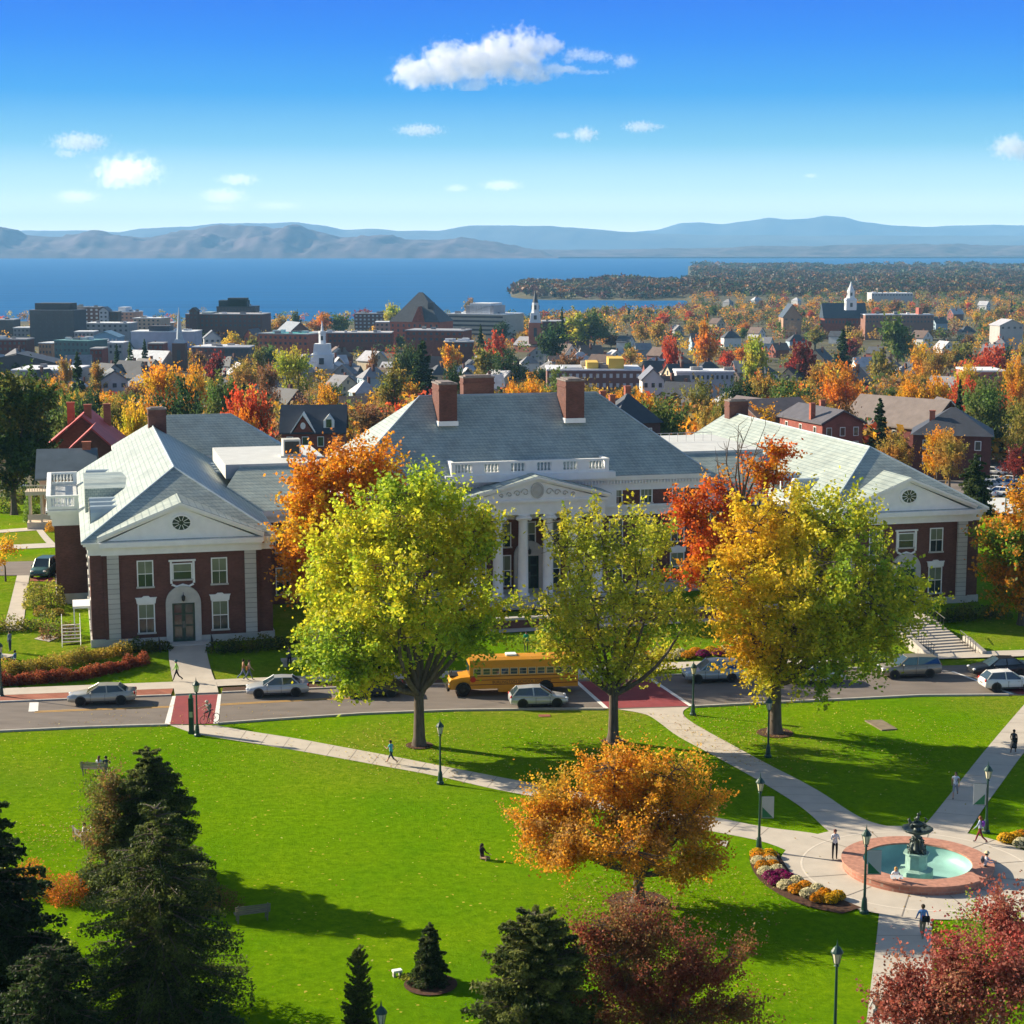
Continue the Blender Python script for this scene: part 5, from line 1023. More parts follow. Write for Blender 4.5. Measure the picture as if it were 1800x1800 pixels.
# pyramid roofed building
X0, X1 = frame(683, 775, 1300, 0); zb_ = zt(X0, 1300)-3; _, ze_ = at_depth(730, 566, 1300); _, za_ = at_depth(730, 514, 1312)
r = empty("pyramid_roofed_building", ((X0+X1)/2, 1300, zb_), -0.30, "red brick building with a steep dark pyramid roof and sunlit left slope", "building"); LAND.append(("the pyramid roof", 729, 560))
w = X1-X0
o = MB().box(-w/2, w/2, 0, 30, 0, ze_-zb_).build("wall", M['tintbrick'], r); o.color = (*BRL, 1)
mb_ = MB(); hiproof(mb_, -w/2-0.5, w/2+0.5, -0.5, 30.5, ze_-zb_+0.01, -2, 1, 14.5, 15.5, za_-zb_)
o = mb_.build("roof", M['metalroof'], r); o.color = (0.065, 0.075, 0.09, 1)
for i in range(4):
    o = MB().prism([(-1.4, 0), (1.4, 0), (0, 3.2)], 0, 5, 'y', T(-w/2-0.3, 4+i*7, ze_-zb_+0.2, -math.pi/2)).build("dormer", M['metalroof'], r); o.color = (0.08, 0.09, 0.1, 1)
o = MB().prism([(-5, 0), (5, 0), (0, 11)], -0.4, 9, 'y', T(3, 0, ze_-zb_)).build("front_gable", M['tintbrick'], r); o.color = (*BR, 1)
o = MB().box(8, 12, 6, 10, ze_-zb_, ze_-zb_+14).build("stair_tower", M['metalroof'], r); o.color = (0.05, 0.06, 0.08, 1)
for i in range(4):
    for j in range(9): unit("win_wfar", M['wfar'], r, (-w/2+w*(j+.5)/9, -0.04, ze_-zb_-2.6-i*3.6), (1.5, 0.16, 2), "window"); unit("winside_wfar", M['wfar'], r, (-w/2-0.04, 30*(j+.5)/9, ze_-zb_-2.6-i*3.6), (0.16, 1.5, 2), "window")
def steeple(label, px, pytop, stages, Y, tower, rz=0, lm=None, nave=None, cross=True, name="church"):
    """stages: (pytop, pybottom, width_px_bottom, width_px_top, colour, part)"""
    X, zt_ = at_depth(px, pytop, Y); zb_ = zt(X, Y)-2; s = Y/FPX; r = empty(name, (X, Y, zb_), rz, label, "church")
    for (pt, pb, wb, wt, cl, part) in stages:
        _, z1 = at_depth(px, pt, Y); _, z0 = at_depth(px, pb, Y); n = 8 if part in ("spire", "dome", "belfry", "lantern") else 4
        k = s/2/(math.cos(math.pi/n))
        o = MB().lathe([(wb*k, z0-zb_), (max(wt*k, 0.05), z1-zb_)], n, ph=math.pi/n).build(part, M['paintwall'] if part != "spire" else M['metalroof'], r, False); o.color = (*cl, 1)
        if part in ("belfry", "clock_stage", "tower"):
            for a in range(4): o2 = unit("win_wfar", M['wfar'], r, (math.cos(a*math.pi/2)*wb*s/2, math.sin(a*math.pi/2)*wb*s/2, (z0*0.45+z1*0.55)-zb_), (0.5+wb*s*0.18*abs(math.sin(a*math.pi/2)), 0.5+wb*s*0.18*abs(math.cos(a*math.pi/2)), (z1-z0)*0.42), "louvre")
    if nave:
        (ax, aw, ah, ad, wc, rc, ang) = nave
        mb = MB().prism([(-aw/2, 0), (aw/2, 0), (aw/2, ah*0.55), (0, ah), (-aw/2, ah*0.55)], 0, ad, 'y', T(ax, 2, 0, ang)); o = mb.build("nave_wall", M['paintwall'], r); o.color = (*wc, 1)
        mb = MB()
        for sg in (-1, 1): mb.prism([(sg*(aw/2+.5), ah*0.55-.2), (sg*(aw/2+.5), ah*.55+.2), (0, ah+.45), (0, ah+.05)], -0.5, ad+.5, 'y', T(ax, 2, 0, ang))
        o = mb.build("nave_roof", M['metalroof'], r); o.color = (*rc, 1)
    if lm: LAND.append((lm, px, (pytop+stages[-1][1])/2))
    return r
WHT = (0.68, 0.70, 0.72)
steeple("dark brick church with a slim pale grey spire", 314, 540, [(540, 596, 11, 0.5, (0.34, 0.40, 0.46), "spire"), (596, 604, 20, 13, (0.40, 0.44, 0.48), "spire_base"), (603, 652, 23, 23, (0.13, 0.07, 0.06), "tower")], 950, 0, lm="the grey spired church", nave=(-6, 16, 15, 24, (0.42, 0.42, 0.42), (0.60, 0.62, 0.64), 1.1))
steeple("white church with a columned cupola", 566, 564, [(564, 582, 5, 1, WHT, "spire"), (582, 586, 14, 12, WHT, "lantern"), (586, 604, 12, 12, WHT, "belfry"), (604, 622, 30, 27, WHT, "tower_base"), (622, 648, 38, 38, WHT, "tower")], 900, 0, lm="the white cupola church", nave=(5, 18, 10, 22, WHT, (0.35, 0.37, 0.40), 0.0))
steeple("brick church tower with white belfry and sharp dark spire", 941, 506, [(506, 532, 10, 0.3, (0.06, 0.07, 0.09), "spire"), (532, 550, 13, 11, WHT, "belfry"), (550, 567, 20, 16, WHT, "clock_stage"), (567, 604, 23, 23, BRL, "tower")], 1250, -0.25, lm="the brick steeple", nave=(10, 15, 12, 26, (0.22, 0.08, 0.06), (0.30, 0.30, 0.33), 0.9))
steeple("white domed clock tower above the dark blue college roof", 1496, 495, [(495, 503, 5, 1, WHT, "lantern"), (503, 511, 12, 5, (0.6, 0.62, 0.66), "dome"), (511, 524, 13, 12, WHT, "belfry"), (524, 528, 20, 16, WHT, "gallery"), (528, 545, 18, 18, WHT, "tower")], 1500, 0, lm="the white clock tower", name="clock_tower")
X0, X1 = frame(1449, 1522, 1510, 0); zb_ = zt(X0, 1510)-3; _, zr_ = at_depth(1480, 533, 1515); _, ze_ = at_depth(1480, 560, 1506)
r = empty("college_hall", ((X0+X1)/2, 1512, zb_), 0.0, "long brick college hall under a deep blue roof with the white tower on top", "building"); w = X1-X0
o = MB().box(-w/2, w/2, 0, 20, 0, ze_-zb_).build("wall", M['tintbrick'], r); o.color = (*BR, 1)
o = MB().prism([(-1, ze_-zb_+0.01), (21, ze_-zb_+0.01), (10, zr_-zb_)], -w/2-1, w/2+1, 'x').build("roof", M['metalroof'], r); o.color = (0.035, 0.055, 0.085, 1)
for j in range(12): unit("win_wfar", M['wfar'], r, (-w/2+w*(j+.5)/12, -0.04, ze_-zb_-3), (1.4, 0.16, 2.4), "window")
block("tan gable fronted hall left of the deep blue college roof", 1376, 1408, 535, 1520, (0.36, 0.22, 0.15), (0.04, 0.06, 0.09), 0.0, 26, 1, 3, gable=11)

# ---- nearer houses behind the brick hall
def gabled(label, pxc, pyr, Y, w, d, hw, hr, rz, wall, roof, axis='y', windows=((2, 1),), chim=(), dormers=0, brick=True, hip=False, base=None, name="brick_house", porch=False, cat="house", lm=None):
    """w across (x), d deep (y); ridge along axis; placed so that the ridge middle projects to (pxc, pyr) at distance Y"""
    X, zr = at_depth(pxc, pyr, Y+d/2); zb = zr-hw-hr; r = empty(name, (X, Y+d/2, zb), rz, label, cat)
    mb = MB(); zg = zt(X, Y)-zb-1.5; g = min(zg, -0.5)
    if hip: mb.box(-w/2, w/2, -d/2, d/2, g, hw)
    elif axis == 'y': mb.prism([(-w/2, g), (w/2, g), (w/2, hw), (0, hw+hr-0.1), (-w/2, hw)], -d/2, d/2)
    else: mb.prism([(-d/2, g), (d/2, g), (d/2, hw), (0, hw+hr-0.1), (-d/2, hw)], -w/2, w/2, 'x')
    o = mb.build("wall", M['tintbrick'] if brick else M['paintwall'], r); o.color = (*wall, 1)
    rb = MB(); e = 0.55
    if hip: hiproof(rb, -w/2-e, w/2+e, -d/2-e, d/2+e, hw+0.01, -max(w-d, 0.4)/2, max(w-d, 0.4)/2, -max(d-w, 0.4)/2, max(d-w, 0.4)/2, hw+hr)
    else:
        a, b_ = (w/2, d/2) if axis == 'y' else (d/2, w/2)
        for sg in (-1, 1): rb.prism([(sg*(a+e), hw-e*hr/a), (sg*(a+e), hw-e*hr/a+0.28), (0, hw+hr+0.3), (0, hw+hr+0.02)], -b_-e, b_+e, axis)
    o = rb.build("roof", M['metalroof'], r); o.color = (*roof, 1)
    tr = MB()
    if not hip and axis == 'y':
        for sg in (-1, 1): tr.prism([(sg*(w/2+e-.02), hw-e*hr/(w/2)-.28), (sg*(w/2+e-.02), hw-e*hr/(w/2)-.02), (0, hw+hr), (0, hw+hr-.3)], -d/2-e-.06, -d/2-e+.1)
        tr.build("bargeboard", M['white'] if porch or not brick else M['trimdark'], r)
    for (n, rows) in windows:
        for q in range(rows):
            for j in range(n):
                z = hw-1.9-q*3.0
                if z < g+1: continue
                f = link(unit_box("frame_unit", M['white']), "window", r); f.location = (-w/2+w*(j+.5)/n, -d/2-0.02, z); f.scale = (1.25, 0.12, 1.9)
                p_ = link(unit_box("pane_unit", M['glass']), "pane", f); p_.location = (0, -0.35, 0); p_.scale = (0.8, 0.5, 0.86)
    ns = max(int(d/5), 2)
    for j in range(ns):
        f = link(unit_box("frame_unit", M['white']), "window", r); f.location = (-w/2-0.02, -d/2+d*(j+.5)/ns, hw-1.9); f.scale = (0.12, 1.2, 1.9)
        p_ = link(unit_box("pane_unit", M['glass']), "pane", f); p_.location = (-0.35, 0, 0); p_.scale = (0.5, 0.8, 0.86)
    for (x, y, ht) in chim:
        c = MB().box(x-.55, x+.55, y-.4, y+.4, hw, hw+hr+ht).box(x-.65, x+.65, y-.5, y+.5, hw+hr+ht+.002, hw+hr+ht+.2).build("chimney", M['tintbrick'], r); c.color = (*BRL, 1)
    for q in range(dormers):
        x = -w/2+w*(q+1)/(dormers+1); dm = MB().prism([(x-.9, hw+.2), (x+.9, hw+.2), (x+.9, hw+1.6), (x, hw+2.6), (x-.9, hw+1.6)], -d/2+.6, 0.5); o = dm.build("dormer", M['white'], r)
        f = link(unit_box("pane_unit", M['glass']), "dormer_window", o); f.location = (x, -d/2+.58, hw+1.0); f.scale = (0.9, 0.06, 1.0)
    if lm: LAND.append((lm, pxc, pyr+12))
    return r
M['trimdark'] = mat("maroon_trim", (0.12, 0.03, 0.03), 0.7, 0.1)
SL = (0.045, 0.055, 0.075)
gabled("brick house with dark roof and pedimented front facing the lawn", 1443, 716, 372, 9.5, 19, 6.2, 2.4, 0.33, (0.30, 0.09, 0.07), (0.10, 0.095, 0.11), windows=((3, 2),), chim=((-4.2, -4, 1.2), (3.6, 6, 0.8)), lm="the pedimented brick house")
gabled("large brick apartment house under a wide grey brown roof", 1590, 700, 398, 15, 24, 9.0, 5.6, 0.72, (0.17, 0.055, 0.05), (0.19, 0.155, 0.14), windows=((0, 0),), lm="the wide grey brown roof")
gabled("dark brick house with navy hipped roof beside the car park", 1676, 716, 352, 15, 14, 7.0, 5.0, -0.25, (0.13, 0.045, 0.04), (0.055, 0.06, 0.075), hip=True, windows=((3, 2),), chim=((-4.0, -3, -0.6),), lm="the navy hipped roof")
gabled("tan gabled house peeping over the navy hipped roof", 1660, 702, 440, 8, 10, 5, 4, 0.1, (0.45, 0.34, 0.22), (0.12, 0.1, 0.1), windows=((0, 0),), brick=False)
gabled("brown roofed row behind the right wing roof", 1352, 702, 425, 17, 14, 6, 3.4, 0.5, (0.20, 0.09, 0.07), (0.17, 0.13, 0.12), axis='x', windows=((0, 0),))
gabled("second brown roof left of the pedimented brick house", 1322, 700, 440, 10, 12, 6, 3.2, 0.5, (0.20, 0.09, 0.07), (0.15, 0.12, 0.12), windows=((0, 0),))
gabled("house with steep navy pyramid roof behind the hall roof", 1103, 692, 335, 9.5, 9.5, 6, 5.2, 0.35, (0.10, 0.05, 0.05), SL, hip=True, windows=((2, 1),), chim=((-3.2, 0, -0.3), (1.5, 3.5, 1.0)), lm="the navy pyramid roofed house")
gabled("navy roofed wing left of the navy pyramid roof", 1068, 703, 345, 8, 9, 5, 3.2, 0.2, (0.10, 0.05, 0.05), SL, axis='x', windows=((2, 1),), chim=((-1.0, 0, 1.6),))
gabled("brick house with white dormers and a long navy roof", 552, 714, 335, 11.5, 10, 6.5, 4.3, 0.05, (0.24, 0.08, 0.06), SL, axis='x', windows=((4, 1),), dormers=0, lm="the white dormered brick house")
for dx_, nm in ((-2.2, "wide_gable"), (2.9, "small_gable")):
    rt = bpy.data.objects["brick_house.008"] if False else None
hs = [o for o in COL.objects if o.get("label", "").startswith("brick house with white dormers")][0]
o = MB().prism([(-3.6, 6.4), (0.0, 6.4), (-1.8, 9.4)], -5.5, 0).build("front_gable", M['tintbrick'], hs); o.color = (0.24, 0.08, 0.06, 1)
o2 = MB(); o2.prism([(-4.1, 6.2), (-4.1, 6.5), (-1.8, 10.0), (-1.8, 9.6)], -5.9, 0).prism([(0.5, 6.2), (0.5, 6.5), (-1.8, 10.0), (-1.8, 9.6)], -5.89, 0).build("gable_trim", M['white'], hs)
MB().lathe([(0.5, 0), (0.5, 0.08), (0.3, 0.1)], 14, M=T(-1.8, -5.48, 7.6, 0, math.pi/2), sy=1.3).build("oval_window", M['white'], hs)
o = MB().prism([(2.0, 6.8), (4.0, 6.8), (4.0, 8.4), (3.0, 9.6), (2.0, 8.4)], -4.6, 0).build("dormer", M['white'], hs); MB().box(2.5, 3.5, -4.66, -4.61, 7.2, 8.7).build("dormer_window", M['glass'], o)
# red roofed house at the left
gabled("house with a bright red metal roof and tall chimneys at the left", 150, 726, 275, 11, 13, 5.5, 4.6, 0.15, (0.24, 0.07, 0.06), (0.46, 0.06, 0.055), windows=((2, 1),), chim=((-2.4, 2, 1.4), (0.6, -2.6, 1.4), (3.0, 5.0, 0.8)), lm="the red roofed house")
gabled("brick gambrel wing below the bright red roof", 165, 750, 262, 6.5, 8, 4.5, 3.0, 0.15, (0.16, 0.06, 0.05), (0.42, 0.055, 0.05), windows=((1, 1),))
gabled("pale victorian house with slate gable behind the left wing deck", 118, 792, 238, 7.0, 11, 6.6, 3.0, 0.2, (0.48, 0.34, 0.26), (0.11, 0.14, 0.16), axis='x', windows=((3, 2),), chim=((2.6, 0, 1.0),), brick=False, lm="the pale victorian house")
p = on_terrain(84, 930); r = empty("porch", (p.x, p.y, p.z), 0.2, "cream two storey porch with square posts left of the left wing", "porch")
for x in (-2.2, -0.7, 0.8, 2.3):
    for y in (0, 2.4): MB().box(x-.13, x+.13, y-.13, y+.13, 1.0, 4.6).build("post", M['cream'] if 'cream' in M else M.setdefault('cream', mat("cream_paint", (0.62, 0.52, 0.40), 0.6, 0.08)), r)
MB().box(-2.6, 2.7, -0.35, 2.8, 0, 0.98).build("porch_base", M['cream'], r); MB().box(-2.7, 2.8, -0.45, 2.9, 4.61, 5.1).build("porch_roof", M['cream'], r)
MB().box(-2.5, 2.6, -0.15, -0.02, 1.3, 2.0).build("rail_panel", M['cream'], r)
gg = MB()
for q in range(16): gg.box(-2.5+q*.33, -2.42+q*.33, -0.3, -0.22, 5.11, 5.8)
gg.box(-2.6, 2.7, -0.33, -0.19, 5.81, 5.95).build("roof_railing", M['cream'], r)

# ---- small town houses, copied
def proto_house(kind):
    r = empty("town_house", (0, 0, 0)); mb = MB(); w, d, hw, hr = (9, 11, 5.8, 4.2) if kind != 1 else (11, 9, 6.0, 3.8)
    if kind == 2: mb.box(-w/2, w/2, -d/2, d/2, -4, hw)
    else: mb.prism([(-w/2, -4), (w/2, -4), (w/2, hw), (0, hw+hr-.1), (-w/2, hw)], -d/2, d/2)
    mb.build("wall", M['paintwall'], r); rb = MB()
    if kind == 2: hiproof(rb, -w/2-.5, w/2+.5, -d/2-.5, d/2+.5, hw, -.3, .3, -1.4, 1.4, hw+hr)
    else:
        for sg in (-1, 1): rb.prism([(sg*(w/2+.5), hw-.5), (sg*(w/2+.5), hw-.2), (0, hw+hr+.3), (0, hw+hr)], -d/2-.5, d/2+.5)
    if kind == 1:
        for sg in (-1, 1): rb.prism([(sg*3.2, hw-.3), (sg*3.2, hw), (0, hw+hr-.3), (0, hw+hr-.6)], 0, w/2+1, 'x')
    rb.build("roof", M['metalroof'], r)
    MB().box(1.2, 2.1, -1, 0, hw+1, hw+hr+1.3).build("chimney", M['brick'], r)
    for z in (hw-1.6, hw-4.4, hw+1.2):
        for x in ((-2.2, 2.2) if z < hw else (0,)):
            if z > hw and kind == 2: continue
            unit("win_wfar", M['wfar'], r, (x, -d/2-.03, z), (1.1, 0.14, 1.6), "window")
    return r
PH = [proto_house(k) for k in range(3)]; used_h = [False]*3; HOUSES = []; houseR = random.Random(21)
WALLS = [(("white"), (0.62, 0.62, 0.60)), ("cream", (0.55, 0.46, 0.32)), ("grey", (0.30, 0.31, 0.32)), ("pale blue", (0.32, 0.42, 0.5)), ("brick red", (0.24, 0.08, 0.06)), ("white", (0.66, 0.65, 0.62))]
ROOFS = [("dark roofed", (0.06, 0.065, 0.08)), ("grey roofed", (0.22, 0.22, 0.24)), ("brown roofed", (0.16, 0.11, 0.09)), ("pale roofed", (0.42, 0.42, 0.45))]
hp = []
for px, py in ((600, 655), (640, 668), (668, 640), (705, 655), (655, 622), (688, 632), (520, 640), (590, 628), (612, 640), (770, 640), (815, 640), (850, 622), (830, 632), (1245, 640), (1290, 648), (1310, 640), (1395, 652), (1340, 640), (1520, 628), (1560, 632), (1590, 640), (1150, 626), (1185, 640), (1210, 655), (1180, 668), (1200, 676), (1225, 690), (1290, 690), (1080, 612), (1050, 622), (1020, 618), (1100, 590), (1130, 600), (1160, 612), (1230, 590), (1285, 585), (1345, 590), (1370, 600), (1400, 590), (1330, 575), (1260, 560), (1190, 570), (1060, 575), (1000, 600), (980, 625), (905, 640), (1440, 620), (1620, 585), (1660, 600), (1700, 575), (1760, 590), (1745, 610), (1650, 560), (1790, 640), (1680, 545), (1730, 530), (1400, 520), (1330, 515), (1280, 525), (1470, 580), (1540, 605), (470, 640), (420, 640), (390, 650), (120, 640), (230, 640), (250, 660), (1660, 660), (1610, 640), (500, 690), (620, 690), (760, 668), (880, 655), (1500, 655)): hp.append((px, py))
for _ in range(900):
    if len(hp) > 112: break
    q_ = (houseR.uniform(-10, 1200), houseR.uniform(596, 664))
    if all(abs(q_[0]-a)/26+abs(q_[1]-b_)/9 > 1 for a, b_ in hp) and not (545 < q_[0] < 590 and q_[1] < 640) and not (675 < q_[0] < 960 and q_[1] < 606): hp.append(q_)
for i, (px, pyr) in enumerate(hp):
    # ridge height about 10 m over the ground: find the distance where that ridge shows at pyr
    lo, hi = 380.0, 2400.0
    for _ in range(30):
        m_ = (lo+hi)/2; X, z = at_depth(px, pyr, m_)
        if z > zt(X, m_)+10.5: lo = m_
        else: hi = m_
    Y = (lo+hi)/2; X, z = at_depth(px, pyr, Y); k = houseR.randrange(3)
    h = PH[k] if not used_h[k] else copy_tree(PH[k]); used_h[k] = True
    h.location = (X, Y, zt(X, Y)); h.rotation_euler = (0, 0, houseR.choice((0.3, -0.5, 1.1, 1.7, -1.2, 0.8))); s_ = houseR.uniform(0.85, 1.25); h.scale = (s_, s_, s_)
    wn_, wc = houseR.choice(WALLS); rn_, rc = houseR.choice(ROOFS)
    recolor(h, ("wall",), wc); recolor(h, ("roof",), rc); HOUSES.append((h, px, pyr+8, f"{rn_} {wn_} house")); h["category"] = "house"; h["group"] = "small houses among the town trees"
# ---- labels that single out many look-alikes
def autolabel(items, most=16):
    groups = {}
    for (o, px, py, phrase) in items:
        best = min(LAND, key=lambda L: abs(L[1]-px)+1.6*abs(L[2]-py)); dx, dy = px-best[1], py-best[2]
        rel = ("right of" if dx > 0 else "left of") if abs(dx) > 1.1*abs(dy) else ("below" if dy > 0 else "above")
        groups.setdefault(f"{phrase} {rel} {best[0]}", []).append((px, o))
    onames = ["leftmost", "second", "third", "fourth", "fifth", "sixth", "seventh", "eighth", "ninth", "tenth", "eleventh", "twelfth"]
    nums = "zero one two three four five six seven eight nine ten eleven twelve".split()
    for lab, lst in groups.items():
        lst.sort(key=lambda t: t[0]); n = len(lst)
        for i, (_, o) in enumerate(lst):
            if n == 1: o["label"] = lab
            else: o["label"] = f"{lab}, " + ("leftmost" if i == 0 else "rightmost" if i == n-1 else (onames[i] if i < 12 else "further along")+" from left")
for w_, x_, y_ in (("the hall chimneys", 850, 690), ("the left wing roof", 280, 740), ("the right wing roof", 1450, 770), ("the wooded point", 960, 505), ("the lake shore", 480, 560), ("the car park", 1760, 800)): LAND.append((w_, x_, y_))
autolabel(HOUSES)
# ------------------------------------------------------------------ town trees: individuals
def grey(P, rnd): return np.ones((len(P), 3))*np.array([1.0, 1.0, 1.0])
def varypal(P, rnd):
    v = np.sin(P[:, 0]*0.9)*np.sin(P[:, 1]*0.8+1)+np.sin(P[:, 2]*1.1)*0.6+rnd.normal(size=len(P))*0.35
    return np.stack([1+0.16*v, 1-0.05*v, 1+0*v], 1)
PT = {}
rs_ = np.random.default_rng(77)
def bproto(key, H, W, n, per, leaf, spread, seed, asp=1.0, twigs=False, fork=0.22):
    r = empty("town_tree", (0, 0, 0)); rg = np.random.default_rng(seed); L = []
    for i in range(n):
        a = rg.random()*6.28; q = rg.random()**0.6; zc = rg.uniform(0.36, 0.80)*H; env = math.sqrt(max(1-((zc/H-0.55)/0.48)**2, 0.1))
        L.append((math.cos(a)*W*0.30*q*env, math.sin(a)*W*0.30*q*env, zc, W*rg.uniform(.20, .28)*env+W*.05, W*rg.uniform(.20, .28)*env+W*.05, H*rg.uniform(.14, .20), 12))
    L.append((0, 0, H*0.82, W*.16, W*.16, H*.13, 9)); L.append((0, 0, H*0.5, W*.3, W*.3, H*.25, 18))
    broadleaf(r, L, H*fork, H*0.022+0.08, varypal, leaf, per, seed, spread, 0.5, twigs, mat_='leafo', shell=0.4); return r
for k in range(4): PT[('round', 'n', k)] = bproto(0, 13, 12.5, 8, 46, 0.26, 0.75, 100+k)
for k in range(5): PT[('round', 'f', k)] = bproto(0, 12.5, 12, 7, 16, 0.52, 0.85, 200+k)
for k in range(3): PT[('tall', 'n', k)] = bproto(0, 15, 8.0, 7, 46, 0.26, 0.65, 300+k)
for k in range(3): PT[('tall', 'f', k)] = bproto(0, 15, 8.0, 6, 16, 0.5, 0.75, 400+k)
for k in range(2): PT[('bare', 'n', k)] = bproto(0, 12, 10.5, 6, 9, 0.16, 0.85, 500+k, twigs=True)
for k in range(3):
    r = empty("town_conifer", (0, 0, 0)); conifer(r, 15, 3.6, 600+k, ((0.75, 0.75, 0.75), (1.2, 1.2, 1.1)), 0.75, 0.2, 0.34, 0.05, 0.85, 'leafo', 0.8); PT[('cone', 'n', k)] = r
usedp = set(); TREES = []; treeR = random.Random(99)
def put_tree(kind, px, base_xy, H, Wd, colr, phrase, lod=None):
    X, Y = base_xy; lod = lod or ('n' if Y < 750 else 'f')
    if kind in ('bare', 'cone'): lod = 'n'
    ks = [k for (a, b_, k) in PT if a == kind and b_ == lod]; key = (kind, lod, treeR.choice(ks)); p = PT[key]
    t = p if key not in usedp else copy_tree(p); usedp.add(key)
    h0 = {'round': 13 if lod == 'n' else 12.5, 'tall': 15, 'bare': 12, 'cone': 15}[kind]; w0 = {'round': 12.5, 'tall': 8.0, 'bare': 10.5, 'cone': 7.0}[kind]
    t.location = (X, Y, zt(X, Y)-0.2); t.rotation_euler = (0, 0, treeR.random()*6.28); t.scale = (Wd/w0, Wd/w0, H/h0)
    recolor(t, ("crown",), colr); t["category"] = "tree"; t["group"] = "trees of the town behind the brick hall"
    TREES.append((t, px, proj(X, Y, zt(X, Y)+H*0.6)[1], phrase)); return t
C_ = {'gold': GOLD, 'yel': (0.60, 0.42, 0.03), 'orange': (0.62, 0.24, 0.02), 'red': (0.55, 0.09, 0.03), 'dred': (0.22, 0.035, 0.03), 'olive': (0.25, 0.22, 0.04), 'green': (0.12, 0.17, 0.035), 'dgreen': (0.04, 0.075, 0.025), 'lime': (0.42, 0.42, 0.04), 'brown': (0.24, 0.12, 0.05), 'tan': (0.30, 0.21, 0.12), 'ochre': (0.42, 0.27, 0.05)}
W_ = {'gold': "golden", 'yel': "yellow", 'orange': "orange", 'red': "scarlet", 'dred': "dark red", 'olive': "olive", 'green': "green", 'dgreen': "dark green", 'lime': "lime yellow", 'brown': "russet", 'tan': "thin greyish", 'ochre': "ochre"}
K_ = {'round': "rounded tree", 'tall': "tall narrow tree", 'bare': "nearly bare tree", 'cone': "conifer"}
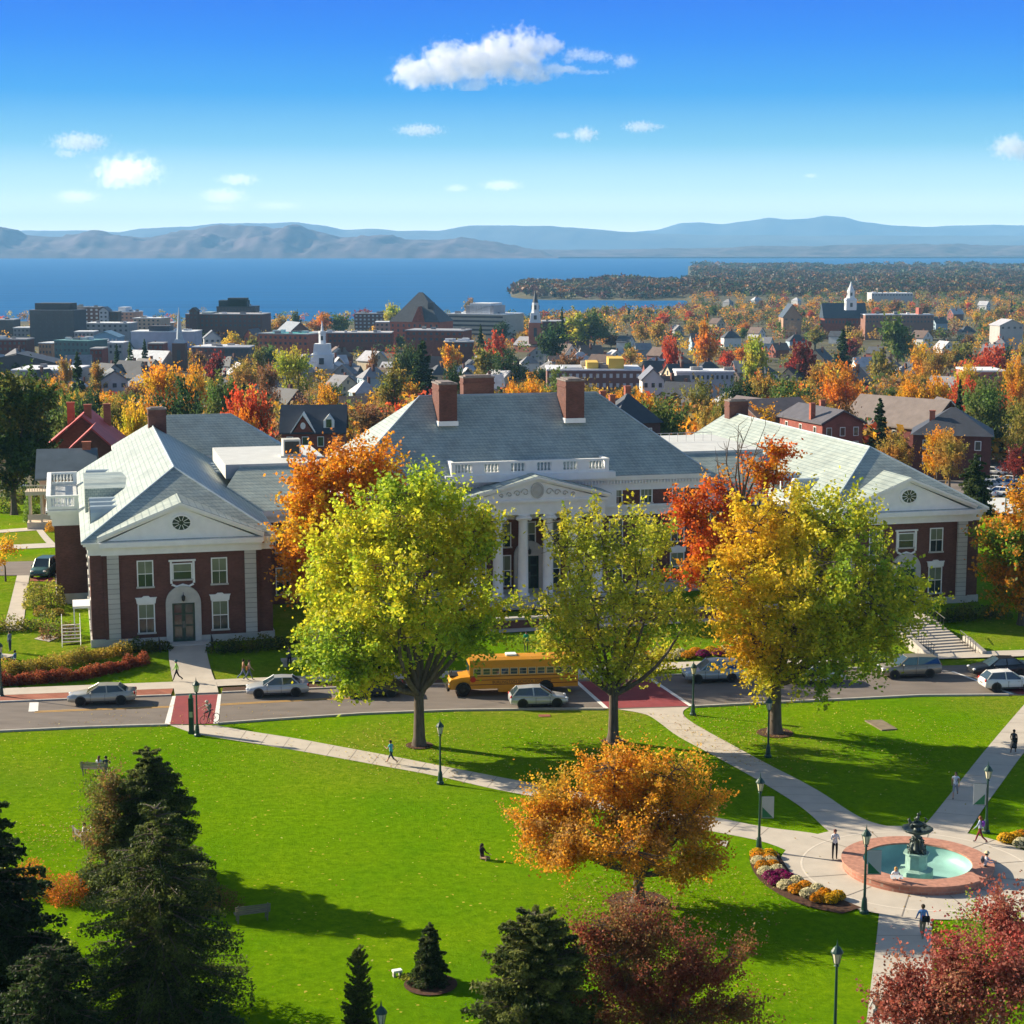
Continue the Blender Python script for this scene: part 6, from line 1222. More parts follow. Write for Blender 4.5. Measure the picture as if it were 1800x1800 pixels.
# seen one by one in the photograph: (px, pytop, width px, distance, colour, kind)
seen = [(120, 673, 80, 330, 'green', 'round'), (200, 700, 70, 360, 'olive', 'round'), (236, 708, 60, 300, 'yel', 'round'), (285, 640, 95, 470, 'gold', 'round'), (345, 642, 60, 480, 'gold', 'round'), (325, 652, 105, 340, 'dgreen', 'round'),
 (392, 660, 80, 420, 'green', 'round'), (440, 683, 90, 305, 'red', 'round'), (425, 720, 60, 300, 'orange', 'round'), (492, 700, 60, 360, 'tan', 'bare'), (515, 612, 80, 620, 'lime', 'round'), (545, 655, 80, 480, 'tan', 'bare'), (432, 625, 70, 700, 'ochre', 'round'),
 (570, 675, 52, 470, 'gold', 'round'), (690, 633, 58, 520, 'olive', 'tall'), (742, 602, 66, 640, 'dgreen', 'cone'), (718, 606, 60, 660, 'dgreen', 'round'), (792, 635, 50, 560, 'dgreen', 'round'), (622, 690, 90, 400, 'olive', 'bare'), (660, 680, 60, 420, 'brown', 'bare'),
 (698, 700, 42, 360, 'red', 'round'), (903, 672, 48, 430, 'gold', 'round'), (936, 668, 62, 430, 'gold', 'round'), (858, 610, 66, 760, 'olive', 'round'), (897, 608, 74, 740, 'dgreen', 'round'), (975, 640, 60, 560, 'green', 'round'), (1000, 620, 70, 680, 'brown', 'round'),
 (1035, 678, 60, 430, 'olive', 'round'), (1085, 690, 60, 420, 'gold', 'round'), (1130, 688, 60, 420, 'gold', 'round'), (1172, 700, 105, 345, 'green', 'round'), (1236, 658, 72, 500, 'olive', 'round'), (1240, 702, 60, 380, 'ochre', 'round'), (1270, 700, 50, 400, 'olive', 'round'),
 (1385, 655, 105, 470, 'green', 'round'), (1340, 655, 60, 500, 'ochre', 'round'), (1300, 665, 70, 480, 'dgreen', 'round'), (1488, 628, 95, 520, 'orange', 'round'), (1560, 655, 60, 560, 'tan', 'bare'), (1602, 668, 70, 470, 'gold', 'round'), (1540, 678, 40, 470, 'dgreen', 'round'),
 (1650, 660, 60, 470, 'gold', 'round'), (1700, 665, 55, 450, 'red', 'round'), (1688, 672, 26, 430, 'dgreen', 'cone'), (1745, 663, 115, 400, 'green', 'round'), (1800, 700, 80, 370, 'olive', 'round'), (1792, 628, 60, 560, 'gold', 'round'),
 (1482, 582, 42, 900, 'dgreen', 'cone'), (1408, 598, 66, 760, 'dred', 'round'), (1488, 700, 72, 385, 'brown', 'round'), (1575, 752, 78, 350, 'ochre', 'round'), (1650, 755, 62, 330, 'gold', 'round'), (1672, 765, 70, 325, 'ochre', 'round'), (1720, 740, 60, 372, 'dgreen', 'round'), (1785, 782, 60, 340, 'dred', 'round'),
 (1580, 560, 75, 1000, 'green', 'round'), (1650, 610, 50, 740, 'ochre', 'round'), (1550, 612, 60, 780, 'olive', 'round'), (1622, 605, 55, 760, 'gold', 'round'), (1700, 640, 50, 600, 'yel', 'round'), (1755, 600, 60, 780, 'red', 'round'), (1330, 590, 50, 820, 'lime', 'round'),
 (1180, 585, 40, 850, 'red', 'round'), (1240, 555, 40, 950, 'orange', 'round'), (845, 575, 24, 900, 'dgreen', 'cone'), (870, 580, 50, 900, 'red', 'round'), (975, 570, 60, 1000, 'dgreen', 'round'), (1045, 520, 56, 1300, 'green', 'round'), (1015, 525, 44, 1300, 'lime', 'tall'),
 (988, 528, 14, 1300, 'dgreen', 'cone'), (135, 622, 34, 650, 'dgreen', 'cone'), (172, 640, 34, 640, 'ochre', 'tall'), (112, 632, 30, 760, 'ochre', 'round'), (205, 608, 20, 900, 'dgreen', 'cone'), (228, 605, 22, 900, 'green', 'cone'), (254, 600, 22, 920, 'dgreen', 'cone'), (405, 582, 50, 1100, 'yel', 'round'), (440, 592, 30, 1050, 'olive', 'round'), (375, 624, 44, 760, 'dred', 'round'),
 (490, 553, 50, 1500, 'ochre', 'round'), (522, 550, 22, 1550, 'dgreen', 'round'), (565, 548, 46, 1550, 'orange', 'round'), (600, 552, 44, 1550, 'green', 'round'), (640, 545, 40, 1800, 'dred', 'round'), (690, 535, 40, 1600, 'lime', 'round'), (828, 526, 28, 1700, 'tan', 'round'), (475, 602, 36, 980, 'green', 'round'), (655, 612, 24, 860, 'brown', 'round'), (720, 620, 60, 800, 'green', 'round'), (790, 608, 44, 900, 'gold', 'round'), (60, 668, 80, 420, 'green', 'round'), (160, 680, 70, 420, 'dgreen', 'round'), (25, 660, 70, 450, 'green', 'round'), (90, 690, 60, 350, 'dgreen', 'round'), (470, 690, 60, 420, 'brown', 'round'), (470, 640, 50, 560, 'brown', 'round'), (455, 610, 30, 800, 'olive', 'round')]
for (px, pt, wpx, Y, cl, kd) in seen:
    X, z = at_depth(px, pt, Y); H = z-zt(X, Y)
    if not (3 < H < 34): H = min(max(H, 5), 30)
    put_tree(kd, px, (X, Y), H+0.5, wpx*Y/FPX*1.05, C_[cl], f"{W_[cl]} {K_[kd]}")
# the rest of the town's trees, thrown by a seed but kept off the named buildings
prot = [(50, 133, 533, 585, 1350), (131, 305, 541, 580, 1400), (160, 345, 580, 612, 1150), (0, 46, 560, 640, 900), (90, 180, 598, 628, 1000), (18, 128, 648, 662, 790), (262, 332, 540, 650, 940), (325, 462, 526, 585, 1400), (396, 548, 580, 612, 1000), (548, 690, 583, 600, 1200), (550, 586, 564, 645, 880), (620, 684, 550, 575, 1500), (682, 776, 514, 600, 1250), (711, 815, 580, 600, 1130), (778, 895, 533, 590, 1400), (926, 955, 506, 602, 1230), (955, 1036, 564, 580, 1300), (962, 1170, 628, 672, 590), (1190, 1292, 652, 664, 670), (1376, 1640, 530, 558, 1450), (1484, 1508, 495, 545, 1480), (1706, 1770, 652, 664, 600), (1362, 1500, 708, 770, 360), (1507, 1660, 698, 760, 390), (1602, 1755, 714, 830, 345), (1060, 1148, 690, 760, 325), (500, 604, 712, 765, 325), (1530, 1602, 514, 522, 2200)]
prot += [(px-9, px+9, py-2, py+9, 0) for px, py in hp]
def clash(px, pt, w, Y):
    for (a, b_, t0, t1, yb) in prot:
        if px+w/2 > a and px-w/2 < b_ and pt < t1 and pt+0.8*w > t0 and (Y < yb or yb == 0): return True
    return False
pal_r = ['ochre', 'gold', 'olive', 'olive', 'green', 'dgreen', 'orange', 'brown', 'dred', 'red', 'yel', 'ochre', 'tan', 'green', 'gold', 'ochre']
placed = [(px, pt) for (px, pt, *_r) in seen]; tries = 0
while len(TREES) < 292 and tries < 9000:
    tries += 1; px = treeR.uniform(-30, 1830); pt = 520+treeR.random()**0.8*190
    if px < 700 and pt < 600: continue
    if px < 1000 and pt < 560: continue
    H = treeR.uniform(11, 19); lo, hi = 360.0, 2500.0
    for _ in range(26):
        m_ = (lo+hi)/2; X, z = at_depth(px, pt, m_)
        if z > zt(X, m_)+H: lo = m_
        else: hi = m_
    Y = (lo+hi)/2; X, z = at_depth(px, pt, Y)
    if Y < 370 or Y > 2300: continue
    Wd = H*treeR.uniform(0.75, 1.1); w = Wd*FPX/Y
    if clash(px, pt, w, Y): continue
    if any(abs(px-a)/w*2+abs(pt-b_)/w*3.4 < 0.95 for a, b_ in placed): continue
    placed.append((px, pt)); cl = treeR.choice(pal_r); kd = treeR.choice(['round']*9+['tall', 'tall', 'cone'])
    if kd == 'cone': cl = 'dgreen'; Wd *= 0.5
    if kd == 'tall': Wd *= 0.65
    if cl == 'tan': kd = 'bare'
    put_tree(kd, px, (X, Y), H, Wd, C_[cl], f"{W_[cl]} {K_[kd]}")
print('TREES', len(TREES), tries)
autolabel(TREES)
for k_, p_ in PT.items():
    if k_ not in usedp:
        for ch in KIDS.get(p_.name, []): bpy.data.objects.remove(ch)
        bpy.data.objects.remove(p_)
# ---- woods nobody could count: undergrowth between the houses, the wooded point and the far shore
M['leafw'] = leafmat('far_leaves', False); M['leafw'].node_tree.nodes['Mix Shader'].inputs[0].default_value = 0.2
def woods(name, n, pick, label, seed, quads=60, leafk=0.10):
    rnd = np.random.default_rng(seed); R_ = random.Random(seed); Vs = []; Cc = []
    cols = np.array([C_[c] for c in pal_r])
    Cs = []; Ss = []; K = []
    for _ in range(n):
        q = pick(R_)
        if q is None: continue
        X, Y, H, W, ci = q; m = quads; d = rnd.normal(size=(m, 3)); d /= np.linalg.norm(d, axis=1)[:, None]
        P = d*(rnd.random(m)**0.33)[:, None]*np.array([W/2, W/2, H*0.42]); P[:, 2] += H*0.55
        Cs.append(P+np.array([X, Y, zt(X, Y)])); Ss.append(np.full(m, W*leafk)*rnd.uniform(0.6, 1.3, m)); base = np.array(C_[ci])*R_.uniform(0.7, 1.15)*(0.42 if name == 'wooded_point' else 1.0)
        K.append(base[None]*rnd.uniform(0.7, 1.3, m)[:, None])
    C = np.concatenate(Cs); me = quads_mesh(name, C, np.concatenate(Ss), np.concatenate(K), rnd, 0.6); me.materials.append(M['leaf'])
    me.materials.clear(); me.materials.append(M['leafw'] if name == 'wooded_point' else M['leaf']); o = link(me, name); tag(o, label, None, None, "stuff"); return o
def pick_town(R_):
    px = R_.uniform(-60, 1860); Y = 1/R_.uniform(1/2300, 1/400); X = (px-900)/FPX*Y; X, z = at_depth(px, 600, Y)
    H = R_.uniform(6, 11.5); py = proj(X, Y, zt(X, Y)+H)[1]; W = R_.uniform(8, 13)
    if clash(px, py, W*FPX/Y, Y): return None
    return X, Y, H, W, R_.choice(['ochre', 'gold', 'yel', 'green', 'brown', 'dgreen', 'ochre', 'gold', 'olive', 'orange', 'dgreen', 'red'])
woods("undergrowth", 5600, pick_town, "low trees and shrubs filling the gaps between the town houses", 61, 46, 0.085)
def pick_far(R_):
    t = R_.uniform(0.0, 0.32)
    if t < 0.10: Y = R_.uniform(1400, 2500)
    else: Y = 1/R_.uniform(1/2900, 1/1450)
    X = t*Y
    if zt(X, Y) < -46.5: return None
    H = R_.uniform(8, 14); px, py = proj(X, Y, zt(X, Y)+H)
    if clash(px, py, H*FPX/Y, Y): return None
    return X, Y, H, R_.uniform(8, 13), R_.choice(['ochre', 'olive', 'gold', 'green', 'dgreen', 'brown', 'orange', 'dred', 'tan', 'green'])
woods("far_woods", 2600, pick_far, "autumn woods of the far suburbs on the right", 62, 40)
def pick_point(R_):
    t = R_.uniform(-0.012, 0.32); Y = 1/R_.uniform(1/7600, 1/2780); X = t*Y
    if zt(X, Y) < -49.2: return None
    return X, Y, R_.uniform(8, 13)*(1.0+0.35*math.sin(t*47+Y*0.003)+0.2*math.sin(t*131)), R_.uniform(11, 18)*(1+Y/9000), R_.choice(['brown', 'green', 'dgreen', 'brown', 'brown', 'dred', 'olive', 'brown', 'dgreen', 'orange'])
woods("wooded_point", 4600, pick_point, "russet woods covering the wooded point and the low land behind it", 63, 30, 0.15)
# ------------------------------------------------------------------ lamps
def lamp(pxy, label, banner=0, Hh=4.1):
    p = on_terrain(*pxy); r = empty("street_lamp", p, RNG.uniform(-.1, .1), label, "street lamp", "green lantern lamp posts of the campus")
    MB().lathe([(0.24, 0), (0.24, 0.12), (0.17, 0.2), (0.13, 0.75), (0.09, 0.85)], 10).build("base", M['dkgreen'], r)
    MB().lathe([(0.075, 0.84), (0.055, Hh-0.95), (0.12, Hh-0.92), (0.06, Hh-0.86), (0.13, Hh-0.80)], 10).build("pole", M['dkgreen'], r)
    MB().lathe([(0.12, Hh-0.795), (0.21, Hh-0.33)], 6).build("lantern", M['lampglass'], r)
    cg = MB()
    for k in range(6): a = k*math.pi/3; cg.tube([(0.125*math.cos(a), 0.125*math.sin(a), Hh-0.80), (0.218*math.cos(a), 0.218*math.sin(a), Hh-0.32)], [0.014]*2, 4)
    cg.build("lantern_frame", M['dkgreen'], r)
    MB().lathe([(0.27, Hh-0.33), (0.25, Hh-0.27), (0.13, Hh-0.10), (0.05, Hh-0.04), (0.03, Hh+0.05), (0.0, Hh+0.28)], 10).build("cap", M['dkgreen'], r)
    if banner:
        x0, x1 = (0.10, 0.80) if banner > 0 else (-0.80, -0.10)
        b_ = MB().box(x0, x1, -0.012, 0.012, Hh-2.4, Hh-1.15).build("banner", M['banner'], r)
        MB().prism([(x0+.04, Hh-2.38), (x1-.04, Hh-2.38), (x0+.04, Hh-1.75)] if banner > 0 else [(x0+.04, Hh-2.38), (x1-.04, Hh-2.38), (x1-.04, Hh-1.75)], -0.016, 0.016).build("banner_wedge", M['bgreen'], b_)
        for z in (Hh-1.13, Hh-2.42): MB().tube([(0, 0, z), (x1 if banner > 0 else x0, 0, z)], [0.014]*2, 5).build("banner_arm", M['dkgreen'], r)
    return r
M['banner'] = mat("banner_cloth", (0.42, 0.45, 0.45), 0.8, 0.05); M['bgreen'] = mat("banner_green", (0.03, 0.16, 0.07), 0.8, 0.1)
lamp((347, 1294), "dark lamp post beside the green call post at the red crossing", 0, 4.0)
lamp((774, 1378), "dark lamp post on the lawn edge by the jogger")
lamp((1218, 1257), "lamp post in front of the silver utility car by the dark crossing", 0, 3.9)
lamp((1350, 1331), "shaded lamp post in front of the golden and green maple trunk")
lamp((1334, 1496), "bannered lamp post at the tip of the curved flower bed", 1, 4.35)
lamp((1519, 1605), "bannered lamp post in front of the fountain", 1, 4.5)
lamp((1733, 1464), "bannered lamp post beside the woman with the purple backpack", -1, 4.1)
lamp((1466, 1868), "lamp post at the bottom edge left of the south path", 0, 5.2)
lamp((671, 1862), "lamp post at the bottom edge of which only the green cap shows", 0, 2.4)
lamp((3, 1226), "lamp post at the left edge on the far pavement", 0, 4.3)
p = on_terrain(337, 1289); r = empty("call_post", p, 0.05, "dark green square emergency call post beside the lamp at the red crossing", "call post")
MB().box(-.17, .17, -.17, .17, 0, 2.55).box(-.22, .22, -.22, .22, 0, .15).build("post", M['dkgreen'], r); MB().lathe([(0.13, 2.56), (0.13, 2.72), (0.05, 2.86), (0, 2.9)], 10).build("beacon", M['bgreen'], r)
MB().box(-.12, .12, -.185, -.172, 1.2, 1.6).build("panel", M['rim'], r)

# ------------------------------------------------------------------ fountain
FR = empty("fountain", (FC[0], FC[1], 0), 0, "round brick edged fountain with a dark tiered bronze figure group in a turquoise basin", "fountain")
MB().lathe([(4.05, -0.1), (4.05, 0.46), (3.0, 0.46), (2.98, -0.5)], 96, cap=False).build("ring_wall", M['fbrick'] if 'fbrick' in M else M.setdefault('fbrick', brickmat("fountain_brick", (0.44, 0.20, 0.14), (0.33, 0.14, 0.10), (0.36, 0.25, 0.2), 0.3, 0.2)), FR)
MB().lathe([(4.12, 0.462), (4.12, 0.55), (2.94, 0.55), (2.94, 0.462), (4.12, 0.462)], 96, cap=False).build("coping", M['copeb'] if 'copeb' in M else M.setdefault('copeb', mat("brick_coping", (0.42, 0.205, 0.145), 0.8, 0.32, 3.5, 0.2, detail=9)), FR)
M['pool'] = mat("pool_paint", (0.24, 0.45, 0.41), 0.4, 0.22, 0.9, detail=8)
MB().lathe([(2.975, 0.45), (2.96, 0.0), (2.6, -0.28), (2.3, -0.36), (0.0, -0.38)], 80, cap=False).build("pool_floor", M['pool'], FR, True)
M['poolwater'], nn_, ll_, bb_ = newmat("shallow_water"); bb_.inputs["Base Color"].default_value = (0.6, 0.9, 0.85, 1); bb_.inputs["Transmission Weight"].default_value = 1; bb_.inputs["Roughness"].default_value = 0.05; bb_.inputs["IOR"].default_value = 1.2
M['verd'] = mat("verdigris_bronze", (0.045, 0.065, 0.06), 0.45, 0.5, 7, 0.3, spec=0.6, metal=0.3); M['ped'] = mat("pale_green_pedestal", (0.26, 0.42, 0.36), 0.6, 0.2, 3)
px_, py_ = ground(1610, 1530, 0.1); dx_, dy_ = px_-FC[0], py_-FC[1]
MB().lathe([(0.95, -0.37), (0.95, 0.2), (0.62, 0.28), (0.60, 1.0), (0.72, 1.06), (0.72, 1.16)], 8, (dx_, dy_, 0)).build("pedestal", M['ped'], FR)
mb_ = MB(); mb_.lathe([(0.45, 1.16), (0.22, 1.3), (0.15, 1.8), (0.22, 2.25), (0.12, 2.3)], 12, (dx_, dy_, 0)); mb_.build("shaft", M['verd'], FR, True)
for k in range(4):   # crouching children round the shaft
    a = k*math.pi/2+0.6; cx_, cy_ = dx_+0.36*math.cos(a), dy_+0.36*math.sin(a); f = MB()
    f.tube([(cx_, cy_, 1.2), (cx_+.05*math.cos(a), cy_+.05*math.sin(a), 1.45), (cx_-.03*math.cos(a), cy_-.03*math.sin(a), 1.72), (cx_-.05*math.cos(a), cy_-.05*math.sin(a), 1.80)], [0.13, 0.12, 0.10, 0.05], 8)
    f.ell((cx_-.05*math.cos(a), cy_-.05*math.sin(a), 1.88), (0.09, 0.09, 0.11))
    for s_ in (-1, 1):
        f.tube([(cx_, cy_, 1.28), (cx_+.24*math.cos(a+s_*.5), cy_+.24*math.sin(a+s_*.5), 1.42), (cx_+.22*math.cos(a+s_*.4), cy_+.22*math.sin(a+s_*.4), 1.16)], [0.075, 0.06, 0.04], 6)
        f.tube([(cx_, cy_, 1.68), (cx_+.14*math.cos(a+s_*1.1), cy_+.14*math.sin(a+s_*1.1), 1.75), (dx_+.16*math.cos(a+s_*.35), dy_+.16*math.sin(a+s_*.35), 2.0)], [0.045, 0.04, 0.03], 6)
    f.build("child_figure", M['verd'], FR, True)
bw = MB(); n_ = 48; prf = [(0.10, 2.16), (0.42, 2.24), (0.72, 2.36), (0.86, 2.50), (0.84, 2.52), (0.68, 2.42), (0.35, 2.33), (0.0, 2.30)]
vs = [(dx_+rr*(1+0.035*math.cos(16*2*math.pi*k/n_)*(rr/0.86)**3)*math.cos(2*math.pi*k/n_), dy_+rr*(1+0.035*math.cos(16*2*math.pi*k/n_)*(rr/0.86)**3)*math.sin(2*math.pi*k/n_), z) for rr, z in prf for k in range(n_)]
bw.add(vs, [(i*n_+k, i*n_+(k+1) % n_, (i+1)*n_+(k+1) % n_, (i+1)*n_+k) for i in range(len(prf)-1) for k in range(n_)]); bw.build("fluted_bowl", M['verd'], FR, True)
f = MB(); f.lathe([(0.25, 2.32), (0.2, 2.5), (0.1, 2.6), (0.3, 2.72), (0.34, 2.80), (0.1, 2.84)], 14, (dx_, dy_, 0)); f.build("upper_bowl", M['verd'], FR, True)
f = MB()
f.tube([(dx_, dy_, 2.8), (dx_-.03, dy_, 2.98), (dx_+.02, dy_, 3.14), (dx_+.02, dy_, 3.2)], [0.08, 0.09, 0.10, 0.04], 8); f.ell((dx_+.02, dy_, 3.29), (0.075, 0.075, 0.09))
f.tube([(dx_, dy_, 3.15), (dx_+.16, dy_, 3.25), (dx_+.12, dy_, 3.45)], [0.04, 0.03, 0.02], 6); f.tube([(dx_, dy_, 3.15), (dx_-.16, dy_, 3.05), (dx_-.2, dy_-.05, 2.9)], [0.04, 0.03, 0.02], 6)
f.tube([(dx_+.05, dy_, 2.9), (dx_+.2, dy_+.03, 2.82), (dx_+.3, dy_, 2.7)], [0.07, 0.06, 0.03], 6); f.tube([(dx_-.05, dy_, 2.9), (dx_-.18, dy_-.05, 2.86), (dx_-.28, dy_-.05, 2.72)], [0.07, 0.06, 0.03], 6); f.build("top_figure", M['verd'], FR, True)
for s_ in (-1, 1):  # dolphins and wings flanking the upper bowl
    f = MB(); f.tube([(dx_+s_*.12, dy_, 2.62), (dx_+s_*.38, dy_, 2.78), (dx_+s_*.48, dy_+.02, 3.0), (dx_+s_*.40, dy_+.02, 3.12)], [0.10, 0.11, 0.07, 0.02], 8); f.tube([(dx_+s_*.3, dy_-.2, 2.6), (dx_+s_*.42, dy_-.28, 2.72), (dx_+s_*.35, dy_-.3, 2.9)], [0.09, 0.08, 0.02], 7); f.build("dolphin_figure", M['verd'], FR, True)

# ------------------------------------------------------------------ vehicles
def loft(mb, secs, closed=True):
    n = len(secs[0]); vs = [p for s in secs for p in s]; fs = [(i*n+k, i*n+(k+1) % n, (i+1)*n+(k+1) % n, (i+1)*n+k) for i in range(len(secs)-1) for k in range(n)]
    fs += [tuple(range(n))[::-1], tuple(range((len(secs)-1)*n, len(secs)*n))]; mb.add(vs, fs)
def car(name, label, p, heading, paint, L=4.7, W=1.8, H=1.45, kind="sedan", group=None, dark_trim=False, cat="car"):
    """nose towards local +x"""
    r = empty(name, p, heading, label, cat, group); w = W/2; belt = 0.93 if H < 1.55 else 1.05
    nose, tail = L/2, -L/2
    if kind == "sedan": st = [(tail, .42, .70, .80), (tail+.08, .30, .98, .92), (tail+.75, .24, belt+.08, .98), (-.55, .22, belt+.02, 1), (.85, .22, belt, 1), (1.35, .24, belt-.04, .99), (nose-.35, .26, .78, .93), (nose-.06, .30, .66, .84), (nose, .42, .56, .74)]; gl = [(tail+.62, belt+.05, .70), (tail+1.25, H-.03, .60), (-.35, H, .66), (.25, H-.02, .66), (1.10, belt-.01, .80)]
    elif kind == "hatch": st = [(tail, .42, .80, .86), (tail+.08, .30, belt+.02, .95), (tail+.6, .24, belt+.06, .98), (-.4, .22, belt+.01, 1), (.85, .22, belt-.02, 1), (1.3, .24, belt-.06, .99), (nose-.35, .26, .78, .93), (nose-.06, .30, .66, .84), (nose, .42, .56, .74)]; gl = [(tail+.12, belt+.04, .74), (tail+.62, H-.06, .62), (-.45, H, .66), (.15, H-.02, .66), (1.05, belt-.04, .80)]
    else: st = [(tail, .45, .95, .92), (tail+.06, .34, belt+.04, .97), (tail+.6, .28, belt+.05, 1), (-.4, .26, belt+.02, 1), (.95, .26, belt, 1), (1.35, .28, belt-.04, .99), (nose-.35, .30, .92, .95), (nose-.05, .34, .78, .88), (nose, .48, .62, .78)]; gl = [(tail+.06, belt+.04, .84), (tail+.32, H-.08, .70), (-.5, H, .74), (.35, H-.02, .74), (1.15, belt-.02, .84)]
    secs = []
    for (x, zb, ztp, k) in st:
        ww = w*k; secs.append([(x, -ww*.86, zb), (x, -ww*.985, zb+.12), (x, -ww, (zb+ztp)*.5), (x, -ww*.96, ztp-.07), (x, -ww*.84, ztp), (x, -ww*.3, ztp+.02), (x, ww*.3, ztp+.02), (x, ww*.84, ztp), (x, ww*.96, ztp-.07), (x, ww, (zb+ztp)*.5), (x, ww*.985, zb+.12), (x, ww*.86, zb)])
    mb = MB(); loft(mb, secs); mb.build("body", paint, r, True)
    secs = []
    for (x, z, k) in gl:
        b0 = belt-.12
        secs.append([(x, -w*.86, b0), (x, -w*(.86*(1-(z-b0)/(H-b0))+k*(z-b0)/(H-b0)), z), (x, w*(.86*(1-(z-b0)/(H-b0))+k*(z-b0)/(H-b0)), z), (x, w*.86, b0)])
    mb = MB(); loft(mb, secs); mb.build("glasshouse", M['cglass'], r)
    g1, g2, g3 = gl[1], gl[2], gl[3]; mb = MB()
    loft(mb, [[(x, -w*k-.012, z-.04), (x, -w*k*.9, z+.022), (x, w*k*.9, z+.022), (x, w*k+.012, z-.04)] for (x, z, k) in (g1, g2, g3)])
    for sg in (-1, 1):
        for (xa, za, ka), (xb, zb2, kb) in (((gl[0][0], belt-.05, .862), (g1[0], g1[1], g1[2])), ((g3[0], g3[1], g3[2]), (gl[4][0]-.02, belt-.05, .862)), (((g2[0]-.02), H-.01, .665 if kind != 'suv' else .745), (-.42, belt-.05, .875))):
            mb.tube([(xa, sg*(w*ka+.004), za), (xb, sg*(w*kb+.004), zb2)], [0.045, 0.05], 5)
    mb.build("roof", paint, r)
    sm = MB().box(-.6, .6, -w*.9, w*.9, .20, .262)
    for sg in (-1, 1):
        for x in (.78, -.28, -1.18): sm.box(x-.012, x+.012, sg*w*.99-.014, sg*w*.99+.014, .36, belt-.1)
        sm.box(-L*.22, L*.22, sg*w*.985-.012, sg*w*.985+.02, .27, .36)
        for fx in (L*.30, -L*.29): sm.lathe([(.30, -.012), (.41, -.012), (.41, .012), (.30, .012)], 20, M=T(fx, sg*(w*.985+.012), .36, 0, math.pi/2), cap=False)
    sm.build("side_trim", M['black'], r)
    for fx in (L*.30, -L*.29):
        for sg in (-1, 1):
            R_ = .33 if kind != 'suv' else .36
            wm = T(fx, sg*(w-.10), R_, 0, math.pi/2); wh = MB().lathe([(R_*.62, -.10), (R_*.97, -.10), (R_, -.06), (R_, .06), (R_*.97, .10), (R_*.62, .10)], 20, M=wm).build("wheel", M['tyre'], r, True)
            MB().lathe([(0, -.085), (R_*.2, -.09), (R_*.62, -.07), (R_*.62, .07), (R_*.2, .09), (0, .085)], 10, M=wm).build("rim", M['rim'], wh)
    for sg in (-1, 1):
        MB().ell((nose-.13, sg*w*.66, .66 if kind != 'suv' else .80), (.16, .16, .09)).build("headlight", M['lite'], r, True)
        MB().ell((tail+.07, sg*w*.76, .86 if kind != 'suv' else 1.0), (.09, .15, .13)).build("tail_light", M['red'], r, True)
        MB().ell((.72, sg*(w+.08), belt+.06), (.08, .11, .07)).build("mirror", paint, r, True)
        MB().box(-.35, -.15, sg*(w*.985)-.012, sg*(w*.985)+.012, belt-.16, belt-.13).box(.45, .65, sg*(w*.985)-.012, sg*(w*.985)+.012, belt-.16, belt-.13).build("door_handle", M['rim'], r)
    MB().box(nose-.05, nose+.012, -.42, .42, .40, .55).build("grille", M['black'], r); MB().box(tail-.012, tail+.03, -.25, .25, .55, .68).build("number_plate", M['rim'], r)
    return r
P_ = {'champ': carpaint("champagne_paint", (0.42, 0.41, 0.35)), 'silver': carpaint("silver_paint", (0.50, 0.52, 0.53)), 'blue': carpaint("pale_blue_silver_paint", (0.36, 0.44, 0.50)), 'white': carpaint("white_car_paint", (0.72, 0.72, 0.70), 0.0), 'navy': carpaint("navy_paint", (0.012, 0.018, 0.04), 0.2), 'black': carpaint("black_paint", (0.012, 0.015, 0.02), 0.2), 'tan': carpaint("tan_paint", (0.30, 0.27, 0.21)), 'green': carpaint("dark_green_paint_car", (0.05, 0.12, 0.11), 0.2), 'red': carpaint("red_paint", (0.30, 0.02, 0.02), 0.1)}
RA = math.radians(7.5)
def cpos(px, py): return on_terrain(px, py, 0.045)
car("parked_car", "champagne sedan driving left, nearest the left edge of the road", cpos(180, 1236), math.pi+RA, P_['champ'], 5.0, 1.83, 1.42)
car("silver_car", "silver sedan driving left, just right of the red crossing", cpos(488, 1222), math.pi+RA, P_['silver'], 4.75, 1.8, 1.45)
car("dark_car", "dark navy car half hidden by the lime maple's lowest leaves", cpos(655, 1223), math.pi+RA, P_['navy'], 4.7, 1.8, 1.45)
car("silver_hatchback", "silver hatchback facing right, in front of the school bus", cpos(946, 1241), RA*.9, P_['silver'], 4.35, 1.78, 1.5, "hatch")
car("utility_car", "pale silver utility car behind the lamp post by the dark crossing", cpos(1252, 1197), math.pi+RA, P_['blue'], 4.65, 1.85, 1.68, "suv")
car("white_car", "white car hidden under the golden and green maple", cpos(1432, 1200), math.pi+RA, P_['white'], 4.6, 1.8, 1.5)
car("estate_car", "tan estate car facing left, right of the golden and green maple", cpos(1597, 1189), math.pi+RA, P_['tan'], 4.9, 1.82, 1.66, "suv")
car("black_car", "black sedan waiting behind the white hatchback at the right edge", cpos(1755, 1187), math.pi+RA, P_['black'], 4.8, 1.82, 1.45)
car("white_hatchback", "white hatchback facing right with red tail lights at the right edge", cpos(1771, 1212), RA*.9, P_['white'], 4.25, 1.75, 1.48, "hatch")
c_ = car("pickup_truck", "dark green truck facing the camera on the side street behind the left wing", on_terrain(78, 1012, .06), -math.pi/2, P_['green'], 4.7, 1.9, 1.78, "suv", cat="truck")
for (px, py, k, a, lb) in ((30, 862, 'silver', 0.3, "silver car parked by the houses at the left edge"), (98, 868, 'white', 0.2, "white car parked beyond the dark shrubs on the left")):
    car("parked_car", lb, on_terrain(px, py, .05), a, P_[k])
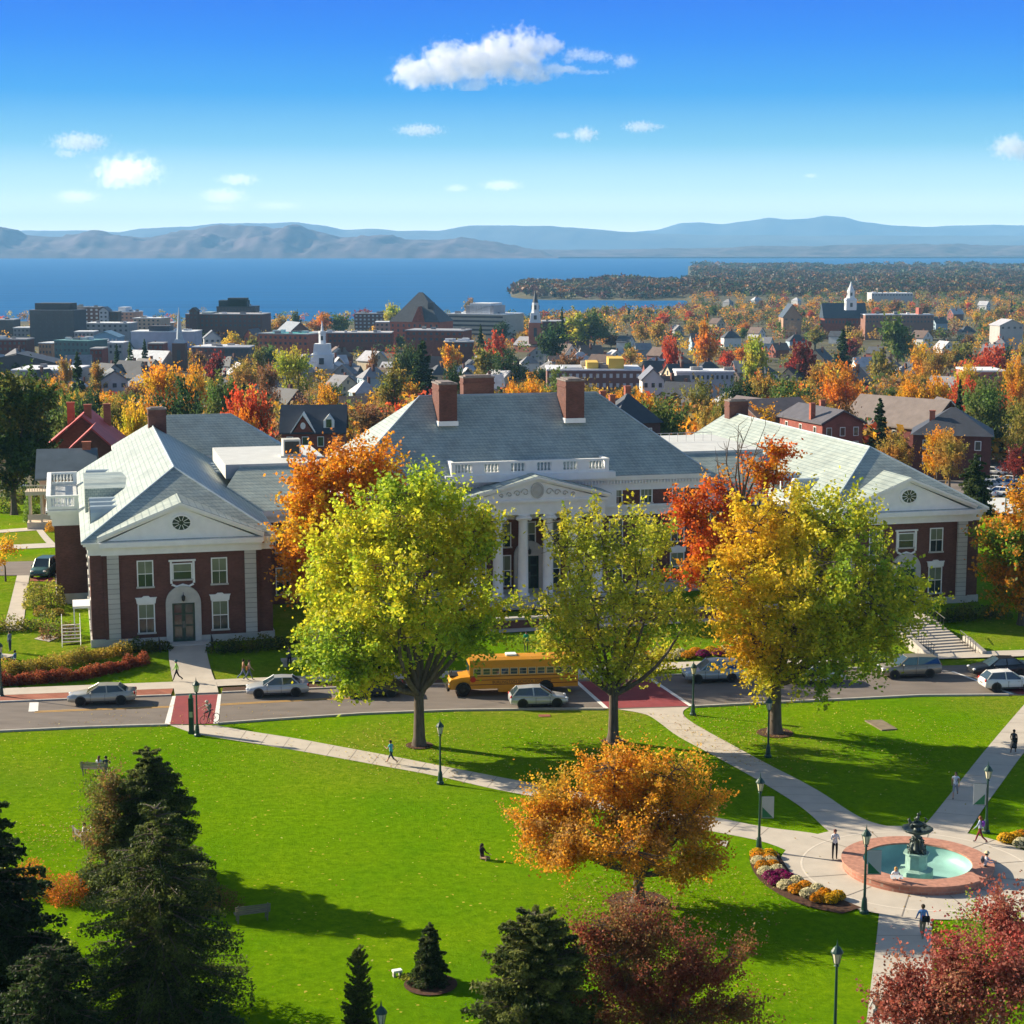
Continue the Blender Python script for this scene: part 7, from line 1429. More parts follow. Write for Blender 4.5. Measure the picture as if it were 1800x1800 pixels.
# car park: rows of cars copied from one sedan and one utility car
lot_src = [car("parked_car", "", (0, 0, -500), 0, P_[k], kind=kd, H=1.45 if kd == "sedan" else 1.68) for k, kd in (('white', 'sedan'), ('silver', 'sedan'), ('white', 'suv'), ('blue', 'sedan'), ('black', 'sedan'), ('silver', 'suv'), ('navy', 'sedan'))]
lot_nm = ["white sedan", "silver sedan", "white utility car", "pale blue sedan", "black sedan", "silver utility car", "navy sedan"]; used_l = set(); lot = []
RL = random.Random(8)
for row, (py, px0, px1, n) in enumerate(((836, 1615, 1800, 8), (850, 1722, 1818, 5), (858, 1722, 1822, 5), (874, 1728, 1822, 5), (829, 1622, 1700, 4))):
    for i in range(n):
        k = RL.choice([0, 0, 0, 1, 1, 2, 2, 3, 4, 5, 5, 6]); c = lot_src[k] if k not in used_l else copy_tree(lot_src[k]); used_l.add(k)
        px = px0+(px1-px0)*i/(n-1)+RL.uniform(-2, 2); c.location = on_terrain(px, py, .14); c.rotation_euler = (0, 0, (2.6 if row % 2 else -0.5)+RL.uniform(-.05, .05))
        c["group"] = "cars in the car park"; lot.append((c, px, py, lot_nm[k], row))
gr = {}
for (c, px, py, nm, row) in lot: gr.setdefault((nm, row), []).append((px, c))
rown = ["back row", "middle row", "third row", "front row", "far left row"]
for (nm, row), l_s in gr.items():
    l_s.sort(key=lambda t: t[0])
    for i, (_, c) in enumerate(l_s): c["label"] = f"{nm} parked in the {rown[row]} of the car park"+("" if len(l_s) == 1 else ", "+["leftmost", "second", "third", "fourth", "fifth"][i]+" of its kind")
for i, s_ in enumerate(lot_src):
    if i not in used_l: s_.location = on_terrain(1640+i*6, 838, .14); s_["label"] = f"{lot_nm[i]} at the left end of the car park"; s_["group"] = "cars in the car park"
# school bus
M['bus'] = mat("school_bus_yellow", (0.62, 0.27, 0.012), 0.4, 0.07, 0.6, spec=0.4); M['busblk'] = mat("black_stripe", (0.02, 0.018, 0.016), 0.5, 0.1); M['busred'] = mat("maroon_stripe", (0.10, 0.02, 0.015), 0.6, 0.1)
p = cpos(900, 1216); BUS = empty("school_bus", p, math.pi+RA, "yellow school bus facing left between the first and second maple", "bus")
L, w = 9.9, 1.2; xr, xf = -L/2, L/2-1.55     # body from xr to xf, bonnet beyond
prof = [(-w, .55), (-w, 2.05), (-w*.98, 2.45), (-w*.86, 2.72), (-w*.5, 2.86), (0, 2.90), (w*.5, 2.86), (w*.86, 2.72), (w*.98, 2.45), (w, 2.05), (w, .55)]
MB().prism(prof, xr, xf, 'x').build("body", M['bus'], BUS, False)
mb = MB(); loft(mb, [[(x, -k*w, .5), (x, -k*w, z), (x, -k*w*.6, z+.1), (x, k*w*.6, z+.1), (x, k*w, z), (x, k*w, .5)] for (x, z, k) in ((xf+.005, 1.5, .90), (xf+.7, 1.42, .86), (L/2-.15, 1.25, .80), (L/2, 1.05, .74))]); mb.build("bonnet", M['bus'], BUS)
MB().box(xf+.25, L/2-.1, -w*.5, w*.5, 1.36, 1.50).build("bonnet_vent", M['busblk'], BUS)
MB().box(L/2-.02, L/2+.16, -w*.92, w*.92, .42, .66).build("bumper", M['busblk'], BUS); MB().box(L/2-.005, L/2+.02, -.5, .5, .72, 1.08).build("grille", M['busblk'], BUS)
MB().box(xf+.004, xf+.03, -w*.86, w*.86, 1.62, 2.35).build("windscreen", M['cglass'], BUS)
for sg in (-1, 1):
    for i in range(11):
        x = xr+.45+i*.70
        f = MB().box(x, x+.62, sg*(w+.004)-.02, sg*(w+.004)+.02, 1.62, 2.16).build("window", M['white'] if False else M['busframe'] if 'busframe' in M else M.setdefault('busframe', mat("window_frame_cream", (0.55, 0.45, 0.25), 0.5, 0.05)), BUS)
        MB().box(x+.06, x+.56, sg*(w+.018)-.014, sg*(w+.018)+.014, 1.68, 1.87).box(x+.06, x+.56, sg*(w+.018)-.014, sg*(w+.018)+.014, 1.90, 2.10).build("pane", M['cglass'], f)
    for z, h_, mm in ((1.50, .05, 'busblk'), (1.22, .045, 'busred'), (.86, .05, 'busred')): MB().box(xr+.05, xf-.02, sg*(w+.004)-.012, sg*(w+.004)+.012, z, z+h_).build("rub_rail", M[mm], BUS)
    MB().ell((L/2-.06, sg*w*.62, .90), (.10, .14, .12)).build("headlight", M['lite'], BUS, True)
    MB().tube([(L/2-.3, sg*.8, 1.3), (L/2-.1, sg*1.15, 1.75), (L/2-.15, sg*1.2, 1.95)], [.02]*3, 5).ell((L/2-.15, sg*1.2, 2.0), (.05, .12, .16)).build("mirror", M['busblk'], BUS)
    for fx in (L/2-1.05, -L/2+2.5):
        MB().prism([(fx+.62*math.cos(a), .5+.62*math.sin(a)) for a in [math.pi*k/10 for k in range(11)]], sg*(w-.02), sg*(w+.015)).build("wheel_arch", M['busblk'], BUS)
        wm = T(fx, sg*(w-.06), .5, 0, math.pi/2); wh = MB().lathe([(.28, -.14), (.48, -.14), (.5, -.1), (.5, .1), (.48, .14), (.28, .14)], 22, M=wm, cap=False).build("wheel", M['tyre'], BUS, True); MB().lathe([(0, -.12), (.12, -.13), (.29, -.08), (.29, .08), (.12, .13), (0, .12)], 12, M=wm).build("rim", M['busblk'], wh)
MB().box(-1.2, 1.2, .6, w+.02, .28, .548).build("battery_box", M['bus'], BUS); MB().box(-.3, .5, -.4, .4, 2.88, 3.0).build("roof_hatch", M['white'], BUS)
o_ = MB().lathe([(.22, 0), (.22, .03)], 8, M=T(xf-.25, w+.05, 1.3, 0, math.pi/2)).build("stop_sign", M['red'], BUS)
tcv = bpy.data.curves.new("bus_lettering", 'FONT'); tcv.body = "BURLINGTON SCHOOL DISTRICT"; tcv.size = 0.30; tcv.extrude = 0.004; tcv.align_x = 'CENTER'
to_ = bpy.data.objects.new("bus_lettering_tmp", tcv); COL.objects.link(to_); dg_ = bpy.context.evaluated_depsgraph_get(); me = bpy.data.meshes.new_from_object(to_.evaluated_get(dg_)); bpy.data.objects.remove(to_)
me.materials.clear(); me.materials.append(M['busblk']); o = link(me, "lettering", BUS); o.rotation_euler = (math.pi/2, 0, math.pi); o.location = (-0.6, w+.02, .96)
# bus faces left, so its near side is local +y

# ------------------------------------------------------------------ people
SK = mat("skin", (0.45, 0.26, 0.18), 0.6, 0.05); SKD = mat("skin_dark", (0.16, 0.085, 0.055), 0.6, 0.05)
def person(label, p, heading, pose="walk", shirt=(0.5, 0.5, 0.5), legs=(0.03, 0.03, 0.04), hair=(0.03, 0.02, 0.015), h=1.72, long_hair=False, shorts=False, hat=None, bag=None, skirt=None, skin=None, seed=0, sleeves=True, phase=1, helmet=None):
    """faces local +y"""
    s = h/1.72; rr = random.Random(seed); J = {}; E = []; Z = []
    sk = skin or SK
    def V(x, y, z): return Vector((x*s, y*s, z*s))
    sit = pose in ("sit", "ground", "cycle"); lean = {"walk": .04, "stand": 0, "sit": .15, "ground": -.1, "cycle": .42, "jog": .10, "read": .3}.get(pose, 0)
    hz = {"sit": .52, "ground": .12, "cycle": .98, "read": .52}.get(pose, .93)
    hip = V(0, 0, hz); verts = [hip]; rad = [(.15, .115)]; zone = ['legs']
    def add(v, r_, par, zn): verts.append(v); rad.append(r_ if isinstance(r_, tuple) else (r_, r_)); E.append((par, len(verts)-1)); zone.append(zn); return len(verts)-1
    up = Vector((0, math.sin(lean), math.cos(lean)))
    wa = add(hip+up*.16*s, (.125, .095), 0, 'shirt'); ch = add(hip+up*.36*s, (.165, .11), wa, 'shirt'); sh = add(hip+up*.47*s, (.11, .085), ch, 'shirt')
    ne = add(hip+up*.54*s, .05, sh, 'skin'); tilt = Vector((0, .5 if pose in ("read", "ground") else .12, 1)).normalized()
    hb = add(verts[ne]+tilt*.10*s, .085, ne, 'skin'); ht = add(verts[ne]+tilt*.21*s, .08, hb, 'skin')
    no = add(verts[hb]+Vector((0, .088*s, .015*s)), .018, hb, 'skin')
    for sg in (-1, 1):
        # legs
        hp_ = add(hip+V(sg*.095, 0, -.06), .088, 0, 'legs')
        if pose == "walk" or pose == "jog": a = (.42 if pose == "walk" else .6)*sg*phase; kb = .12 if a > 0 else .5
        elif pose in ("sit", "read"): a, kb = 1.35, 1.35
        elif pose == "ground": a, kb = 1.75, 2.2
        elif pose == "cycle": a, kb = (1.25, 1.35) if sg > 0 else (.55, .75)
        else: a, kb = .05*sg, .05
        d1 = Vector((sg*(.04 if not sit else .12), math.sin(a), -math.cos(a))).normalized(); k = add(verts[hp_]+d1*.42*s, .06, hp_, 'legs'); b_ = a-kb
        d2 = Vector((0, math.sin(b_), -math.cos(b_))).normalized(); an = add(verts[k]+d2*.40*s, .042, k, 'shin'); toe = add(verts[an]+V(0, .15, -.035 if an else 0), .035, an, 'shoe')
        # arms
        so_ = add(verts[sh]+V(sg*.175, 0, -.015), .055, sh, 'shirt')
        if pose in ("walk", "jog"): aa = -.45*sg*phase; eb = .3 if pose == "walk" else 1.5
        elif pose == "phone": aa, eb = .5, 1.7
        elif pose in ("sit", "read"): aa, eb = .7, 1.0
        elif pose == "ground": aa, eb = .45, .9
        elif pose == "cycle": aa, eb = 1.15, .2
        else: aa, eb = .05, .15
        if pose == "phone" or False: pass
        d1 = Vector((sg*.18, math.sin(aa), -math.cos(aa))).normalized(); el_ = add(verts[so_]+d1*.27*s, .042, so_, 'shirt' if sleeves else 'skin'); b_ = aa+eb
        d2 = Vector((-sg*(.35 if eb > .9 else .0), math.sin(b_), -math.cos(b_))).normalized(); wr = add(verts[el_]+d2*.24*s, .028, el_, 'fore')
        pm = add(verts[wr]+d2*.07*s, (.036, .018), wr, 'skin'); side = Vector((1, 0, 0))
        for q in range(4): off = side*(q-1.5)*.019*s; ln = (.055, .068, .064, .05)[q]*s; f1 = add(verts[pm]+off+d2*(.03*s+ln*.4), .0085, pm, 'skin'); add(verts[f1]+d2*ln*.5+Vector((0, .012*s, -.006)), .007, f1, 'skin')
        th = add(verts[wr]+d2*.035*s+side*(-sg)*.035*s, .01, wr, 'skin'); add(verts[th]+d2*.035*s, .008, th, 'skin')
    bm = bmesh.new(); lay = bm.verts.layers.skin.verify(); bv = [bm.verts.new(v) for v in verts]
    for i, v in enumerate(bv): v[lay].radius = (rad[i][0]*s, rad[i][1]*s); v[lay].use_root = (i == 0)
    for a, b_ in E: bm.edges.new((bv[a], bv[b_]))
    me = bpy.data.meshes.new("person_skeleton"); bm.to_mesh(me); bm.free(); tmp = bpy.data.objects.new("person_tmp", me); COL.objects.link(tmp)
    tmp.modifiers.new("skin", 'SKIN'); sb = tmp.modifiers.new("sub", 'SUBSURF'); sb.levels = 1; sb.render_levels = 1
    dg = bpy.context.evaluated_depsgraph_get(); body = bpy.data.meshes.new_from_object(tmp.evaluated_get(dg)); bpy.data.objects.remove(tmp)
    body.materials.clear(); cs, cl = cloth("top", shirt), cloth("bottoms", legs); ms = [sk, cs, cl, M['black']]
    for m_ in ms: body.materials.append(m_)
    zi = {'skin': 0, 'shirt': 1, 'legs': 2, 'shoe': 3, 'shin': 0 if (shorts or skirt) else 2, 'fore': 1 if sleeves else 0}
    VV = np.array([[*v] for v in verts]); A = VV[[a for a, _ in E]]; B = VV[[b_ for _, b_ in E]]; zz = [zi[zone[b_]] for _, b_ in E]; rs = np.array([max(rad[a][0], rad[b_][0])*s for a, b_ in E])
    n = len(body.polygons); cc = np.zeros(n*3, np.float32); body.polygons.foreach_get("center", cc); cc = cc.reshape(-1, 3)
    ab = B-A; t = np.clip(((cc[:, None]-A)*ab).sum(2)/(ab**2).sum(1), 0, 1); dd = np.linalg.norm(cc[:, None]-(A+ab*t[..., None]), axis=2)/rs
    body.polygons.foreach_set("material_index", np.array(zz, np.int32)[dd.argmin(1)]); body.polygons.foreach_set("use_smooth", [True]*n)
    low = min(v[2] for v in VV)-.035*s if not sit else 0
    r = empty("person", (p[0], p[1], p[2]-(low if pose not in ("sit", "ground", "cycle", "read") else 0)), heading, label, "person"); link(body, "body", r)
    H_ = verts[hb]; hm = cloth("hair", hair); mb = MB(); c_ = H_+Vector((0, -.02*s, .05*s)); mb.ell(c_, (.098*s, .105*s, .105*s), 12, 8)
    if long_hair: mb.tube([c_, c_+Vector((0, -.07*s, -.10*s)), c_+Vector((0, -.10*s, -.28*s))], [.09*s, .085*s, .04*s], 8)
    mb.build("hair", hm, r, True)
    fc = MB()
    for sg in (-1, 1): fc.ell(H_+Vector((sg*.032*s, .088*s, .04*s)), (.011*s, .006*s, .007*s), 6, 4)
    fc.build("eyes", M['black'], r); MB().ell(H_+Vector((0, .087*s, -.035*s)), (.024*s, .006*s, .007*s), 6, 4).build("mouth", M['red'], r)
    if hat: MB().lathe([(.16*s, .10*s), (.15*s, .115*s), (.10*s, .12*s), (.095*s, .19*s), (0, .2*s)], 14, H_).build("hat", cloth("hat", hat), r, True)
    if helmet: MB().ell(H_+Vector((0, -.01, .09*s)), (.115*s, .15*s, .10*s), 12, 8).build("helmet", mat("helmet_shell", helmet, 0.4, 0.05), r, True)
    if skirt: MB().lathe([(.24*s, hz*s-.48*s), (.21*s, hz*s-.2*s), (.15*s, hz*s+.08*s)], 14, sy=.8).build("skirt", cloth("skirt", skirt), r, True)
    if bag:
        colr, kind = bag; b2 = MB()
        if kind == "back": c2 = verts[ch]+Vector((0, -.19*s, -.02)); b2.ell(c2, (.15*s, .10*s, .21*s), 10, 8)
        else: c2 = verts[wa]+Vector((.10*s, -.17*s, -.02)); b2.box(c2.x-.17*s, c2.x+.17*s, c2.y-.06*s, c2.y+.06*s, c2.z-.14*s, c2.z+.12*s)
        bo = b2.build("bag", cloth("bag", colr), r, kind == "back")
        MB().tube([verts[sh]+V(-.11, 0, .03), verts[ch]+V(-.12, .12, -.05), verts[wa]+V(-.05 if kind == "back" else .1, .11, 0)], [.018]*3, 5).build("strap", cloth("strap", colr), bo)
    return r
def P3(px, py, off=0.05): return on_terrain(px, py, off)
R_ = math.pi/2
person("man in a bright green safety vest striding left across the walk", P3(311, 1200, .13), R_+.1, "walk", (0.35, 0.62, 0.12), (0.012, 0.012, 0.02), seed=1, helmet=(0.03, 0.12, 0.14))
person("walker in a tan top waving, left one of a pair on the pavement", P3(428, 1198, .13), -R_+.3, "walk", (0.42, 0.24, 0.14), (0.14, 0.18, 0.28), seed=2)
person("walker with an orange brown bag, right one of a pair on the pavement", P3(438, 1199, .13), -R_+.2, "walk", (0.45, 0.30, 0.22), (0.10, 0.12, 0.18), bag=((0.5, 0.2, 0.06), "side"), seed=3, phase=-1)
person("person in a teal shirt and shorts jogging left along the path", P3(688, 1344), R_-.5, "jog", (0.10, 0.42, 0.48), (0.03, 0.05, 0.07), shorts=True, sleeves=False, seed=4)
person("dark haired person sitting alone on the open lawn", P3(848, 1510, .02), -R_-.6, "ground", (0.03, 0.015, 0.02), (0.35, 0.22, 0.16), long_hair=True, seed=5)
person("woman in a pale coat and black leggings holding a phone by the plaza", P3(1467, 1512, .06), math.pi, "phone", (0.55, 0.56, 0.62), (0.01, 0.01, 0.015), (0.10, 0.02, 0.015), long_hair=True, seed=6)
person("man in a white shirt and shorts walking down the shaded diagonal path", P3(1679, 1404), math.pi-.3, "walk", (0.62, 0.66, 0.76), (0.30, 0.30, 0.33), shorts=True, sleeves=False, bag=((0.05, 0.06, 0.1), "back"), seed=7)
person("man in a long dark coat carrying a black bag at the right edge", P3(1781, 1326), -.4, "walk", (0.03, 0.035, 0.045), (0.05, 0.05, 0.06), bag=((0.02, 0.02, 0.02), "side"), skin=SKD, skirt=(0.04, 0.045, 0.05), seed=8)
person("woman with a purple backpack and dark red leggings beside the bannered lamp", P3(1722, 1484, .06), R_-.5, "walk", (0.35, 0.42, 0.55), (0.16, 0.02, 0.03), (0.22, 0.09, 0.04), long_hair=True, bag=((0.20, 0.05, 0.38), "back"), seed=9, h=1.66)
q_ = ground(1573, 1548, 0.5); person("blonde woman in a white top reading on the fountain rim", (q_[0], q_[1], 0.06), math.pi, "read", (0.75, 0.75, 0.78), (0.18, 0.10, 0.07), (0.45, 0.26, 0.09), long_hair=True, sleeves=False, skirt=None, shorts=True, seed=10)
o = empty("sign_board", (q_[0], q_[1]-.42, 0.86), 0, "white paper on the lap of the blonde woman", "paper"); MB().box(-.33, .33, -.14, .14, -.008, .008, T(rx=0.5)).build("sheet", M['white'], o)
q_ = ground(1731, 1524, 0.5); person("person in a straw hat and backpack on the right side of the fountain rim", (q_[0], q_[1], 0.06), -R_-.3, "sit", (0.50, 0.48, 0.55), (0.05, 0.045, 0.04), hat=(0.55, 0.45, 0.28), bag=((0.12, 0.12, 0.14), "back"), seed=11)
person("man in a blue shirt with a black shoulder bag walking to the fountain", P3(1621, 1652, .06), 0.05, "walk", (0.12, 0.26, 0.58), (0.22, 0.19, 0.14), (0.12, 0.07, 0.04), bag=((0.012, 0.014, 0.02), "side"), seed=12, h=1.82)
person("walker in a grey jacket on the south path at the bottom edge", P3(1540, 1812, .05), 0.1, "walk", (0.40, 0.40, 0.42), (0.03, 0.03, 0.04), bag=((0.08, 0.1, 0.08), "back"), seed=13)
person("walker in dark clothes half behind the crimson leaves", P3(1574, 1806, .05), 0, "walk", (0.10, 0.06, 0.07), (0.03, 0.03, 0.04), long_hair=True, seed=14)
person("standing person in denim blue by the stone slab at the left edge", P3(18, 1146), 1.2, "stand", (0.16, 0.20, 0.28), (0.04, 0.05, 0.09), seed=15)
person("seated person in a blue top on the left lawn", P3(26, 1160, -.08), 1.4, "ground", (0.10, 0.18, 0.42), (0.02, 0.02, 0.03), seed=16)
person("seated person in a white top cut by the left edge", P3(3, 1158, -.08), -1.2, "ground", (0.55, 0.58, 0.66), (0.05, 0.05, 0.06), seed=17)
person("person in green before the garden wall above the bus roof", P3(925, 1146), math.pi, "stand", (0.02, 0.35, 0.18), (0.02, 0.02, 0.03), seed=18)
person("person by the stone bench in the shade of the lime maple", P3(509, 1176), math.pi, "stand", (0.05, 0.06, 0.10), (0.02, 0.02, 0.03), seed=19)
# cyclist and bicycle
p = P3(369, 1273, .05); hd = 2.35
bk = empty("bicycle", p, hd+math.pi/2-math.pi, "red framed bicycle ridden over the red crossing", "bicycle")
bk.rotation_euler = (0, 0, hd)
# local +y is forward
for y in (-.52, .52):
    wh = MB(); wh.tube([(0, y+.33*math.cos(a), .34+.33*math.sin(a)) for a in [2*math.pi*k/24 for k in range(25)]], [.022]*25, 6, False); wo = wh.build("wheel", M['tyre'], bk, True)
    sp = MB()
    for k in range(10): a = k*math.pi/5; sp.tube([(0, y, .34), (0, y+.32*math.cos(a), .34+.32*math.sin(a))], [.003]*2, 3)
    sp.build("spokes", M['rim'], wo)
rf = mat("bicycle_red", (0.5, 0.10, 0.07), 0.4, 0.05)
MB().tube([(0, -.52, .34), (0, -.05, .30), (0, .40, .80), (0, -.14, .84), (0, -.05, .30)], [.018]*5, 6).tube([(0, -.52, .34), (0, -.14, .84), (0, -.17, .95)], [.014]*3, 5).tube([(0, .52, .34), (0, .38, .98)], [.016]*2, 5).build("frame", rf, bk)
MB().tube([(-.25, .32, 1.0), (0, .40, .98), (.25, .32, 1.0)], [.014]*3, 5).build("handlebar", M['black'], bk); MB().ell((0, -.18, .97), (.08, .14, .04)).build("saddle", M['black'], bk, True)
MB().tube([(-.17, .03, .18), (.17, -.13, .42)], [.015]*2, 5).build("pedals", M['black'], bk)
person("cyclist with a pale helmet and grey backpack riding over the red crossing", (p.x, p.y, p.z), hd, "cycle", (0.20, 0.22, 0.20), (0.05, 0.05, 0.06), shorts=True, sleeves=False, helmet=(0.6, 0.5, 0.4), bag=((0.14, 0.17, 0.16), "back"), seed=20)
# benches
def bench(label, p, rz):
    r = empty("park_bench", p, rz, label, "bench")
    s_ = MB()
    for k in range(4): s_.box(-.9, .9, -.22+k*.12, -.13+k*.12, .43, .46)
    s_.build("seat", M['wood'], r); s_ = MB()
    for k in range(4): s_.box(-.9, .9, -.30-k*.02, -.275-k*.02, .52+k*.11, .60+k*.11)
    s_.build("backrest", M['wood'], r)
    for x in (-.75, .75):
        for y in (-.22, .2): MB().box(x-.03, x+.03, y-.03, y+.03, 0, .428).build("leg", M['wood'], r)
        MB().box(x-.028, x+.028, -.37, -.305, .3, .98).build("back_post", M['wood'], r); MB().box(x-.03, x+.03, -.25, .25, .63, .67).build("armrest", M['wood'], r)
    return r
b1 = P3(168, 1362, .0); bench("wooden park bench with a couple on it, seen from behind", b1, -.1)
person("left person of the couple on the bench, in a white top", (b1.x+.22, b1.y+.02, b1.z-.04), -.1, "sit", (0.55, 0.57, 0.6), (0.04, 0.05, 0.08), (0.14, 0.07, 0.04), long_hair=True, seed=21)
person("right person of the couple on the bench, in dark green", (b1.x+.68, b1.y, b1.z-.04), -.1, "sit", (0.03, 0.06, 0.05), (0.03, 0.03, 0.04), seed=22)
bench("empty slatted bench in the deep shade right of the broad spruce", P3(443, 1618, 0), .35)
b2 = P3(147, 1484, 0); bench("bench half hidden by the small brown green tree", b2, -1.0)
person("reader in a pale shirt on the half hidden bench", (b2.x, b2.y, b2.z-.04), -1.0, "sit", (0.60, 0.62, 0.66), (0.04, 0.04, 0.06), seed=23)
o = empty("newspaper", (b2.x+.42, b2.y+.2, b2.z+.95), -1.0, "white newspaper held by the reader on the half hidden bench", "newspaper"); MB().box(-.2, .2, -.01, .01, -.14, .14, T(rx=.4)).build("sheet", M['white'], o)
# utility pole and car park lamps
p = on_terrain(1773, 822); r = empty("utility_pole", p, .3, "tall grey utility pole with a cross arm beside the car park", "utility pole"); s_ = p.y/FPX
MB().tube([(0, 0, 0), (0, 0, 78*s_)], [.17, .12], 8).build("pole", M['kerb'], r); MB().box(-1.2, 1.2, -.06, .06, 76*s_, 76*s_+.12).build("crossarm", M['kerb'], r); MB().tube([(0, 0, 70*s_), (-.8, 0, 73*s_), (-1.9, 0, 72*s_)], [.05, .04, .03], 6).build("lamp_arm", M['rim'], r); MB().ell((-2.1, 0, 72*s_-.05), (.3, .12, .08)).build("lamp_head", M['rim'], r)
for (px, py, hh, lb) in ((1738, 832, 42, "thin grey light pole at the back of the car park"), (1767, 908, 36, "white light pole in front of the parked cars"), (1635, 834, 26, "short white pole behind the right wing roof")):
    p = on_terrain(px, py); r = empty("light_pole", p, 0, lb, "light pole"); MB().tube([(0, 0, 0), (0, 0, hh*p.y/FPX)], [.12, .09], 7).build("pole", M['kerb'], r); MB().box(-.5, .5, -.12, .12, hh*p.y/FPX, hh*p.y/FPX+.12).build("lamp_head", M['rim'], r)
# ------------------------------------------------------------------ clouds
def cloud(blobs, Y, label, dens=0.012, seed=0, soft=1.0, thick=0.9):
    """blobs (px,py,rx,ry) at distance Y; a volume whose density swells round each blob and is broken up by noise"""
    W = []
    for (px, py, rx, ry) in blobs: X, z = at_depth(px, py, Y); W.append((X, z, rx*Y/FPX, ry*Y/FPX))
    x0 = min(a-c*1.3 for a, b_, c, d in W); x1 = max(a+c*1.3 for a, b_, c, d in W); z0 = min(b_-d*1.4 for a, b_, c, d in W); z1 = max(b_+d*1.4 for a, b_, c, d in W)
    dp = max(min(max(c for *_q, c, d in W), max(d for *_q, d in W)*1.6)*thick*1.3, 20); z0 = max(z0, 536)
    m = bpy.data.materials.new("cloud_vapour"); m.use_nodes = True; n = m.node_tree.nodes; l = m.node_tree.links; n.remove(n["Principled BSDF"])
    cx_, cz_ = (x0+x1)/2, (z0+z1)/2; tcn = n.new("ShaderNodeTexCoord"); last = None
    sc0 = max(d for *_q, d in W)
    nz = n.new("ShaderNodeTexNoise"); nz.inputs["Scale"].default_value = 2.3/sc0; nz.inputs["Detail"].default_value = 7; nz.inputs["Roughness"].default_value = 0.62; mpn = n.new("ShaderNodeMapping"); mpn.inputs["Location"].default_value = (seed*913, seed*371, 0); l.new(tcn.outputs["Object"], mpn.inputs[0]); l.new(mpn.outputs[0], nz.inputs["Vector"])
    for (X, z, rx, rz) in W:
        ry = min(rx, rz*1.6)*thick
        mp = n.new("ShaderNodeMapping"); mp.vector_type = 'TEXTURE'; mp.inputs["Location"].default_value = (X-cx_, 0, z-cz_); mp.inputs["Scale"].default_value = (rx, ry, rz); l.new(tcn.outputs["Object"], mp.inputs[0])
        ln = n.new("ShaderNodeVectorMath"); ln.operation = 'LENGTH'; l.new(mp.outputs[0], ln.inputs[0]); sb_ = n.new("ShaderNodeMath"); sb_.operation = 'SUBTRACT'; sb_.inputs[0].default_value = 1.0; l.new(ln.outputs["Value"], sb_.inputs[1])
        if last is None: last = sb_.outputs[0]
        else: mxn = n.new("ShaderNodeMath"); mxn.operation = 'SMOOTH_MAX'; mxn.inputs[2].default_value = 0.25; l.new(last, mxn.inputs[0]); l.new(sb_.outputs[0], mxn.inputs[1]); last = mxn.outputs[0]
    ma = n.new("ShaderNodeMath"); ma.operation = 'MULTIPLY_ADD'; ma.inputs[1].default_value = 2.9; ma.inputs[2].default_value = -1.45-0.10; l.new(nz.outputs[0], ma.inputs[0])
    ad = n.new("ShaderNodeMath"); ad.operation = 'ADD'; l.new(last, ad.inputs[0]); l.new(ma.outputs[0], ad.inputs[1])
    mr_ = n.new("ShaderNodeMapRange"); mr_.inputs[1].default_value = 0.0; mr_.inputs[2].default_value = 0.30*soft; mr_.inputs[3].default_value = 0; mr_.inputs[4].default_value = dens; l.new(ad.outputs[0], mr_.inputs[0])
    pv_ = n.new("ShaderNodeVolumePrincipled"); pv_.inputs["Color"].default_value = (1, 1, 1, 1); pv_.inputs["Anisotropy"].default_value = 0.2; l.new(mr_.outputs[0], pv_.inputs["Density"]); l.new(pv_.outputs[0], n["Material Output"].inputs["Volume"])
    o = MB().box(x0-cx_, x1-cx_, -dp, dp, z0-cz_, z1-cz_).build("cloud", m); o.location = (cx_, Y, cz_); tag(o, label, "cloud"); return o
m_ = cloud([(735, 128, 50, 30), (785, 115, 50, 42), (840, 110, 55, 38), (880, 100, 48, 44), (920, 92, 42, 42), (925, 125, 60, 22), (965, 80, 24, 20), (830, 150, 30, 12), (985, 122, 34, 10)], 6000, "large white cumulus cloud high in the deep blue sky", 0.016, 1)
cloud([(1015, 95, 30, 12), (1045, 100, 36, 11), (1098, 108, 24, 13), (1040, 127, 40, 5), (1000, 105, 12, 9)], 6000, "torn white wisps just right of the large cumulus", 0.010, 2, 1.3)
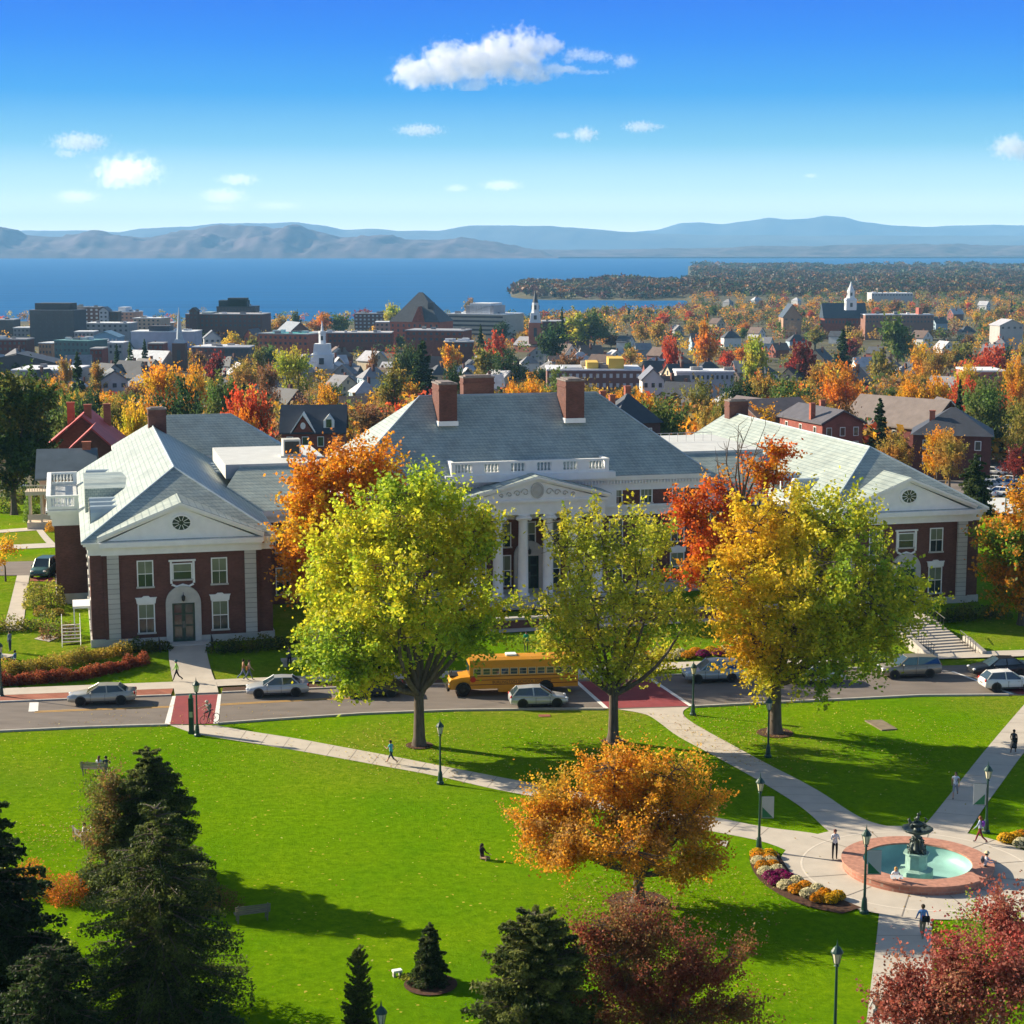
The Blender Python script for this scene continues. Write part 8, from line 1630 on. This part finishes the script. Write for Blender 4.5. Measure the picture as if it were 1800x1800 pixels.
for i, (bl, lb) in enumerate((([(738, 229, 46, 12)], "small flat white cloud below the large cumulus"), ([(1126, 223, 34, 11), (1155, 223, 18, 5)], "small white cloud right of centre with a thin tail"), ([(1028, 236, 24, 14), (988, 238, 18, 7)], "small broken white cloud between two others"),
    ([(882, 326, 40, 11)], "low flat white cloud above the middle of the hills"), ([(802, 331, 24, 8)], "tiny faint cloud left of the low flat cloud"), ([(1778, 258, 38, 22), (1795, 265, 30, 18)], "white cloud cut by the right edge"), ([(140, 250, 56, 18), (118, 270, 24, 9)], "ragged pale cloud at the upper left"),
    ([(225, 300, 62, 30), (200, 320, 40, 14)], "larger pale cloud below the ragged one at the left"), ([(418, 316, 40, 12), (392, 345, 46, 16)], "faint pale cloud left of the middle"), ([(1425, 309, 14, 5)], "tiny cloud speck at the right"), ([(135, 346, 44, 14)], "faint low cloud near the hills at the left"), ([(485, 362, 50, 9), (390, 366, 40, 7)], "thin low streak of cloud above the left hills"))):
    cloud(bl, 15000 if bl[0][1] < 280 else 33000, lb, 0.010*(9000/(15000 if bl[0][1] < 280 else 33000))*(1.1 if bl[0][1] < 280 else .75)*(1.0 if bl[0][0] > 600 else .8), 3+i, 1.4)

# fallen leaves strewn over the lawns, thicker near the trees
rnd = np.random.default_rng(909); pts = []
for (px, py, n_, r_) in ((737, 1311, 1500, 9), (1078, 1304, 1300, 8), (1362, 1289, 2200, 10), (1122, 1586, 1800, 6), (1150, 1760, 1000, 5), (1700, 1800, 700, 5), (200, 1250+60, 900, 12), (80, 1480, 700, 6)):
    c = gp(px, py); a = rnd.random(n_)*6.28; q = r_*rnd.random(n_)**0.7; pts.append(np.stack([c[0]+q*np.cos(a)+q*0.3, c[1]+q*np.sin(a)], 1))
pts.append(np.stack([rnd.uniform(-42, 48, 1200), rnd.uniform(66, 128, 1200)], 1)); P = np.concatenate(pts)
P = np.concatenate([P, np.full((len(P), 1), 0.075)], 1)
cc = np.array([(0.62, 0.50, 0.10), (0.55, 0.34, 0.06), (0.40, 0.20, 0.06), (0.66, 0.60, 0.22)])[rnd.integers(0, 4, len(P))]*rnd.uniform(0.6, 1.1, len(P))[:, None]
me = quads_mesh("fallen_leaves", P, 0.055*rnd.uniform(0.6, 1.4, len(P)), cc, rnd, 3.0); me.materials.append(M['leaf']); tag(link(me, "fallen_leaves"), "yellow and brown fallen leaves scattered over the lawns", None, None, "stuff")
